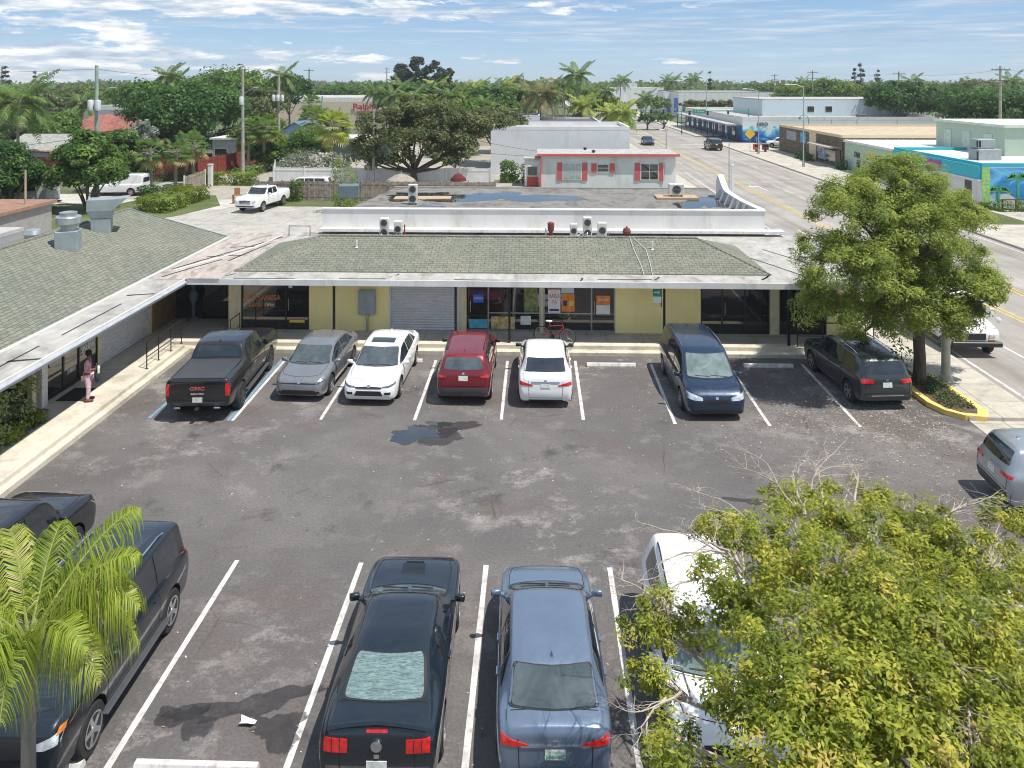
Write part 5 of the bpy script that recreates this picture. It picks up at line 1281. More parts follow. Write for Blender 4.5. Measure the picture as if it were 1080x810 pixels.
# silver crossover leaving on the right edge
t, I = car('suv', 'car', 'light silver crossover with red tail lamps heading out to the road', 'car', (14.22, 16.25, 0), -pi / 2 - radians(4), PLS, dict(L=4.68, W=1.84), rails=False, rwm='glass',
    rear=dict(lampx=(.48, .97), lampz=(.93, 1.04), bumper=(.88, .34, .60), plate=(.80, 0)))
# foreground cars
CRK = glass('rear window with bubbled tint', (.10, .14, .14), .12, (.30, .36, .35))
def bubble():
    m = CRK; nt = m.node_tree; b = nt.nodes['Principled BSDF']
    f = noise(nt, coords(nt, scale=(.45, 2.4, 1)), 16, 4, .65, 1.0); r = ramp(nt, f, [(.36, (.07, .12, .12)), (.52, (.15, .22, .215)), (.68, (.25, .33, .31))]); nt.links.new(r.outputs[0], b.inputs['Base Color']); bump(nt, b, f, .35, .01)
bubble(); MT['bubble'] = CRK
t, I = car('coupe', 'parked_car', 'black muscle coupe with a scooped bonnet and bubbled rear window tint', 'car', (-2.17, 9.93, 0), radians(2.6), PBB, None, 'glass', 'midglass', 'bubble', rim='five', antenna=False, mirror_m=None,
    rear=dict(lampx=(.50, .88), lampz=(.80, .97), plate=(.50, 0), bumper=(.62, .28, .44)), over=dict(rw=(.15, .315, .66, .52, -.012)) if False else None) if False else car('coupe', 'parked_car', 'black muscle coupe with a scooped bonnet and bubbled rear window tint', 'car', (-2.32, 9.90, 0), radians(.9), PBB, dict(rw=(.125, .275, .68, .58, -.015)), 'glass', 'midglass', 'bubble', rim='five', antenna=False,
    rear=dict(lampx=(.46, .86), lampz=(.72, .93), plate=(.45, 0), bumper=(.62, .26, .38)))
Y_ = I['Y']; H_ = I['H']; L_ = I['L']
zt = I['fz']['zt']
mb = MB(); mb.extr([(-.22, Y_(.80), zt(.8) + .0), (-.22, Y_(.875), zt(.875) + .0), (-.22, Y_(.86), zt(.86) + .075), (-.22, Y_(.82), zt(.82) + .055)], (.44, 0, 0)); mb.build('bonnet_scoop', PBB, t, smooth=50)
MB().box((0, Y_(.878), zt(.878) + .035), (.36, .02, .05)).build('scoop_opening', MT['trim'], t)
mb = MB(); sp = []
for i in range(9):
    x = -1 + 2 * i / 8; sp.append((x * .80 * H_, Y_(.012) + .05 * (1 - abs(x)), 1.10 - .05 * x * x))
mb.tube(sp, .045, 6); mb.build('spoiler', PBB, t, smooth=50)
for sx in (-1, 1):
    for k in range(3): panel(I['bvh'], [(sx * (.46 + .13 * k) * H_, 0, .73), (sx * (.473 + .13 * k) * H_, 0, .73)], [(sx * (.46 + .13 * k) * H_, 0, .92), (sx * (.473 + .13 * k) * H_, 0, .92)], (0, 1, 0), 'taillight_bar', MT['trim'], t, .018, 2, 2, .01)
    for k in range(3): panel(I['bvh'], [(sx * H_, Y_(.335 + .02 * k), 1.0), (sx * H_, Y_(.342 + .02 * k), 1.0)], [(sx * H_, Y_(.345 + .02 * k), 1.17), (sx * H_, Y_(.352 + .02 * k), 1.17)], (-sx, 0, 0), 'window_louvre', MT['seam'], t, .02, 3, 2, .01)
MB().lathe([(.085, -L_ / 2 - .03), (.085, -L_ / 2 + .03), (.07, -L_ / 2 + .03), (.055, -L_ / 2 - .035)], (0, 0, .84), 20, 'y').build('round_badge', MT['chrome'], t)
panel(I['bvh'], [(-.16, 0, 1.0), (.16, 0, 1.0)], [(-.16, 0, 1.03), (.16, 0, 1.03)], (0, 1, 0), 'brake_lamp', MT['red'], t, .02, 1, 4, .02)
for k, x in enumerate((-.5, .5)): MB().tube([(x, -L_ / 2 + .12, .25), (x, -L_ / 2 - .04, .25)], .05, 10).build('exhaust_tip', MT['chrome'], t)
t, I = car('sedan', 'parked_car', 'steel blue sedan with slim red tail lamps, parked tail outwards beside the black coupe', 'car', (.35, 9.93, 0), radians(1.5), PSB, dict(L=4.66, W=1.83), 'glass', 'midglass', 'midglass',
    rear=dict(lampx=(.44, .90), lampz=(.80, .90), slim=1, plate=(.62, 0), bumper=(.72, .28, .42)))
panel(I['bvh'], [(-.52, 0, .80), (.52, 0, .80)], [(-.52, 0, .825), (.52, 0, .825)], (0, 1, 0), 'chrome_strip', MT['chrome'], t, .02, 1, 10, .02)
text('plate_lettering', 'FLORIDA', .05, GREEN, t, (0, -I['L'] / 2 - .03, .745), (pi / 2, 0, 0), .002); text('plate_lettering', 'QB7 4KD', .085, GREEN, t, (0, -I['L'] / 2 - .03, .675), (pi / 2, 0, 0), .002)
mb = MB(); mb.lathe([(.045, 0), (.07, .005), (.045, .012)], (0, 0, 0), 12, 'y')
t, I = car('suv', 'parked_car', 'white crossover facing outwards half hidden under the foreground tree', 'car', (3.15, 9.95, 0), pi - radians(1.5), PW, dict(L=4.6, W=1.88), 'glass', 'lightglass', rails='black')
t, I = car('bigsuv', 'parked_car', 'black off-roader with silver roof rails facing outwards behind the feathery palm', 'car', (-8.0, 9.60, 0), pi + radians(1.0), PBB, dict(L=4.72, W=1.92), 'glass', 'glass', rails='chrome', rim='five', antenna=True)
for sx in (-1, 1): panel(I['bvh'], [(sx * .90 * I['H'], 0, 1.0), (sx * .97 * I['H'], 0, 1.0)], [(sx * .90 * I['H'], 0, 1.07), (sx * .97 * I['H'], 0, 1.07)], (0, -1, 0), 'indicator', MT['orange'], t, .02, 2, 3, .02)
for sx in (-1, 1): MB().box((sx * .98, 0, .42), (.14, 2.3, .05), 0, .02).build('running_board', MT['clad'], t)
t, I = car('bigsuv', 'parked_car', 'black off-roader parked nose in at the far left, behind the one with roof rails', 'car', (-11.3, 11.72, 0), radians(-3), PB, dict(L=4.75, W=1.9), 'glass', 'glass', rim='ten')
# ---- postal van
def postal():
    root = thing('postal_van', 'boxy white postal delivery van driving past the big street tree', 'van', (17.38, 29.2, 0), pi)
    W2 = .93; mb = MB()
    prof = [(-2.15, .45), (-2.15, 2.0), (-2.05, 2.2), (.75, 2.25), (.95, 2.15), (1.25, 1.30), (2.05, 1.08), (2.15, .95), (2.15, .45)]
    mb.extr([(-W2, y, z) for y, z in prof], (2 * W2, 0, 0)); o = mb.build('body', PW, root)
    bv = o.modifiers.new('b', 'BEVEL'); bv.width = .06; bv.segments = 3; bv.limit_method = 'ANGLE'
    bpy.context.view_layer.update(); me = bpy.data.meshes.new_from_object(o.evaluated_get(bpy.context.evaluated_depsgraph_get())); o.modifiers.clear(); o.data = me; me.polygons.foreach_set('use_smooth', [True] * len(me.polygons)); me.set_sharp_from_angle(angle=radians(50))
    MB().extr([(-.80, .985, 2.06), (.80, .985, 2.06), (.82, 1.245, 1.36), (-.82, 1.245, 1.36)], (0, .02, .008)).build('windscreen', MT['glass'], root)
    for sx in (-1, 1):
        MB().extr([(sx * .935, .15, 2.0), (sx * .935, .80, 2.0), (sx * .935, 1.05, 1.35), (sx * .935, .15, 1.35)], (sx * .01, 0, 0)).build('side_window', MT['glass'], root)
        MB().box((sx * .62, 2.165, .84), (.22, .03, .14), 0, .01).build('headlight', MT['lamp'], root); MB().box((sx * .62, 2.165, .70), (.26, .03, .07), 0, .01).build('indicator', MT['orange'], root)
        MB().box((sx * 1.10, 1.25, 1.55), (.20, .08, .30), 0, .03).tube([(sx * .93, 1.2, 1.3), (sx * 1.1, 1.25, 1.5)], .015, 5).build('side_mirror', PW, root)
        MB().extr([(sx * .937, 1.3, 1.02), (sx * .937, -2.1, 1.32), (sx * .937, -2.1, 1.39), (sx * .937, 1.3, 1.09)], (sx * .004, 0, 0)).build('stripe', BLUE, root)
        for y in (-1.35, 1.45): wheel(root, sx * .82, y, .33, 'steel', sx)
    MB().box((0, 2.165, .83), (.78, .03, .26), 0, .01).build('grille', MT['trim'], root)
    MB().box((0, 2.22, .55), (1.95, .16, .2), 0, .03).build('bumper', MT['trim'], root)
    MB().box((.9, 2.1, 1.35), (.02, .02, .02)).lathe([(.11, 2.0), (.11, 2.03), (.02, 2.05)], (-.95, 0, 1.45), 14, 'y').build('round_mirror', PW, root)
    return root
postal()
# ---- white pickup and others behind
car('pickup', 'pickup_truck', 'white pickup truck parked on the alley before the wooden fence', 'pickup', (-23.35, 62.2, 0), pi - radians(10), PW, None, 'glass', 'glass', front=dict(chrome=True, grille=(.5, .78, 1.06)))
car('bigsuv', 'parked_car', 'white car with dark windows showing above the wooden fence', 'car', (gx(322, 69, 190), 69.2, 0), pi / 2 + .1, PW, None)
car('cargo', 'cargo_van', 'white cargo van with a ladder rack behind the hedge', 'van', (gx(125, 69.5, 200), 69.5, 0), pi / 2 + .06, PW, None, details=False)
t, I = car('bigsuv', 'car', 'dark car driving away on the far lane of the wide road', 'car', (28.3, 121.5, 0), 0, PB, dict(L=5.2, W=2.05))
car('sedan', 'car', 'blue car driving towards the camera beyond the white block', 'car', (gx(683, 131, 152), 131, 0), pi, PNAVY, None)
car('suv', 'car', 'white car parked between the blue mural and the stone wall', 'car', (gx(823, 126, 152), 126, 0), pi / 2 - .2, PW, None)
def boxtruck():
    t = thing('camper_trailer', 'grey white box trailer standing behind the leafy tree at the far left', 'trailer', (gx(20, 61, 205), 61.5, 0), .05)
    MB().box((0, 0, 1.75), (5.2, 2.2, 2.3), 0, .08).build('box', M('dull white trailer skin', (.55, .58, .58), .4, dirt=(.35, .36, .35)), t)
    MB().box((0, 0, .5), (5.6, 1.8, .14)).build('chassis', BLACK, t); MB().box((1.2, -1.11, 1.9), (1.0, .03, .6), 0, .01).build('window', MT['glass'], t)
    for x in (-1.0, 1.0): wheel(t, x, -.95, .36, 'steel', 1)
boxtruck()

# ================================================================== person, bicycle, rails
def person():
    root = thing('person', 'person in pink patterned clothes and a dark cap holding a bag on the walkway', 'person', (-14.72, 21.2, ZF + .004), radians(-70))
    J = {'pel': (0, 0, .88), 'wai': (0, 0, 1.03), 'che': (0, .01, 1.25), 'nk': (0, .02, 1.40), 'hd': (0, .04, 1.50), 'ht': (0, .05, 1.60),
         'sl': (-.16, .01, 1.33), 'el': (-.24, .03, 1.10), 'hl': (-.14, .22, 1.02), 'sr': (.16, .01, 1.33), 'er': (.24, .03, 1.10), 'hr': (.13, .22, 1.06),
         'tl': (-.09, 0, .82), 'kl': (-.10, .03, .45), 'al': (-.11, -.01, .07), 'fl': (-.12, .15, .035), 'tr': (.09, 0, .82), 'kr': (.11, .05, .45), 'ar': (.13, .02, .07), 'fr': (.14, .18, .035)}
    R = dict(pel=.13, wai=.12, che=.13, nk=.05, hd=.07, ht=.06, sl=.06, el=.04, hl=.028, sr=.06, er=.04, hr=.028, tl=.09, kl=.06, al=.04, fl=.035, tr=.09, kr=.06, ar=.04, fr=.035)
    E = [('pel', 'wai'), ('wai', 'che'), ('che', 'nk'), ('nk', 'hd'), ('hd', 'ht'), ('che', 'sl'), ('sl', 'el'), ('el', 'hl'), ('che', 'sr'), ('sr', 'er'), ('er', 'hr'), ('pel', 'tl'), ('tl', 'kl'), ('kl', 'al'), ('al', 'fl'), ('pel', 'tr'), ('tr', 'kr'), ('kr', 'ar'), ('ar', 'fr')]
    for s, h in (('l', 'hl'), ('r', 'hr')):
        hx, hy, hz = J[h]
        for q in range(4):
            k = 'f%s%d' % (s, q); J[k] = (hx + (q - 1.5) * .018, hy + .085 - abs(q - 1.3) * .008, hz - .01); R[k] = .009; E.append((h, k))
            k2 = k + 'b'; J[k2] = (hx + (q - 1.5) * .018, hy + .105, hz - .05); R[k2] = .008; E.append((k, k2))
        k = 'th' + s; J[k] = (hx + (.045 if s == 'l' else -.045), hy + .03, hz + .03); R[k] = .009; E.append((h, k))
    def skin(name, keys, mats, grow, par, sub=2):
        ks = [k for k in J if k in keys]; idx = {k: i for i, k in enumerate(ks)}
        me = bpy.data.meshes.new(name); me.from_pydata([J[k] for k in ks], [(idx[a], idx[b]) for a, b in E if a in idx and b in idx], [])
        o = bpy.data.objects.new(name, me); COL.objects.link(o); o.parent = par
        o.modifiers.new('s', 'SKIN'); 
        for k, i in idx.items(): v = me.skin_vertices[0].data[i]; v.radius = (R[k] * grow, R[k] * grow * (.8 if k in ('pel', 'wai', 'che') else 1)); v.use_root = (i == 0)
        sb = o.modifiers.new('d', 'SUBSURF'); sb.levels = sub; sb.render_levels = sub
        bpy.context.view_layer.update(); m2 = bpy.data.meshes.new_from_object(o.evaluated_get(bpy.context.evaluated_depsgraph_get())); o.modifiers.clear(); o.data = m2
        for m in mats: m2.materials.append(m)
        m2.polygons.foreach_set('use_smooth', [True] * len(m2.polygons)); return o
    SK = M('brown skin', (.22, .11, .07), .6, var=.05)
    skin('body', set(J), [SK], 1, root)
    PK = M('pink patterned cloth', (.80, .40, .50), .9, var=.35, scale=22); PK2 = M('mauve striped trousers', (.72, .48, .58), .9, var=.3, scale=16)
    skin('shirt', {'pel', 'wai', 'che', 'sl', 'sr', 'el', 'er'}, [PK], 1.22, root); skin('trousers', {'pel', 'tl', 'kl', 'al', 'tr', 'kr', 'ar'}, [PK2], 1.28, root)
    MB().lathe([(.02, 1.695), (.07, 1.68), (.098, 1.62), (.105, 1.57), (.10, 1.53), (.06, 1.50)], (0, .035, 0), 16).build('hair', M('black cap', (.015, .013, .013), .8), root, smooth=60)
    FACE = M('dark features', (.03, .015, .012), .6)
    for sx in (-1, 1):
        MB().lathe([(.002, -.012), (.010, 0), (.002, .012)], (sx * .03, .112, 1.56), 8).build('eye', FACE, root)
        MB().box((sx * .078, .04, 1.55), (.018, .035, .055), 0, .008).build('ear', SK, root)
        MB().box((sx * .125, .06, .045), (.09, .27, .09), 0, .03).build('shoe', M('dark red shoe', (.15, .03, .04), .6), root)
    MB().extr([(-.012, .10, 1.525), (.012, .10, 1.525), (0, .10, 1.56)], (0, .03, -.004)).build('nose', SK, root); MB().box((0, .108, 1.50), (.04, .012, .010)).build('mouth', FACE, root)
    b = thing('shoulder_bag', 'pale and black bag held by the person on the walkway', 'bag', tuple((Matrix.Translation((-14.72, 21.2, ZF)) @ Matrix.Rotation(radians(-70), 4, 'Z') @ Vector((.10, .30, .98)))), radians(-60))
    MB().box((0, 0, -.16), (.30, .14, .34), .0, .05).build('pouch', M('black bag cloth', (.03, .03, .035), .8), b, smooth=60); MB().box((.02, .04, .06), (.26, .08, .22), 0, .03).build('papers', PWHITE, b)
    MB().tube([(-.12, 0, 0), (-.10, 0, .18), (0, -.02, .27), (.10, 0, .18), (.12, 0, 0)], .012, 6).build('strap', BLACK, b)
person()
t = thing('door_mat', 'black rubber mat before the side shop door', 'mat', (-15.4, 21.7, ZF + .004)); MB().box((0, 0, .008), (.75, 1.1, .014), 0, .004).build('mat', M('black rubber', (.02, .02, .022), .9), t)
def bicycle():
    t = thing('bicycle', 'red bicycle with black tyres leaning on the post behind the white sedan', 'bicycle', (.86, 27.25, ZF + .004), radians(-18))
    for x in (-.53, .53):
        w = MB(); w.tube([(x + .33 * cos(a), 0, .345 + .33 * sin(a)) for a in np.linspace(0, 2 * pi, 29)], .018, 6, False); wo = w.build('wheel', MT['tyre'], t, smooth=60)
        r = MB(); r.tube([(x + .305 * cos(a), 0, .345 + .305 * sin(a)) for a in np.linspace(0, 2 * pi, 25)], .010, 5, False)
        for k in range(12): a = k * pi / 6; r.tube([(x, .02 * (-1) ** k, .345), (x + .30 * cos(a), 0, .345 + .30 * sin(a))], .0025, 3)
        r.build('rim', GREYM, wo)
    RF = paint('red bicycle paint', (.45, .02, .03), 0, .35)
    f = MB(); f.tube([(-.53, 0, .345), (-.08, 0, .30), (-.20, 0, .78)], .016, 6); f.tube([(-.53, 0, .345), (-.19, 0, .74)], .012, 6); f.tube([(-.08, 0, .30), (.36, 0, .72)], .019, 6); f.tube([(-.18, 0, .72), (.34, 0, .80)], .016, 6); f.tube([(.32, 0, .86), (.36, 0, .70), (.53, 0, .345)], .016, 6)
    f.build('frame', RF, t, smooth=60)
    MB().tube([(.32, 0, .84), (.30, 0, 1.0), (.34, 0, 1.02)], .012, 6).tube([(.30, -.28, 1.02), (.34, 0, 1.0), (.30, .28, 1.02)], .012, 6).build('handlebar', BLACK, t, smooth=60)
    MB().tube([(-.20, 0, .78), (-.22, 0, .90)], .012, 6).build('seat_post', GREYM, t); MB().box((-.24, 0, .92), (.26, .15, .05), 0, .02).build('saddle', PWHITE, t, smooth=60)
    MB().lathe([(.09, -.03), (.09, -.02), (.02, -.02)], (-.08, 0, .30), 16, 'y').tube([(-.08, -.06, .30), (.02, -.06, .16)], .009, 5).tube([(-.08, .06, .30), (-.18, .06, .44)], .009, 5).box((.02, -.10, .16), (.09, .08, .02)).box((-.18, .10, .44), (.09, .08, .02)).build('crank', BLACK, t)
bicycle()
def handrail(lab, pts, h=.95, mid=True):
    c = Vector(pts[0]); t = thing('handrail', lab, 'handrail', tuple(c), 0, 'black walkway handrails')
    P2 = [Vector(p) - c for p in pts]
    mb = MB(); mb.tube([p + Vector((0, 0, h)) for p in P2], .024, 8)
    if mid: mb.tube([p + Vector((0, 0, h * .45)) for p in P2], .018, 6)
    mb.build('rail', BLACK, t, smooth=60)
    for p in P2: MB().tube([p, p + Vector((0, 0, h))], .022, 8).box((p.x, p.y, .006), (.1, .1, .012)).build('post', BLACK, t)
handrail('black handrail of four posts on the walkway between the person and the pickup', [(-14.2, 24.1, ZF + .004), (-14.2, 25.0, ZF + .004), (-14.2, 26.0, ZF + .004), (-14.2, 26.9, ZF + .004)])
handrail('short black handrail hidden behind the black pickup', [(-12.2, 26.9, ZF), (-12.2, 27.9, ZF)])
handrail('black handrail before the right corner shop behind the dark crossover', [(gx(841, 27.3, 362), 27.3, ZF), (gx(868, 27.3, 362), 27.3, ZF), (gx(900, 27.3, 362), 27.3, ZF)])
handrail('black handrail sloping down to the road side of the shops', [(13.2, 29.6, ZF), (13.2, 28.4, ZF), (13.2, 27.3, ZF)])
for i, (px, lab) in enumerate(((828, 'first black steel bollard at the right corner shop'), (836, 'second black steel bollard at the right corner shop, nearer the road'))):
    pass
# grey statue-like display figure by the dark entrance
t = thing('display_figure', 'blue grey display bust standing in the dark corner entrance', 'display bust', (gx(203, 29.8, 340), 29.9, ZF)); MB().lathe([(.22, 0), (.22, .1), (.08, .18), (.08, .75), (.16, .85), (.22, 1.15), (.14, 1.32), (.06, 1.38), (.06, 1.44), (.10, 1.5), (.11, 1.62), (.07, 1.7), (.01, 1.72)], n=16).build('bust', M('blue grey plaster', (.12, .16, .19), .5), t, smooth=40)
# ---- corner island with yellow kerb
poly = [(13.15, 24.6), (13.12, 23.2), (13.15, 22.3), (13.4, 21.65), (13.85, 21.25), (14.45, 21.15), (14.75, 21.6), (14.7, 23.0), (14.6, 24.8)]
t = thing('planting_island', 'yellow kerbed planting island round the foot of the big street tree', 'kerb island', (13.9, 23, 0))
mb = MB(); mb.prism(poly, .0, .17); mb.build('kerb', M('yellow kerb paint', (.78, .58, .16), .8, var=.12, scale=3, dirt=(.5, .42, .25)), t, W=True)
cx, cy = 13.9, 23.0
inn = [(cx + (x - cx) * .72, cy + (y - cy) * .88) for x, y in poly]; mb = MB(); mb.prism(inn, .15, .185); mb.build('soil', M('litter covered soil', (.12, .085, .06), .95, var=.5, scale=9), t, W=True)
P_ = RNG.uniform([13.5, 21.7, .2], [14.4, 24.4, .34], (700, 3)); V, F = leaves(P_, RNG.normal(size=(700, 3)) + [0, 0, 1], .05)
LM_SH = leafmat('dark green shrub leaves', (.02, .05, .01), (.05, .10, .02), (.10, .17, .04))
o = raw_mesh('ground_cover', V, F, LM_SH, None, RNG.random(700)); mark(o, kind='stuff')
# fallen leaves
n = 2600; X_ = RNG.normal(11.0, 2.6, n); Y2 = 21.2 + RNG.normal(0, 2.0, n); 
k = (X_ < 13.1) & (Y2 < 26.6) & (Y2 > 15) & (X_ > 2); X_, Y2 = X_[k], Y2[k]
n2 = 500; X_ = np.concatenate([X_, RNG.uniform(-14, 13, n2)]); Y2 = np.concatenate([Y2, RNG.uniform(8, 26.6, n2)])
Pn = np.stack([X_, Y2, np.full(len(X_), .012)], 1); V, F = leaves(Pn, RNG.normal(size=Pn.shape) * .18 + [0, 0, 1], .032, .5)
o = raw_mesh('fallen_leaves', V, F, leafmat('dry fallen leaves', (.22, .14, .07), (.42, .31, .18), (.62, .55, .42), .1), None, RNG.random(len(Pn))); mark(o, kind='stuff')
t = thing('litter', 'crumpled white paper lying on the damp asphalt of the empty stall', 'litter', (-4.75, 8.85, .01)); mb = MB(); rr = random.Random(5)
vs = [(.13 * i - .13 + rr.uniform(-.03, .03), .09 * j - .09 + rr.uniform(-.03, .03), rr.uniform(0, .07)) for j in range(3) for i in range(3)]; mb.add(vs, [(j * 3 + i, j * 3 + i + 1, j * 3 + i + 4, j * 3 + i + 3) for i in range(2) for j in range(2)]); mb.build('paper', PWHITE, t)
# ---- grey street light column at the tree
t = thing('street_lamp', 'beige concrete light column rising through the big street tree', 'lamp post', (14.83, 24.35, .13)); MB().lathe([(.24, 0), (.24, .12), (.16, .2), (.15, .5), (.11, 5.4)], n=12).build('column', M('beige column paint', (.42, .42, .33), .6), t, smooth=40)
t = thing('sign_post', 'thin grey sign post on the pavement left of the light column', 'sign post', (13.4, 27.0, ZF)); MB().tube([(0, 0, 0), (0, 0, 1.7)], .03, 8).box((0, 0, 1.72), (.08, .08, .06)).build('post', GREYM, t)
# ================================================================== buildings behind and across the road
def bld(name, label, x0, x1, y0, y1, h, wall, roofm, cat='building', roof='flat', par=.0, over=0., rh=1.2, axis='x', trim=None, wins=(), z0=0., rz=0.):
    cx, cy = (x0 + x1) / 2, (y0 + y1) / 2; h *= FAR; rh *= FAR
    t = thing(name, label, cat, (cx, cy, z0), rz)
    W_, D_ = (x1 - x0) / 2, (y1 - y0) / 2
    MB().b2(-W_, W_, -D_, D_, 0, h).build('wall', wall, t)
    o = over
    if roof == 'flat':
        if par:
            mb = MB(); q = .2
            mb.b2(-W_ - .01, W_ + .01, -D_ - .01, -D_ + q, h, h + par); mb.b2(-W_ - .01, W_ + .01, D_ - q, D_ + .01, h, h + par)
            mb.b2(-W_ - .01, -W_ + q, -D_ + q, D_ - q, h, h + par); mb.b2(W_ - q, W_ + .01, -D_ + q, D_ - q, h, h + par); mb.build('parapet', trim or wall, t)
            MB().b2(-W_ + q, W_ - q, -D_ + q, D_ - q, h + .004, h + .03).build('roof', roofm, t)
        else:
            MB().b2(-W_ - o, W_ + o, -D_ - o, D_ + o, h + .004, h + .22).build('roof', roofm if not trim else [roofm][0], t)
            if trim: MB().b2(-W_ - o - .02, W_ + o + .02, -D_ - o - .03, -D_ - o - .004, h - .02, h + .24).b2(-W_ - o - .03, -W_ - o - .004, -D_ - o, D_ + o, h - .02, h + .24).b2(W_ + o + .004, W_ + o + .03, -D_ - o, D_ + o, h - .02, h + .24).build('fascia', trim, t)
    elif roof == 'gable':
        a, b = W_ + o, D_ + o
        if axis == 'x': pts = [(-a, -b, h), (a, -b, h), (a, 0, h + rh), (-a, 0, h + rh), (-a, b, h), (a, b, h)]; tri = [[(-W_, -D_, h), (-W_, D_, h), (-W_, 0, h + rh * .96)], [(W_, -D_, h), (W_, D_, h), (W_, 0, h + rh * .96)]]
        else: pts = [(-a, -b, h), (-a, b, h), (0, b, h + rh), (0, -b, h + rh), (a, -b, h), (a, b, h)]; tri = [[(-W_, -D_, h), (W_, -D_, h), (0, -D_, h + rh * .96)], [(-W_, D_, h), (W_, D_, h), (0, D_, h + rh * .96)]]
        f = [(0, 1, 2, 3), (3, 2, 5, 4)] if axis == 'x' else [(0, 1, 2, 3), (3, 2, 5, 4)]
        mb = MB(); mb.add(pts, f); mb.add([(p[0], p[1], p[2] + .12) for p in pts], f); mb.build('roof', roofm, t)
        [MB().add(q, [(0, 1, 2)]).build('gable', wall, t) for q in tri]
        if trim: MB().tube([pts[0], pts[1]], .09, 4).tube([pts[4], pts[5]], .09, 4).tube([pts[0], pts[3] if axis == 'x' else pts[3], pts[4]], .09, 4).build('fascia', trim, t)
    else:
        a, b = W_ + o, D_ + o; r = min(a, b)
        q = [(-a + r, 0, h + rh), (a - r, 0, h + rh)] if a >= b else [(0, -b + r, h + rh), (0, b - r, h + rh)]
        base = [(-a, -b, h), (a, -b, h), (a, b, h), (-a, b, h)]
        f = [(0, 1, 5, 4), (1, 2, 5), (2, 3, 4, 5), (3, 0, 4)] if a >= b else [(0, 1, 4), (1, 2, 5, 4), (2, 3, 5), (3, 0, 4, 5)]
        MB().add(base + q, f).b2(-a, a, -b, b, h - .1, h - .002).build('roof', roofm, t)
    for w in wins: # (face, u, z, w, h[, glass mat]) face 's' (y-), 'w' (x-)
        fc, u, z, ww, hh = w[:5]; gm = w[5] if len(w) > 5 else SHOPGL
        if fc == 's':
            wd = MB().b2(u - ww / 2 - .06, u + ww / 2 + .06, -D_ - .05, -D_ - .004, z - hh / 2 - .06, z + hh / 2 + .06).build('window', WHITE2, t)
            MB().b2(u - ww / 2, u + ww / 2, -D_ - .065, -D_ - .051, z - hh / 2, z + hh / 2).build('pane', gm, wd)
        else:
            wd = MB().b2(-W_ - .05, -W_ - .004, u - ww / 2 - .06, u + ww / 2 + .06, z - hh / 2 - .06, z + hh / 2 + .06).build('window', WHITE2, t)
            MB().b2(-W_ - .065, -W_ - .051, u - ww / 2, u + ww / 2, z - hh / 2, z + hh / 2).build('pane', gm, wd)
    return t
CORAL = M('coral red trim', (.66, .12, .12), .6, var=.08)
PALEBLUE = M('pale blue wall', (.55, .64, .68), .7, var=.06); PALEWALL = M('pale grey wall', (.66, .68, .68), .7, var=.05, dirt=(.5, .5, .48))
R_GREY = flatroof('pale grey flat roof', (.42, .41, .39), (.26, .25, .24)); R_TAN = flatroof('tan flat roof', (.50, .41, .29), (.36, .28, .19)); R_WHITE = flatroof('white flat roof', (.66, .65, .62), (.48, .46, .42))
TILE = M('terracotta roof tiles', (.30, .115, .085), .8, var=.35, scale=2.5); R_DARK = M('dark grey shingles', (.11, .10, .11), .9, var=.2)
# house with coral shutters
t = bld('house', 'white house with coral red shutters and eaves behind the flat roof', .55, 14.3, 76, 81.5, 2.98, WHITE, R_GREY, 'house', 'flat', over=.35, trim=CORAL)
t['label'] = 'white house with coral red shutters and coral red eaves behind the flat roof'
def shut_win(u, ww, hh, z, gm, cols):
    wd = MB().b2(u - ww / 2 - .08, u + ww / 2 + .08, -2.81, -2.754, z - hh / 2 - .08, z + hh / 2 + .08).build('window', WHITE2, t)
    for i in range(cols[0]):
        for j in range(cols[1]):
            xa = u - ww / 2 + ww * i / cols[0] + .04; za = z - hh / 2 + hh * j / cols[1] + .04
            MB().b2(xa, xa + ww / cols[0] - .08, -2.825, -2.812, za, za + hh / cols[1] - .08).build('pane', gm, wd)
    for s in (-1, 1):
        MB().b2(u + s * (ww / 2 + .36) - .26, u + s * (ww / 2 + .36) + .26, -2.83, -2.754, z - hh / 2 - .1, z + hh / 2 + .1).build('shutter', CORAL, t)
u0 = lambda px: gx(px, 76, 180) - 7.425
shut_win(u0(603.5), 1.85, 1.6, 1.65, glass('curtained glass', (.30, .36, .34), .1, (.5, .55, .52)), (3, 2)); shut_win(u0(636), 1.15, .75, 2.0, SHOPGL, (1, 2)); shut_win(u0(685), 1.75, 1.6, 1.65, SHOPGL, (2, 2))
MB().b2(-6.95, -6.82, -3.1, -2.76, 0, 2.95).build('downpipe', CORAL, t); MB().tube([(5.6, -2.85, .3), (5.6, -2.85, 2.9)], .04, 6).build('downpipe', PALEWALL, t)
pch = bld('porch', 'small white porch with a red half door joined to the house with coral shutters', -1.1, .5, 76.6, 79, 2.5, PALEWALL, R_GREY, 'porch', 'flat', over=.1, wins=[('s', .0, 1.6, 1.0, .9)])
MB().b2(-.55, .6, -1.26, -1.20, .0, 1.0).build('half_door', M('red half door', (.5, .07, .05), .6), pch)
for px, py, l in ((617, 151, 'small black vent pipe at the back of the coral trimmed house roof'), (626, 160, 'small black vent pipe at the front of the coral trimmed house roof')):
    t = thing('pipe_vent', l, 'vent', (gx(px, 80.5 if py < 155 else 77.2, 155), 80.5 if py < 155 else 77.2, 3.2)); MB().lathe([(.12, 0), (.12, .35), (.2, .38), (.2, .5), (.02, .55)], n=10).build('pipe', BLACK, t)
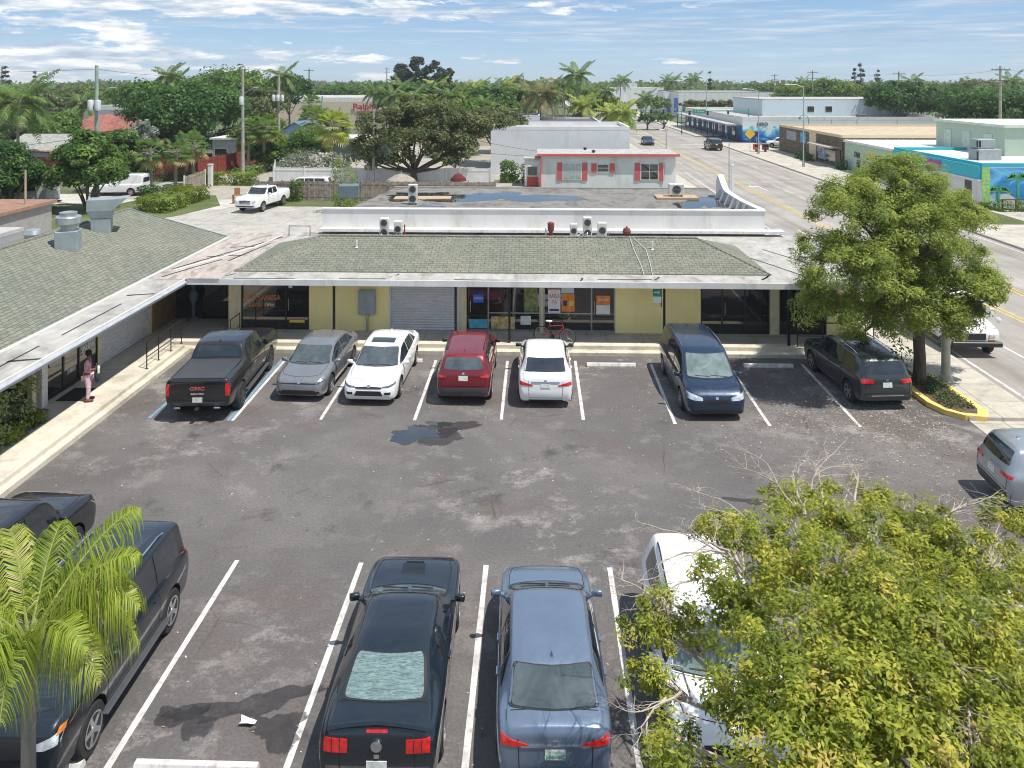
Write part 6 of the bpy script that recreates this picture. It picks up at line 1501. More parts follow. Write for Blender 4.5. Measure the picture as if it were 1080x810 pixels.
# big white block
t = bld('building', 'large windowless white block behind the house with coral shutters', -5.25, 11.0, 87.5, 99, 4.75, M('whitewashed block wall', (.74, .75, .76), .8, var=.05, scale=.4, dirt=(.62, .62, .61)), R_GREY, par=.42)
MB().b2(-8.1, -4.0, -5.9, -5.76, 4.2, 4.5).build('roof_edge_shadow_gap', PALEWALL, t) if False else None
bld('building', 'low grey roofed annex behind the large white block', -3, 9, 101, 118, 4.6, PALEWALL, R_DARK, par=.3)
bld('building', 'small white rooftop box behind the annex of the large white block', -6.6, .6, 112, 119, 5.2, WHITE, R_WHITE, par=.2)
bld('house', 'small house with a grey hipped roof between palms behind the white block', gx(598, 125), gx(628, 125), 122, 130, 3.9, M('beige house wall', (.5, .45, .36), .8), R_DARK, 'house', 'hip', over=.5, rh=1.4)
# beige store with red lettering
t = bld('store', 'long beige store with red cursive lettering under its white roof edge', gx(286, 190), gx(412, 190), 190, 225, 5.3, M('beige ribbed wall', (.62, .52, .40), .8, var=.05), R_WHITE, 'store', par=1.1, trim=M('white roof edge', (.74, .72, .70), .7))
REDL = M('dark red sign lettering', (.42, .03, .07), .5)
def lab_on(s, size, mat, par, wx, wy, wz, rot=rotF, sx=1, bold=0): 
    o = text('lettering', s, size, mat, par, (0, 0, 0), rot, .03, sx, bold); o.location = inv(par) @ Vector((wx, wy, wz)); return o
lab_on("Ralph's", 1.9, REDL, t, gx(386, 189.8), 189.7, 4.6, sx=1.25, bold=.05); lab_on('BAKERY', 1.1, REDL, t, gx(386, 189.8), 189.7, 2.9, bold=.03)
# houses on the left between the trees
BLUEH = M('light blue house wall', (.30, .45, .55), .8)
t = bld('house', 'light blue gabled house showing between trees beside the utility pole', gx(292, 112), gx(331, 112), 112, 120, 2.75, BLUEH, M('slate blue roof', (.10, .17, .22), .8), 'house', 'gable', over=.4, rh=1.6, axis='y', trim=M('slate blue roof', (.10, .17, .22), .8))
bld('house', 'white house with a low grey roof edged in terracotta at the far left', gx(6, 84), gx(72, 84), 84, 92, 2.6, M('pale lavender wall', (.62, .65, .72), .8), M('grey roof with terracotta edge', (.33, .32, .30), .8, var=.3), 'house', 'gable', over=.5, rh=1.5, axis='x', trim=TILE)
t = bld('house', 'peach house with red tile hip roof behind the green utility pole', gx(79, 108), gx(112, 108), 106, 116, 3.4, M('peach wall', (.62, .42, .28), .8), TILE, 'house', 'hip', over=.6, rh=2.0)
bld('house', 'second red tiled house with a paler gable, right of the green utility pole', gx(112, 112), gx(142, 112), 110, 122, 3.5, M('peach wall', (.62, .42, .28), .8), TILE, 'house', 'hip', over=.6, rh=2.0)
bld('house', 'long pale building with a dark grey roof behind the red tiled houses', gx(44, 132), gx(152, 132), 132, 144, 3.2, PALEWALL, R_DARK, 'house', 'gable', over=.4, rh=1.9, wins=[('s', -15, 1.8, 1.6, 1.6), ('s', -9, 1.6, 1.8, 2.4), ('s', -5.5, 1.8, 1.2, 1.4)])
bld('building', 'low terracotta roofed building behind the long dark roofed one', gx(105, 168), gx(150, 168), 168, 180, 4.9, PALEWALL, M('faded terracotta roof', (.45, .24, .18), .8), par=.2)
bld('house', 'small white roofed house low between the trees at the left skyline', gx(34, 178), gx(50, 178), 178, 190, 4.3, PALEWALL, R_WHITE, 'house', 'gable', over=.3, rh=.8)
bld('house', 'grey garage with a dark door beside the light blue gabled house', gx(224, 97), gx(250, 97), 97, 103, 3.0, M('grey garage wall', (.32, .34, .36), .8), R_WHITE, 'garage', 'flat', over=.3, wins=[('s', -.5, 1.6, 1.6, .9)])
bld('building', 'long low shed with green roller fronts behind the white fence', gx(352, 104), gx(412, 104), 104, 110, 2.6, M('dark green shed wall', (.10, .14, .12), .8), R_WHITE, 'shed', 'flat', over=.4)
bld('building', 'pale building glimpsed behind the crown of the spreading oak', gx(415, 128), gx(520, 128), 128, 136, 3.6, M('beige yard wall', (.60, .52, .42), .8), R_GREY)
bld('building', 'brown roofed outbuilding at the far left edge behind the side roof', -52, -33.2, 42.5, 48.5, 2.3, M('grey outbuilding wall', (.30, .29, .27), .9), M('rusty brown roof', (.30, .17, .12), .9, var=.2), 'shed', 'flat', over=.25)
bld('building', 'white metal roofed lean to at the far left edge', -44, -31, 36.5, 41.8, 1.7, PALEWALL, R_GREY, 'shed', 'flat', over=.2)
# ---- across the road
SEA = None
def mural(name, cols, scale, seed):
    m, nt, b = _nt(name); f = noise(nt, worldco(nt, (1, 1, 1.6)), scale, 5, .6, 1.6)
    g = nt.nodes.new('ShaderNodeSeparateXYZ'); nt.links.new(worldco(nt), g.inputs[0])
    mm = nt.nodes.new('ShaderNodeMath'); mm.operation = 'MULTIPLY_ADD'; mm.inputs[1].default_value = .16; mm.inputs[2].default_value = -.28; nt.links.new(g.outputs[2], mm.inputs[0])
    ad = nt.nodes.new('ShaderNodeMath'); ad.operation = 'ADD'; nt.links.new(f, ad.inputs[0]); nt.links.new(mm.outputs[0], ad.inputs[1])
    r = ramp(nt, ad.outputs[0], cols); nt.links.new(r.outputs[0], b.inputs['Base Color']); b.inputs['Roughness'].default_value = .7; return m
MUR = mural('painted blue sea mural', [(.25, (.01, .03, .12)), (.36, (.01, .13, .42)), (.46, (.04, .34, .62)), (.55, (.28, .60, .72)), (.62, (.70, .78, .78)), (.9, (.68, .70, .70))], .28, 1)
MURD = mural('painted deep blue wall', [(.2, (.005, .02, .08)), (.42, (.01, .07, .25)), (.6, (.02, .16, .42)), (.75, (.16, .36, .52))], .3, 2)
t = bld('building', 'blue sea mural building with a long white roof band on the far corner', 36.5, 72.5, 135, 188, 3.7, MUR, R_GREY, par=.62, trim=WHITE2)
MB().b2(-18.04, -18.0, -26.4, 26.4, .05, 3.1).build('street_mural', MURD, t)
mb = MB(); mb.b2(-20.4, -18.05, -25, 26, 3.0, 3.25); mb.build('canopy', R_GREY, t)
for y in np.arange(-24.5, 26, 5.5): MB().tube([(-20.2, y, 0), (-20.2, y, 3.0)], .10, 8).build('canopy_post', M('dark blue post', (.03, .08, .18), .5), t)
for y in np.arange(-22, 25, 5.5): MB().b2(-18.07, -18.045, y, y + 2.6, .3, 2.5).build('window', SHOPGL, t)
SKYM = M('painted white letters', (.62, .68, .72), .6)
lab_on('BIRD', .9, M('painted dark letters', (.04, .07, .14), .6), t, 40.0, 134.95, 3.3); lab_on('BAIT', 1.6, M('painted blue letters', (.05, .28, .55), .6), t, 48.5, 134.95, 2.2)
fish = MB(); fish.extr([(-10, -26.52, 1.1), (-8.6, -26.52, 2.2), (-6.4, -26.52, 2.6), (-5.2, -26.52, 1.9), (-4.2, -26.52, 2.7), (-4.5, -26.52, 1.4), (-6.2, -26.52, 1.0), (-8, -26.52, .7)], (0, -.02, 0)); fish.build('painted_fish', M('painted navy fish', (.03, .06, .16), .6), t)
for x in (2.0, 9.0, 16.2, -2.4): MB().b2(x - .05, x + .05, -26.56, -26.5, 3.0, 4.3).build('roof_band_joint', PALEWALL, t)
for px, l in ((909, 'dark rooftop air conditioner left on the white roof band of the mural building'), (993, 'dark rooftop air conditioner right on the white roof band of the mural building')):
    ac_unit('rooftop_unit', l, gx(px, 137), 137.2, 3.75, 1.5, 1.2, 1.0, 1, 0, None, M('dark unit paint', (.10, .10, .11), .5))
bld('building', 'pale blue upper storey with two dark windows above the mural building', gx(804, 152), gx(962, 152), 152, 175, 6.6, PALEBLUE, R_GREY, wins=[('s', gx(855, 152) - (gx(804, 152) + gx(962, 152)) / 2, 5.4, 1.3, 1.1), ('s', gx(874, 152) - (gx(804, 152) + gx(962, 152)) / 2, 5.4, 1.3, 1.1)])
bld('building', 'low pale hall with a striped blue end behind the painted boats', gx(793, 160), gx(803, 160), 156, 170, 6.3, M('weathered blue wall', (.30, .42, .55), .8, var=.4), R_GREY)
bld('warehouse', 'long white warehouse across the far side street', gx(716, 235), gx(816, 235), 235, 275, 7.0, WHITE, R_GREY, 'warehouse', par=.2, trim=M('dark roof rim', (.16, .17, .19), .6), wins=[('w', -15, 3.5, 7, 4.5, BLUE)])
bld('building', 'white flat shop with a blue glass corner beside the far road', gx(700, 250), gx(716, 250), 250, 262, 6.8, WHITE, R_GREY, wins=[('s', 0, 3, 3.0, 4.5, glass('blue glass', (.04, .12, .3)))])
bld('building', 'white stepped building behind the palms beside the far road', gx(640, 275), gx(700, 275), 275, 300, 7.6, WHITE, R_WHITE, par=.4)
bld('building', 'white block showing above the trees right of the long warehouse', gx(655, 330), gx(672, 330), 330, 345, 9.2, WHITE, R_WHITE)
# stone fronted shops
def stone():
    m, nt, b = _nt('rubble stone facing'); v = N(nt, 'ShaderNodeTexVoronoi', Scale=2.6); co = worldco(nt); nt.links.new(co, v.inputs['Vector'])
    r = ramp(nt, noise(nt, co, 3.5, 4, .7), [(.3, (.13, .10, .075)), (.5, (.25, .19, .13)), (.7, (.42, .33, .22))])
    rr = ramp(nt, v.outputs['Distance'], [(.0, (1.1,) * 3), (.55, (.45,) * 3)]); nt.links.new(mixc(nt, 1, r.outputs[0], rr.outputs[0], 'MULTIPLY'), b.inputs['Base Color']); b.inputs['Roughness'].default_value = .9; return m
STONE = stone(); CREAMW = M('cream stucco', (.66, .54, .38), .8, var=.06)
t = bld('shop', 'stone fronted shops with a tan flat roof across the road', 38, 70, 94, 119, 3.55, STONE, R_TAN, 'shop', par=.36, trim=CREAMW)
MB().b2(-16.05, -16.0, -3.6, -1.0, 0.05, 3.85).build('cream_bay', CREAMW, t)
MB().b2(-16.06, -16.01, .3, 2.6, 2.2, 3.6).build('blue_poster', M('blue wall poster', (.08, .40, .62), .6, var=.4, scale=2), t); MB().b2(-16.06, -16.01, 4.4, 8.8, 2.2, 3.5).build('grey_sign', M('blue grey sign', (.30, .36, .42), .6, var=.4, scale=3), t)
MB().lathe([(.9, -16.06), (.9, -16.02), (.6, -16.02), (.6, -16.08)], (0, 1.3, 1.1), 24, 'x').build('round_tyre_sign', BLACK, t)
MB().b2(-17.3, -16.0, -11.4, -3.9, 2.45, 2.62).build('awning', M('pale awning', (.48, .40, .33), .7), t)
MB().b2(-16.07, -16.0, -10.6, -4.2, .45, 2.25).build('shop_window', SHOPGL, t); MB().b2(-16.09, -16.075, -7.4, -4.6, .6, 1.9).build('window_picture', M('blue white window picture', (.30, .36, .55), .6, var=.9, scale=1.5), t)
MB().b2(-16.1, -16.0, -12.2, -11.0, .1, 2.3).build('door', FRAME, t)
t = bld('shop', 'pale green low shop with a white roof, north of the turquoise shop', 38.3, 62, 80.2, 93.9, 3.15, M('pale green wall', (.42, .56, .42), .8), R_WHITE, 'shop', over=.15, trim=WHITE2, wins=[('w', -2.6, 1.7, 2.4, 1.6), ('w', 2.6, 1.4, 1.0, 1.8)])
lab_on('TAX', .9, M('dark sign letters', (.05, .05, .05), .6), t, 38.22, 90.0, 2.1, (pi / 2, 0, -pi / 2)); lab_on('OPEN', .8, YEL, t, 38.22, 86.0, 2.3, (pi / 2, 0, -pi / 2))
TEAL = M('turquoise wall paint', (.02, .42, .52), .6, var=.06)
t = bld('shop', 'turquoise shop with a palm beach mural on its side wall', 38, 60, 63.5, 79.8, 3.3, PALEWALL, R_WHITE, 'shop', par=.32, trim=TEAL)
MB().b2(-11.25, -11.0, -8.1, 8.0, 2.5, 3.66).build('fascia', TEAL, t); MB().b2(-11.35, -11.0, -8.2, 8.0, 2.38, 2.498).build('fascia_ledge', WHITE2, t)
lab_on('Green', .95, M('lime sign lettering', (.35, .62, .10), .5), t, 37.72, 74.6, 3.1, (pi / 2, 0, -pi / 2), bold=.03); lab_on('WINGS', .95, M('magenta sign lettering', (.45, .06, .30), .5), t, 37.72, 71.2, 3.05, (pi / 2, 0, -pi / 2), bold=.04)
BEACH = mural('painted beach mural', [(.2, (.55, .58, .52)), (.32, (.62, .66, .62)), (.40, (.02, .25, .50)), (.52, (.02, .22, .55)), (.62, (.16, .50, .74)), (.8, (.03, .14, .50))], .22, 3)
MB().b2(-11.0, 11.0, -8.20, -8.155, .05, 3.5).build('side_mural', BEACH, t)
GRP = M('painted palm green', (.10, .42, .12), .6, var=.3, scale=3)
mb = MB(); mb.b2(-11.02, -10.35, -8.24, -8.21, .05, 3.55); 
mb.build('painted_trellis', M('lime painted trellis', (.35, .60, .18), .6, var=.3, scale=4), t)
for x0, zt_ in ((-8.0, 2.6), (-6.6, 2.9), (-5.9, 2.6), (-9.6, 1.5), (2.5, 2.7)):
    mb = MB(); mb.extr([(x0 - .1, -8.23, .2), (x0 + .1, -8.23, .2), (x0 + .07, -8.23, zt_), (x0 - .07, -8.23, zt_)], (0, .02, 0))
    for k in range(9):
        a = .2 + (pi - .4) * k / 8; dx, dz = cos(a) * 1.3, sin(a) * .75 - .1
        mb.extr([(x0, -8.23, zt_), (x0 + dx * .5 - .05, -8.23, zt_ + dz * .8 + .14), (x0 + dx, -8.23, zt_ + dz * .5 - .25), (x0 + dx * .5, -8.23, zt_ + dz * .6 - .08)], (0, .02, 0))
    mb.build('painted_palm', GRP, t)
MB().b2(-11.02, -11.0, -6.6, -5.5, .1, 2.2).build('door', FRAME, t); MB().b2(-11.03, -11.0, -2.5, .5, .8, 2.1).build('window', SHOPGL, t)
t = thing('rooftop_unit', 'large two part grey air conditioner on the turquoise shop roof', 'AC unit', (gx(1042, 69, 160), 69.5, 3.34)); MB().box((0, 0, .7), (2.2, 1.5, 1.2), .1, .03).build('lower_case', M('grey unit paint', (.30, .34, .35), .5), t); MB().box((-.1, .2, 1.75), (1.7, 1.2, .85), .1, .03).build('upper_case', M('grey unit paint', (.30, .34, .35), .5), t); MB().box((-.9, -.75, .7), (.5, .06, .8)).box((-.8, -.45, 1.75), (.4, .05, .6)).build('fan_grille', BLACK, t)
t = bld('warehouse', 'tall sage green hall with a white roof above the turquoise shop', 45.5, 75, 73, 86, 5.9, M('sage green wall', (.40, .50, .40), .8, var=.05), R_WHITE, 'warehouse', over=.2, trim=M('pale green trim', (.60, .68, .58), .7)) 
for y in (-4.5, -.5, 3.2): MB().b2(-14.82, -14.75, y, y + 1.5, 3.6, 5.6).build('wall_panel', M('pale sage panel', (.50, .60, .50), .8), t)

# ================================================================== fences, gate, hedges
def slatfence(name, label, pts, h, mat, postm=None, board=.14, gap=.01, group=None, z0=-.02, cat='fence', every=2.4, rails=True):
    c = Vector((*pts[0], 0)); t = thing(name, label, cat, tuple(c), 0, group)
    mb = MB(); pb = []
    for (x0, y0), (x1, y1) in zip(pts[:-1], pts[1:]):
        L = hypot(x1 - x0, y1 - y0); a = atan2(y1 - y0, x1 - x0); n = int(L / (board + gap))
        for k in range(n):
            u = (k + .5) / n; jz = random.uniform(-.03, .03)
            mb.box((x0 + (x1 - x0) * u - c.x, y0 + (y1 - y0) * u - c.y, (h + jz) / 2 + z0), (board, .02, h + jz), a)
        if rails:
            for z in (h * .2, h * .85): mb.box(((x0 + x1) / 2 - c.x, (y0 + y1) / 2 - c.y, z), (L, .07, .09), a)
        m = max(1, int(L / every))
        for k in range(m + 1): pb.append((x0 + (x1 - x0) * k / m - c.x, y0 + (y1 - y0) * k / m - c.y, a))
    mb.build('board_panel', mat, t)
    for x, y, a in pb: MB().box((x, y, (h + .1) / 2), (.12, .12, h + .1), a).build('post', postm or mat, t)
    return t
WOODG = M('weathered grey wood', (.30, .25, .20), .9, var=.4, scale=3); REDW = M('red painted fence wood', (.23, .045, .03), .8, var=.25, scale=2)
slatfence('wooden_fence', 'weathered grey wooden fence along the alley behind the white pickup', [(-25.6, 66.6), (-3.6, 66.6)], 1.75, WOODG)
slatfence('white_fence', 'long white panel fence in front of the palms and the oak', [(-29.5, 83.5), (-27.3, 76.5), (-4.6, 76.5)], 1.9, WHITE2, board=.30, gap=.004, every=3)
slatfence('red_fence', 'red wooden fence running behind the row of fan palms', [(-60, 83.0), (-37.5, 81.5), (-36.5, 84.5), (-35.5, 104)], 2.3, REDW)
slatfence('red_fence', 'short red fence before the white house at the far left', [(-66, 79), (-50.5, 79)], 1.2, REDW)
slatfence('wooden_gate', 'weathered plank driveway gate standing open between white posts', [(-33.6, 69.6), (-33.9, 75.0)], 1.75, WOODG, WHITE2, cat='gate', every=5.3)
t = thing('gate_post', 'white square gate post in front of the clipped hedge', 'post', (gx(222, 76), 76, 0)); MB().box((0, 0, 1.1), (.42, .42, 2.2), 0, .02).box((0, 0, 2.24), (.5, .5, .08)).build('post', WHITE2, t)
t = thing('timber_stand', 'small orange timber stand beside the white pickup', 'stand', (gx(252, 65, 215), 64.6, 0)); MB().box((0, 0, .75), (.8, .4, .06)).box((-.35, 0, .37), (.08, .3, .75)).box((.35, 0, .37), (.08, .3, .75)).box((0, 0, 1.1), (.5, .05, .6)).build('frame', M('orange timber', (.42, .20, .07), .8), t)
t = thing('tarp_shelter', 'pale tarpaulin mound behind the wooden fence near the oak', 'shelter', (gx(424, 72), 71.5, 0)); MB().lathe([(1.7, .9), (1.3, 1.35), (.6, 1.75), (.02, 1.9)], n=14).build('tarp', M('dirty tarpaulin', (.33, .29, .24), .9, var=.2), t); MB().tube([(0, 0, 0), (0, 0, 2.2)], .05, 6).build('pole', GREYM, t)
t = thing('parasol', 'closed dark red garden parasol behind the wooden fence', 'parasol', (gx(484, 72), 71.5, 0)); MB().lathe([(.8, 1.2), (.7, 1.5), (.3, 1.85), (.02, 1.95)], n=10).build('canopy', M('dark red parasol cloth', (.12, .015, .02), .9), t); MB().tube([(0, 0, 0), (0, 0, 1.95)], .03, 6).build('pole', BLACK, t)

# ================================================================== poles and wires
WPOLE = M('weathered utility pole wood', (.36, .34, .29), .9, var=.25, scale=2); GPOLE = M('greenish painted pole', (.28, .38, .30), .8, var=.25, scale=2); DPOLE = M('dark utility pole wood', (.16, .13, .11), .9)
def pole(label, x, y, h, mat=None, arms=0, trans=0, r=.16, lamp=False, z0=0):
    h *= FAR; t = thing('utility_pole', label, 'utility pole', (x, y, z0)); MB().tube([(0, 0, 0), (0, 0, h)], [r * 1.2, r * .75], 10).build('pole', mat or WPOLE, t, smooth=60)
    for k in range(arms):
        z = h - .5 - k * 1.5; mb = MB(); mb.box((0, -.12, z), (2.6, .1, .12)); a = mb.build('crossarm', DPOLE, t)
        for x_ in (-1.2, -.5, .5, 1.2): MB().cyl((x_, -.12, z + .06), .05, .18, 8).build('insulator', GREYM, a)
    for k in range(trans):
        MB().lathe([(.02, 0), (.24, .02), (.25, .1), (.25, .85), (.2, .92), (.02, .95)], ((k - (trans - 1) / 2) * .62, -.38, h * .68), 14).build('transformer', M('pale transformer case', (.50, .53, .54), .5), t, smooth=40)
    if lamp: MB().tube([(0, 0, h * .78), (1.4, -.3, h * .84)], .035, 6).box((1.6, -.34, h * .84), (.6, .22, .1), .2, .03).build('lamp_arm', GREYM, t)
    return t
pL = (gx(102, 62.5, 215), 62.5); pM = (gx(256, 81, 190), 81); pR = (gx(303.5, 110, 165), 106)
pole('tall greenish utility pole with two transformers beside the leafy tree', *pL, 11.3, GPOLE, 0, 2, .19, True)
pole('grey utility pole with one transformer at the end of the red fence', *pM, 11.2, None, 0, 1, .18, True)
pole('utility pole with three transformers beside the light blue house', *pR, 10.9, None, 0, 3, .2)
pole('slender pole rising through the fan palms left of the oak', gx(340, 100, 150), 100, 8.2, GPOLE, 0, 0, .14)
pole('thin grey pole standing before the white fence left of the oak', gx(394, 74.5, 190), 74.5, 7.4, None, 0, 0, .12)
pole('dark pole with a short crossarm rising over the left skyline trees', gx(326, 190), 190, 13.0, DPOLE, 1, 0, .18)
pole('wooden utility pole with crossarms over the trees at the right edge', gx(1055, 108, 100), 108, 12.0, None, 2, 0, .2)
pole('tall pole with crossarms above the trees behind the pale blue storey', gx(948, 168, 100), 168, 12.0, None, 2, 1, .2)
pole('utility pole with crossarms left of the pale blue storey windows', gx(857, 195, 100), 195, 12.6, None, 2, 0, .2)
pole('distant utility pole above the white warehouse roof', gx(817, 290, 100), 290, 12.5, None, 2, 1, .22)
pole('distant utility pole between warehouse and pale blue storey', gx(902, 240, 100), 240, 11.8, None, 2, 1, .22)
pole('faint distant pole over the palms behind the white block', gx(552, 230), 230, 11.5, DPOLE, 0, 0, .16)
pole('faint distant utility pole left of the dark pine cluster', gx(408, 330), 330, 15.5, DPOLE, 2, 0, .22)
pole('bare timber post at the far left edge by the brown shed', gx(42, 48, 235), 46.5, 4.6, M('pale timber post', (.42, .32, .22), .9), 0, 0, .08)
pole('pale cell mast at the left edge of the skyline', gx(2, 260), 260, 14.5, GREYM, 0, 0, .5)
pole('slender street lighting mast over the teal traffic signal', gx(745, 185), 185, 10.4, GREYM, 0, 0, .1)
def wire(label, a, b, sag=.5, r=.014, n=12):
    a, b = Vector(a), Vector(b); a.z *= FAR; b.z *= FAR; t = thing('power_line', label, 'power line', tuple(a)); pts = [(a.lerp(b, i / n) - Vector((0, 0, sag * 4 * (i / n) * (1 - i / n)))) - a for i in range(n + 1)]
    MB().tube(pts, r, 4).build('cable', M('black cable', (.05, .05, .05), .6), t)
wire('upper cable from the greenish pole to the pole by the red fence', (*pL, 11.0), (*pM, 10.9)); wire('lower cable from the greenish pole to the pole by the red fence', (*pL, 5.6), (*pM, 5.5), .8, .022)
wire('cable from the red fence pole to the pole by the light blue house', (*pM, 10.9), (*pR, 10.6)); wire('cable leaving the greenish pole over the left edge', (*pL, 11.0), (-75, 52, 11.0)); wire('low thick cable leaving the greenish pole over the left edge', (*pL, 5.6), (-60, 40, 5.0), .6, .022)
wire('cable crossing the front of the big white block', (gx(394, 74.5, 190), 74.5, 7.2), (1.0, 87.3, 2.4), .5, .02); wire('lower cable crossing towards the house with coral shutters', (gx(394, 74.5, 190), 74.5, 5.0), (.6, 76, 2.9), .4, .02)
pr = (gx(1055, 108, 100), 108, 11.5); wire('cable between the poles at the right edge', pr, (gx(948, 168, 100), 168, 11.5)); wire('cable from the right edge pole towards the camera side', pr, (80, 80, 11.0)); wire('second cable between the poles at the right', (pr[0], pr[1], 10), (gx(948, 168, 100), 168, 10)); wire('cable along the skyline to the distant poles', (gx(948, 168, 100), 168, 11.5), (gx(857, 195, 100), 195, 12.1)); wire('long cable along the skyline over the warehouse', (gx(857, 195, 100), 195, 12.1), (gx(817, 290, 100), 290, 12.0))
# ---- street furniture across the road
def lamp_post(label, x, y, h, teal=False, arm=1.8):
    h *= FAR; t = thing('street_lamp', label, 'street lamp', (x, y, .12)); m = M('teal lamp paint', (.03, .16, .16), .5) if teal else GREYM
    MB().lathe([(.20, 0), (.16, .5), (.09, .7), (.06, h)], n=10).build('column', m, t, smooth=50)
    if teal:
        pts = [(-.0, 0, h), (-.3, 0, h + .6), (-.9, 0, h + .8), (-1.4, 0, h + .5)]; MB().tube(pts, .04, 6).build('arm', m, t); MB().lathe([(.05, .4), (.25, .1), (.3, 0), (.02, -.05)], (-1.4, 0, h + .1), 12).build('lantern', m, t)
    else: MB().tube([(0, 0, h - .1), (-arm * .5, 0, h + .25), (-arm, 0, h + .3)], .035, 6).build('arm', m, t); MB().box((-arm - .25, 0, h + .28), (.6, .24, .12), 0, .03).build('lamp_head', m, t)
lamp_post('grey street lamp on the pavement before the stone fronted shops', 33.7, 95.2, 9.3); lamp_post('tall grey mast beside the yellow signs at the mural corner', gx(800, 113, 166), 113, 8.6)
lamp_post('teal ornamental lamp before the stone fronted shops', gx(853, 124), 124, 4.2, True); lamp_post('teal ornamental lamp on the median by the traffic signals', gx(719, 158), 158, 4.4, True)
lamp_post('dark lamp post behind the house with coral shutters', 16.0, 92, 4.2, False, .3)
t = thing('signal_mast', 'green mast arm with traffic signals and a green street name sign over the road', 'traffic signal', (gx(738, 150) + 9.5, 150, 0)); GM = M('green mast paint', (.06, .26, .20), .5)
MB().tube([(0, 0, 0), (0, 0, 5.6)], [.16, .12], 10).tube([(0, 0, 5.2), (-13.5, 0, 5.0)], [.12, .07], 8).build('mast', GM, t)
for x in (-4, -8, -11.5): MB().box((x, -.1, 4.7), (.35, .3, .95), 0, .03).build('signal_head', BLACK, t)
sg = MB().box((-7.6 + 9.0 * 0 - 2.0, -.1, 5.0), (2.6, .05, .8)).build('street_sign', GREEN, t); text('lettering', 'E 10 Ave', .5, PWHITE, t, (-9.6, -.14, 5.0), rotF, .01)
t = thing('signal_mast', 'second green mast arm with signals reaching over the road from the left', 'traffic signal', (gx(640, 156), 156, 0)); MB().tube([(0, 0, 0), (0, 0, 5.6)], [.16, .12], 10).tube([(0, 0, 5.2), (12, 0, 5.0)], [.12, .07], 8).build('mast', GM, t)
for x in (6, 9, 11.5): MB().box((x, -.1, 4.7), (.35, .3, .95), 0, .03).build('signal_head', BLACK, t)
MB().box((4.5, -.1, 4.2), (3.0, .05, .9)).build('street_sign', GREEN, t)
def sign_post(name, label, x, y, h, shape, col, s=.6):
    t = thing(name, label, 'sign', (x, y, .12)); MB().tube([(0, 0, 0), (0, 0, h)], .035, 6).build('post', GREYM, t)
    if shape == 'd': MB().extr([(0, -.06, h - 1.4 * s), (s * .75, -.06, h - .65 * s), (0, -.06, h + .1), (-s * .75, -.06, h - .65 * s)], (0, .02, 0)).build('plate', col, t)
    else: MB().box((0, -.05, h - s / 2), (s, .02, s)).build('plate', col, t)
SY = M('warning sign yellow', (.78, .52, .03), .5)
sign_post('road_sign', 'yellow diamond warning sign on the corner before the mural, with a green plate above', gx(791, 117), 117, 3.4, 'd', SY, 1.1); sign_post('road_sign', 'black and white square sign on the corner before the mural', gx(799, 117) + .1, 118, 3.0, 's', NAVY, .8)
for px, l, c in ((798.5, 'red newspaper box on the corner before the mural', M('red box paint', (.55, .08, .04), .5)), (808, 'dark newspaper box beside the red one on the corner', M('dark red box paint', (.12, .05, .05), .5))):
    t = thing('newspaper_box', l, 'newspaper box', (gx(px, 116), 116.4, .13)); MB().box((0, 0, .75), (.9, .6, .9), 0, .03).build('case', c, t); MB().box((0, -.31, .95), (.7, .02, .35)).build('window', SHOPGL, t); MB().box((0, 0, .15), (.3, .3, .3)).build('foot', BLACK, t)
t = thing('sign_column', 'white square steel column standing at the curved parapet', 'sign column', (gx(772.5, 52.5, 190), 52.5, 0)); MB().box((0, 0, 2.45), (.2, .2, 4.9), 0, .01).build('column', WHITE2, t)
t = thing('flag_pole', 'thin pale pole beside the white column at the curved parapet', 'pole', (gx(769, 54, 190), 54, 0)); MB().tube([(0, 0, 0), (0, 0, 6.3)], [.05, .03], 8).build('pole', GREYM, t)
t = thing('picket_rail', 'low dark railing before the palm mural of the turquoise shop', 'railing', (39.2, 62.6, 0)); mb = MB()
for k in range(5): mb.tube([(k * 1.1, 0, 0), (k * 1.1, 0, 1.0)], .06, 6)
mb.box((2.2, 0, .95), (4.5, .06, .08)); mb.build('rail', M('dark red rail', (.18, .05, .03), .7), t)
# ================================================================== trees and plants
BK = bark('grey brown bark', (.10, .085, .07), (.24, .20, .16)); BKD = bark('dark rugged bark', (.05, .04, .032), (.17, .13, .10), 5); BKP = bark('ringed palm bark', (.20, .18, .15), (.38, .34, .28), 9); BKW = bark('pale bare twig bark', (.36, .30, .25), (.60, .53, .46), 9)
LM1 = leafmat('mid green leaves', (.022, .055, .012), (.075, .150, .026), (.18, .28, .05)); LM2 = leafmat('dark glossy leaves', (.014, .042, .012), (.042, .110, .022), (.11, .21, .04)); LM3 = leafmat('olive oak leaves', (.035, .050, .020), (.10, .125, .045), (.21, .23, .09))
LM4 = leafmat('yellow green leaves', (.05, .09, .012), (.14, .20, .025), (.28, .33, .05)); LM5 = leafmat('grey blue pine needles', (.015, .028, .020), (.035, .055, .035), (.07, .09, .055)); LMP = leafmat('palm frond green', (.025, .065, .014), (.08, .16, .03), (.19, .28, .06), dead=(.42, .30, .14)); LMPY = leafmat('yellow green palm fronds', (.05, .09, .012), (.20, .28, .03), (.44, .48, .08), dead=(.55, .45, .22))
LMF = leafmat('bright fresh leaves', (.045, .085, .012), (.215, .265, .03), (.50, .48, .07), .35, dead=(.52, .40, .12)); LMS = leafmat('street tree leaves', (.045, .085, .014), (.185, .255, .04), (.44, .48, .11), .4)
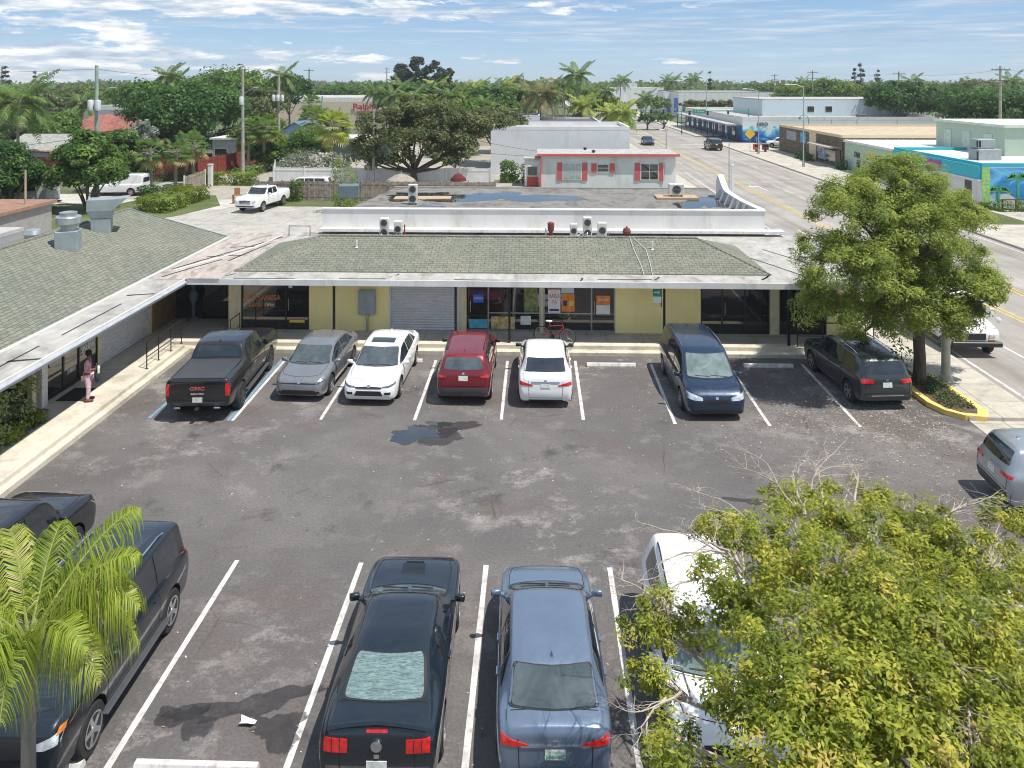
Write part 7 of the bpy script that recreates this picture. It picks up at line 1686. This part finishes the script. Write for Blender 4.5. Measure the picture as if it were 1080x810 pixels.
# the big street tree: crown of separate round clumps, trunk at (13.9, 24.0)
def wpt(px, py, Y): return (gx(px, Y, py), Y, gz(py, Y, px))
tr = (13.75, 24.05)
bl = []
for px, py, Y, r in [(905, 225, 24.0, 1.55), (945, 205, 25.0, 1.7), (985, 225, 25.2, 1.4), (900, 290, 23.0, 1.75), (880, 330, 22.8, 1.15), (950, 290, 24.5, 1.55), (1005, 285, 24.6, 1.45), (1020, 310, 24.0, 1.15), (990, 340, 23.6, 1.0), (925, 335, 23.6, .85), (870, 260, 23.2, .8), (1035, 300, 24.4, .6), (945, 240, 24.0, 1.6), (1012, 235, 25.0, .9), (902, 358, 23.6, .45), (940, 335, 23.4, .95), (985, 345, 23.8, .8), (885, 325, 23.0, .8), (1015, 335, 24.2, .8), (1045, 318, 24.4, .8), (930, 300, 23.0, 1.3), (970, 260, 23.6, 1.5), (960, 320, 23.0, 1.0)]:
    p = wpt(px, py, Y); bl.append((p[0] - tr[0], p[1] - tr[1], p[2], r, .72))
tree('street_tree', 'big round crowned street tree with a rugged trunk on the yellow kerbed island', (tr[0], tr[1], 0), [(q[0] * 1.03, q[1], q[2], q[3] * 1.0, .82) for q in bl], 820, 210, .40, .07, LMS, BKD, .22, (.0, 0, 3.3), 3, nsub=60, aspect=.26, core=.30, flat=.85, up=.9)
# foreground leafy tree, lower right
fb_ = []
for px, py, z, r in [(775, 640, 4.0, .85), (700, 660, 3.4, .70), (820, 600, 4.6, 1.1), (880, 560, 4.5, .95), (900, 640, 5.0, 1.2), (980, 580, 4.4, 1.0), (1040, 620, 4.2, 1.1), (960, 680, 5.0, 1.2), (1050, 720, 4.6, 1.2), (870, 740, 5.0, 1.2), (800, 740, 4.2, .75), (960, 780, 5.0, 1.2), (705, 810, 3.4, .4), (840, 530, 4.0, .6), (760, 560, 3.6, .55), (680, 720, 3.2, .45), (860, 830, 4.8, 1.3), (1060, 830, 4.6, 1.4), (690, 770, 3.2, .3), (920, 530, 4.0, .5), (1075, 560, 3.8, .7), (760, 860, 4.0, 1.0)]:
    q_ = at(px, py, z); fb_.append((q_[0], q_[1], z, r, .6))
ft = (3.9, 5.6)
fb_ = [(a - ft[0], b - ft[1], c, r * .88, f) for a, b, c, r, f in fb_]
root = tree('leafy_tree', 'bright yellow green leafy tree filling the lower right foreground', (ft[0], ft[1], 0), fb_, 1280, 85, .17, .034, LMF, BKW, .12, (0, 0, 2.4), 8, nsub=420, aspect=.42, core=.9, up=.9)
# bare pale twigs at its left and upper rim
rng = np.random.default_rng(77)
def twig(mb, p, d, L, r, depth):
    n = 5; pts = [Vector(p)]; dd = Vector(d).normalized()
    for i in range(n):
        dd = dd + Vector(rng.normal(size=3)) * .20; dd.z *= .6; dd.normalize(); pts.append(pts[-1] + dd * L / n)
    mb.tube(pts, [r * (1 - .72 * i / n) for i in range(n + 1)], 5)
    if depth > 0:
        for k in range(4 if depth > 1 else 3):
            i = rng.integers(1, n + 1); nd = (dd + Vector(rng.normal(size=3)) * .75).normalized(); twig(mb, pts[i], nd, L * rng.uniform(.4, .62), r * .45, depth - 1)
mb = MB()
for px, py, z, tx, ty in [(760, 600, 3.8, 680, 575), (770, 590, 3.8, 700, 545), (800, 560, 4.1, 745, 515), (850, 530, 4.2, 820, 490), (870, 530, 4.2, 850, 480), (900, 530, 4.2, 905, 485), (720, 650, 3.4, 660, 605), (1000, 560, 4.4, 985, 500), (1060, 600, 4.3, 1075, 560), (960, 570, 4.6, 950, 520), (1010, 640, 4.9, 1060, 640), (700, 740, 3.2, 650, 760), (860, 560, 4.5, 800, 480), (990, 660, 5.2, 1020, 720)]:
    a = Vector(at(px, py, z)); b = Vector(at(tx, ty, z + .2))
    for q in range(2): twig(mb, a - Vector((*ft, 0)) + Vector(rng.normal(size=3)) * .1, b - a, (b - a).length * rng.uniform(.8, 1.05), .020, 3)
mb.build('bare_twigs', BKW, root, smooth=70)
# foreground palm, lower left
pp = at(30, 672, 4.3)[:2]
palm('feathery_palm', 'bright feathery palm with a slim grey trunk in the lower left foreground', (pp[0], pp[1], 0), 4.25, .085, 'feather', 20, 1.42, LMPY, BKP, 4, leaflets=95, ll=.40, lw=.015, droop=(.95, 1.55), rise=(.75, 1.35), curl=.6, rach=.016, hang=1.9, rach_m=bark('green leaf stalk', (.18, .22, .05), (.34, .36, .12)))
# shrubs beside the left walkway
shrub('shrub', 'pale green leafy shrub in front of the left shop window', (-15.6, 18.3, .2), (.9, 2.6, 1.7), 2200, .065, leafmat('pale variegated leaves', (.06, .11, .03), (.22, .30, .10), (.46, .50, .26)), 1)
shrub('shrub', 'low green plants at the foot of the left walkway wall', (-15.5, 18.9, .2), (.8, 1.9, .45), 1400, .07, LM4, 2)
# ---- middle distance, left
def bigtree(label, px, Y, top, w, lm, seed, n=90, per=75, leaf=.22, cr=None, name='tree', bark_=None, blobs=7, flat=.8, low=.35, group=None, stem=.25):
    r = np.random.default_rng(seed); x = gx(px, Y); bs = []; top *= FAR
    hc = top * (1 - .5 * (1 - low)); R = w / 2; bw = R * .55
    bs.append((0, 0, top - bw * flat - .1, bw * 1.05, flat))
    for k in range(blobs):
        a = 2 * pi * k / blobs + r.normal() * .3; q = R * .55; rr = bw * r.uniform(.75, 1.1)
        z = top * low + rr * flat + (top - top * low - 2 * rr * flat) * r.uniform(.1, .8); bs.append((q * cos(a), q * sin(a), z, rr, flat))
    return tree(name, label, (x, Y, 0), bs, n, per, cr or w * .13, leaf, lm, bark_ or BK, stem, (r.normal() * .2, 0, top * low * .8), seed, nsub=12, group=group, aspect=.6)
bigtree('big dense dark green mango tree behind the row of fan palms', 202, 104, 9.6, 14.5, LM2, 11, 300, 110, .24, low=.18, blobs=9, stem=.4)
bigtree('broad green tree on the skyline behind the mango tree', 238, 150, 12.0, 18, LM1, 12, 130, 80, .32)
bigtree('grey green tree left of the utility pole by the light blue house', 268, 122, 9.0, 10, LM3, 13, 110, 80, .26)
bigtree('round dark green tree at the far left edge before the box trailer', 8, 58, 5.3, 5.2, LM2, 14, 190, 120, .12, low=.02)
bigtree('leafy sea grape tree wrapped round the greenish utility pole', 95, 60.5, 6.0, 5.2, LM1, 15, 240, 120, .15, low=.0)
bigtree('light green tree right behind the greenish utility pole', 128, 73, 5.3, 5.8, LM1, 16, 200, 100, .17, low=.05)
bigtree('bright green tree beside the tall coconut palms on the skyline', 155, 135, 10.2, 11, LM1, 17, 90, 80, .3)
bigtree('dark round tree standing before the small white roofed house', 68, 150, 7.8, 9.5, LM3, 18, 80, 80, .3)
bigtree('silver grey sparse tree before the red fence and mango tree', 150, 92, 5.6, 4.0, leafmat('silver leaves', (.13, .16, .13), (.24, .27, .22), (.38, .40, .34)), 19, 45, 60, .16)
bigtree('dark rounded tree right of the slender pole on the skyline', 305, 165, 11.4, 10, LM2, 21, 80, 70, .32)
bigtree('leafy tree behind the fence corner below the light blue house', 325, 88, 4.6, 6.0, LM1, 22, 80, 80, .19)
bigtree('white flowering oleander hedge behind the white fence', 330, 82, 2.9, 7.0, leafmat('oleander leaves', (.03, .06, .02), (.10, .15, .07), (.55, .50, .48)), 23, 60, 60, .15, flat=.5, low=.1)
# oak
ox, oy = gx(437, 76, 190), 76.2
ob = [(gx(px, Y, py) - ox, Y - oy, gz(py, Y), r, .62) for px, py, Y, r in [(400, 135, 76, 2.2), (430, 122, 77, 2.3), (468, 126, 77, 2.2), (498, 135, 78, 1.9), (385, 155, 75, 1.5), (415, 150, 75, 1.7), (450, 142, 75, 1.9), (485, 152, 76, 1.7), (512, 130, 80, 1.8), (398, 168, 76, 1.1), (440, 130, 79, 2.4), (425, 165, 74.5, 1.1), (462, 163, 75, 1.4), (478, 168, 76.5, 1.2), (380, 165, 75, .9)]]
r_ = tree('oak_tree', 'wide spreading olive green oak with a forked dark trunk behind the wooden fence', (ox, oy, 0), [(a, b_, c - .25, d_ * 1.12, .78) for a, b_, c, d_, e in ob], 360, 110, .8, .15, LM3, BKD, .36, (-.1, 0, 1.5), 31, nsub=40, aspect=.6, core=.35, forkr=.8)
bigtree('olive green tree filling the gap right of the spreading oak', 520, 98, 7.0, 8, LM3, 32, 80, 80, .22)
bigtree('leafy tree between the oak and the big white block', 487, 110, 7.6, 9, LM1, 33, 80, 70, .24)
# dark pines on the skyline
for i, (px, top, w) in enumerate(((423, 14.8, 7), (441, 16.4, 8.5), (458, 15.6, 7), (474, 13.6, 6))):
    bigtree(['left one of the tall grey blue pines on the skyline', 'tallest grey blue pine on the skyline', 'bushy grey blue pine right of the tallest one', 'smaller grey blue pine at the right end of the pine cluster'][i], px, 222, top, w, LM5, 40 + i, 60, 60, .38, flat=1.1, low=.3, blobs=5)
# ---- palms
def sabal(label, px, Y, top, L, seed, lm=LMP, nf=26, group=None):
    return palm('fan_palm', label, (gx(px, Y), Y, 0), top * FAR - L * .75, .17, 'fan', nf, L, lm, BKP, seed, group, (RNG.normal() * .2, RNG.normal() * .2))
def coco(label, px, Y, top, L, seed, lm=LMP, nf=18, group=None, ll=None, lean=None):
    return palm('coconut_palm', label, (gx(px, Y), Y, 0), top * FAR - L * .45, .16, 'feather', nf, L, lm, BKP, seed, group, lean or (RNG.normal() * .4, 0), leaflets=26, ll=ll or L * .26, lw=.15, droop=(.3, 1.35), rise=(-.25, 1.1), curl=.3, rach=.05, hang=.8)
sabal('first fan palm before the red fence, left of the clipped hedge', 160, 71, 4.9, 1.9, 1); sabal('second fan palm before the red fence', 185, 73, 4.7, 1.8, 2); sabal('third fan palm beside the plank gate', 204, 76, 5.0, 1.9, 3); sabal('small fan palm squeezed between the second and third', 196, 80, 5.2, 1.8, 4)
sabal('fan palm with a brown skirt left of the grey utility pole end', 262, 87, 6.0, 2.1, 5, nf=34); sabal('fan palm with dry fronds right of the grey utility pole', 278, 88, 6.3, 2.1, 6, nf=34)
sabal('big yellow green fan palm behind the white fence', 352, 84, 7.0, 2.6, 7, LMPY, 38); sabal('fan palm with brown fronds left of the big yellow green one', 334, 93, 7.2, 2.2, 8)
sabal('slim fan palm between house gable and slender pole', 326, 120, 8.0, 2.2, 9)
coco('large coconut palm at the left edge with long arching fronds', 19, 80, 9.6, 4.4, 10, nf=24, lean=(0, 0)); coco('coconut palm in front of the dark roofed building', 88, 118, 8.0, 3.2, 11); coco('tall coconut palm rising over the mango tree', 173, 140, 12.2, 3.4, 12); coco('slim coconut palm right of the tall one over the mango tree', 183, 150, 11.6, 3.0, 13)
coco('tall palm on the skyline left of the slender pole', 291, 150, 12.4, 3.6, 14); coco('small young palm before the pale long building', 70, 112, 5.2, 2.2, 15)
PG = 'coconut palms massed behind the oak and the white block'
for i, (px, Y, top, L, lm) in enumerate([(398, 150, 9.2, 3.2, LMP), (412, 140, 9.0, 3.4, LMP), (425, 160, 10.2, 3.4, LMP), (436, 135, 8.6, 3.2, LMP), (448, 150, 9.4, 3.2, LMP), (462, 165, 10.4, 3.4, LMPY), (470, 140, 8.8, 3.2, LMP), (486, 150, 9.0, 3.0, LMP), (505, 160, 10.0, 3.4, LMPY), (520, 150, 9.6, 3.2, LMP), (534, 165, 10.6, 3.4, LMPY), (548, 150, 9.2, 3.2, LMP), (584, 150, 10.0, 3.2, LMP), (596, 160, 10.6, 3.2, LMP), (624, 150, 9.2, 3.0, LMP), (510, 130, 7.6, 2.8, LMP), (640, 165, 9.4, 3.0, LMP)]):
    coco('coconut palm in the palm grove behind oak and white block', px, Y, top, L, 60 + i, lm, 16, PG)
coco('date palm with an orange brown skirt behind the white block', 570, 118, 9.6, 4.2, 90, leafmat('dusty palm fronds', (.05, .07, .03), (.12, .15, .06), (.24, .22, .09), dead=(.50, .28, .08)), 28, lean=(0, 0)); coco('tallest feathery palm above the small grey hipped house', 610, 140, 12.6, 3.8, 91, nf=20); coco('palm with dry orange fronds beside the grey hipped house', 614, 125, 7.6, 3.2, 92, LMPY)
coco('bright green palm cluster between white block and road, nearest trunk', 650, 112, 6.8, 3.0, 93, LMPY, 22); coco('second bright green palm between white block and road', 640, 118, 6.4, 2.8, 94, LMPY, 20); coco('third bright green palm between white block and road', 662, 120, 6.2, 2.8, 95, LMP, 20)
coco('dark palm on the skyline above the white stepped building', 653, 240, 11.6, 3.8, 96); coco('dark palm on the skyline above the blue glass corner', 709, 270, 11.8, 4.0, 97); coco('small palm before the white stepped building', 681, 200, 7.2, 3.0, 98)
TG = 'palms of the distant skyline on the right'
for i, (px, Y, top) in enumerate([(727, 300, 12.2), (733, 310, 12.6), (963, 210, 11.5), (1066, 200, 11.6), (700, 330, 12), (845, 330, 11.5)]): coco('distant palm standing above the skyline trees on the right', px, Y, top, 3.6, 110 + i, LMP, 14, TG)
# norfolk pines
for i, (px, w, lab) in enumerate(((901, 2.6, 'slim dark conifer spire, smaller one of the skyline pair'), (908, 3.8, 'tallest dark conifer spire on the right skyline'), (926, 4.6, 'broad dark conifer right of the spires'), (37, 2.2, 'lone slim conifer spire on the left skyline'), (6, 5.0, 'dark conifer at the left edge of the skyline'), (749, 2.4, 'slim dark conifer over the white warehouse'))):
    Y = 300 if i != 4 else 250; top = [15, 18.5, 16, 15.5, 15, 14][i] * FAR; bs = [(0, 0, top * (.35 + .6 * k / 6), w * (1 - k / 7.5) * .5, .6) for k in range(7)]
    tree('conifer', lab, (gx(px, Y), Y, 0), bs, 50, 40, .7, .34, LM5, BK, .25, (0, 0, 4), 130 + i, nsub=0)
# right side greenery
for i, (px, Y, top, w, lm, lab) in enumerate([(843, 205, 9.6, 13, LM4, 'bright yellow green tree behind the pale blue storey, left one'), (866, 200, 10.4, 14, LM1, 'broad green tree behind the pale blue storey'), (890, 210, 10.0, 12, LM4, 'bright green tree below the conifer spires'), (948, 150, 9.8, 12, LM2, 'large dark tree at the right end of the pale blue storey'), (972, 160, 8.6, 10, LM1, 'mid green tree right of the large dark one'),
    (1012, 150, 8.8, 12, LM2, 'dark tree before the houses on the right skyline'), (1040, 125, 8.6, 13, LM2, 'massive dark tree left of the right edge utility pole'), (1070, 120, 8.4, 12, LM2, 'dark tree at the right edge behind the sage green hall'), (1030, 190, 10.2, 14, LM3, 'olive tree on the skyline left of the right edge pole'), (925, 240, 9.6, 12, LM3, 'olive skyline tree under the broad conifer')]):
    bigtree(lab, px, Y, top, w, lm, 150 + i, 110, 70, .3)
for i, (px, lab) in enumerate(((728, 'first round street tree before the long warehouse'), (741, 'second round street tree before the long warehouse'), (755, 'third round street tree before the long warehouse'), (768, 'fourth round street tree before the long warehouse'), (780, 'fifth round street tree before the long warehouse, next to the blue wall'))):
    bigtree(lab, px, 205, 5.6, 5.6, LM3, 170 + i, 40, 50, .26)
for i, (px, Y, top, w, lab) in enumerate(((678, 215, 5.8, 5, 'bushy tree beside the far pavement, left of the signals'), (694, 205, 6.4, 6, 'leafy tree behind the traffic signals'), (683, 172, 3.4, 4, 'low tree beside the far pavement before the canopy'), (699, 172, 3.6, 4.5, 'low dark tree before the blue canopy building'))): bigtree(lab, px, Y, top, w, LM1, 180 + i, 40, 50, .25)
shrub('shrub', 'round bougainvillea like green shrub against the big white block', (gx(548, 78, 190), 80.5, 0), (4.2, 2.4, 2.0), 1800, .16, LM1, 10); shrub('shrub', 'small shrub climbing the wooden fence behind the pickup', (gx(312, 66), 66.1, 0), (1.0, .8, 2.0), 500, .11, LM1, 11); shrub('shrub', 'yellow green shrub beside the white pickup', (gx(298, 66), 65.9, 0), (1.6, .9, 1.3), 500, .11, LM4, 12)
shrub('shrub', 'yellow green shrub at the left corner of the flat roof', (gx(369, 62, 205), 60, 0), (1.9, 1.5, 4.0), 900, .12, LM4, 13); shrub('hedge', 'long clipped hedge beside the alley entrance', (-31.6, 63.4, 0), (3.0, 8.5, 1.25), 5200, .12, LM4, 14, cat='hedge', bump_=.1); shrub('hedge', 'clipped hedge behind the plank gate', (gx(237, 76), 77.3, 0), (5.6, 2.2, 1.3), 2600, .12, LM4, 15, cat='hedge', bump_=.1)
shrub('hedge', 'dark hedge in front of the cargo van', (gx(165, 67, 205), 67.5, 0), (3.6, 1.6, 1.1), 1500, .12, LM2, 16, cat='hedge', bump_=.1); shrub('shrub', 'low green bushes before the stone fronted shop window', (36.9, 104.5, .12), (1.2, 5, .9), 700, .14, LM2, 17); shrub('shrub', 'green hedge before the palm mural of the turquoise shop', (gx(1072, 62, 215), 62.4, 0), (6, .9, .8), 1200, .12, LM1, 18)
shrub('shrub', 'clipped shrub between the stone front and the pale green shop', (37.4, 92.6, .12), (1.0, 1.8, 1.1), 500, .12, LM2, 19); shrub('shrub', 'green shrubs along the red fence under the fan palms', (-42, 80.2, 0), (14, 1.4, 1.0), 1800, .16, LM2, 20); shrub('shrub', 'mixed bushes along the inner red fence up to the light blue house', (-33.0, 92, 0), (2.0, 20, 1.1), 1800, .18, LM1, 21)
shrub('shrub', 'leafy sprigs growing at the foot of the street tree', (13.5, 25.3, .17), (.8, 1.2, .9), 300, .06, LM1, 22)
BG = 'backyard trees on the left'
rb = random.Random(21); bprot = []
for i in range(34):
    px = rb.uniform(-10, 345); Y = rb.choice([88, 96, 104, 112, 122, 130]) + rb.uniform(-3, 3)
    if 285 < px < 345 and Y < 124: continue
    if 70 < px < 150 and 95 < Y < 126: continue
    if 0 < px < 80 and Y < 96: continue
    if len(bprot) < 4:
        o = bigtree('bushy backyard tree between the houses on the left', px, Y, 5.2, 6.5, [LM1, LM2, LM4, LM3][len(bprot)], 300 + i, 130, 60, .24, group=BG, low=.05); bprot.append(o)
    else:
        o = copy_tree(bprot[i % 4]); o.location = (gx(px, Y), Y, 0)
    sc = rb.uniform(.7, 1.25); o.scale = (sc, sc, sc * .9); o.rotation_euler = (0, 0, rb.uniform(0, 6))
# ---- individually standing skyline trees, then the far woods as one mass
SKG = 'trees of the distant skyline'
protos = []
for i, (top, w, lm) in enumerate([(10, 12, LM1), (9.4, 14, LM2), (10.6, 11, LM3), (9.0, 12, LM4)]):
    protos.append(bigtree('distant round tree in the green belt below the skyline', 540, 400, top, w, lm, 200 + i, 60, 50, .45, group=SKG))
used_p = set(); r = random.Random(9)
for i in range(150):
    Y = r.choice([155, 175, 195, 220, 250, 285, 320]) + r.uniform(-8, 8); px = r.uniform(-60, 1140); x = gx(px, Y)
    if (16 < x < 38): continue
    if 410 < px and 690 < px < 820 and Y < 285: continue
    if 800 < px < 1000 and Y < 180: continue
    if 286 < px < 412 and Y < 232: continue
    if 40 < px < 155 and Y < 190: continue
    if 640 < px < 705 and Y < 300: continue
    k = r.randrange(4); sc = r.uniform(.72, 1.02)
    if k not in used_p: used_p.add(k); o = protos[k]
    else: o = copy_tree(protos[k])
    o.location = (x, Y, 0); o.rotation_euler = (0, 0, r.uniform(0, 6.28)); o.scale = (sc, sc, sc * r.uniform(.85, 1.05))
for (Y0, Y1, n, h, seed) in ((340, 430, 9000, 9.4, 1), (430, 620, 9000, 10.3, 2), (620, 1000, 8000, 11.5, 3)):
    q = np.random.default_rng(seed); Yv = q.uniform(Y0, Y1, n); X_ = q.uniform(-1, 1, n) * Yv * .95
    hh = h * FAR * (.74 + .13 * np.sin(X_ / 19 + Yv / 31) + .10 * np.sin(X_ / 7.3 + seed) + .07 * np.sin(Yv / 5.0 + X_ / 11)); Z_ = hh * q.random(n) ** .45
    kk = ~((X_ > 12) & (X_ < 42)); Pn = np.stack([X_, Yv, Z_], 1)[kk]; V, F = leaves(Pn, q.normal(size=Pn.shape) + [0, -.3, .9], 2.0, .7, q)
    T = np.clip(.42 + .22 * np.sin(Pn[:, 0] / 9 + seed) * np.sin(Pn[:, 1] / 13) + q.normal(0, .12, len(Pn)), 0, 1)
    o = raw_mesh('far_woods', V, F, LM1 if seed != 2 else LM3, None, T); mark(o, 'continuous belt of far off trees below the skyline', 'woods', None, 'stuff')

# ---- the humid air
mb = MB(); mb.b2(-1600, 1600, -40, 1700, -1.1, 24)
hz = mb.build('haze', bpy.data.materials.new('humid air'), None); mark(hz, kind='stuff')
m = hz.data.materials[0]; m.use_nodes = True; nt = m.node_tree; nt.nodes.remove(nt.nodes['Principled BSDF'])
v = nt.nodes.new('ShaderNodeVolumePrincipled'); v.inputs['Color'].default_value = (.86, .91, .97, 1); v.inputs['Density'].default_value = .0003; v.inputs['Anisotropy'].default_value = .2
nt.links.new(v.outputs[0], nt.nodes['Material Output'].inputs['Volume'])
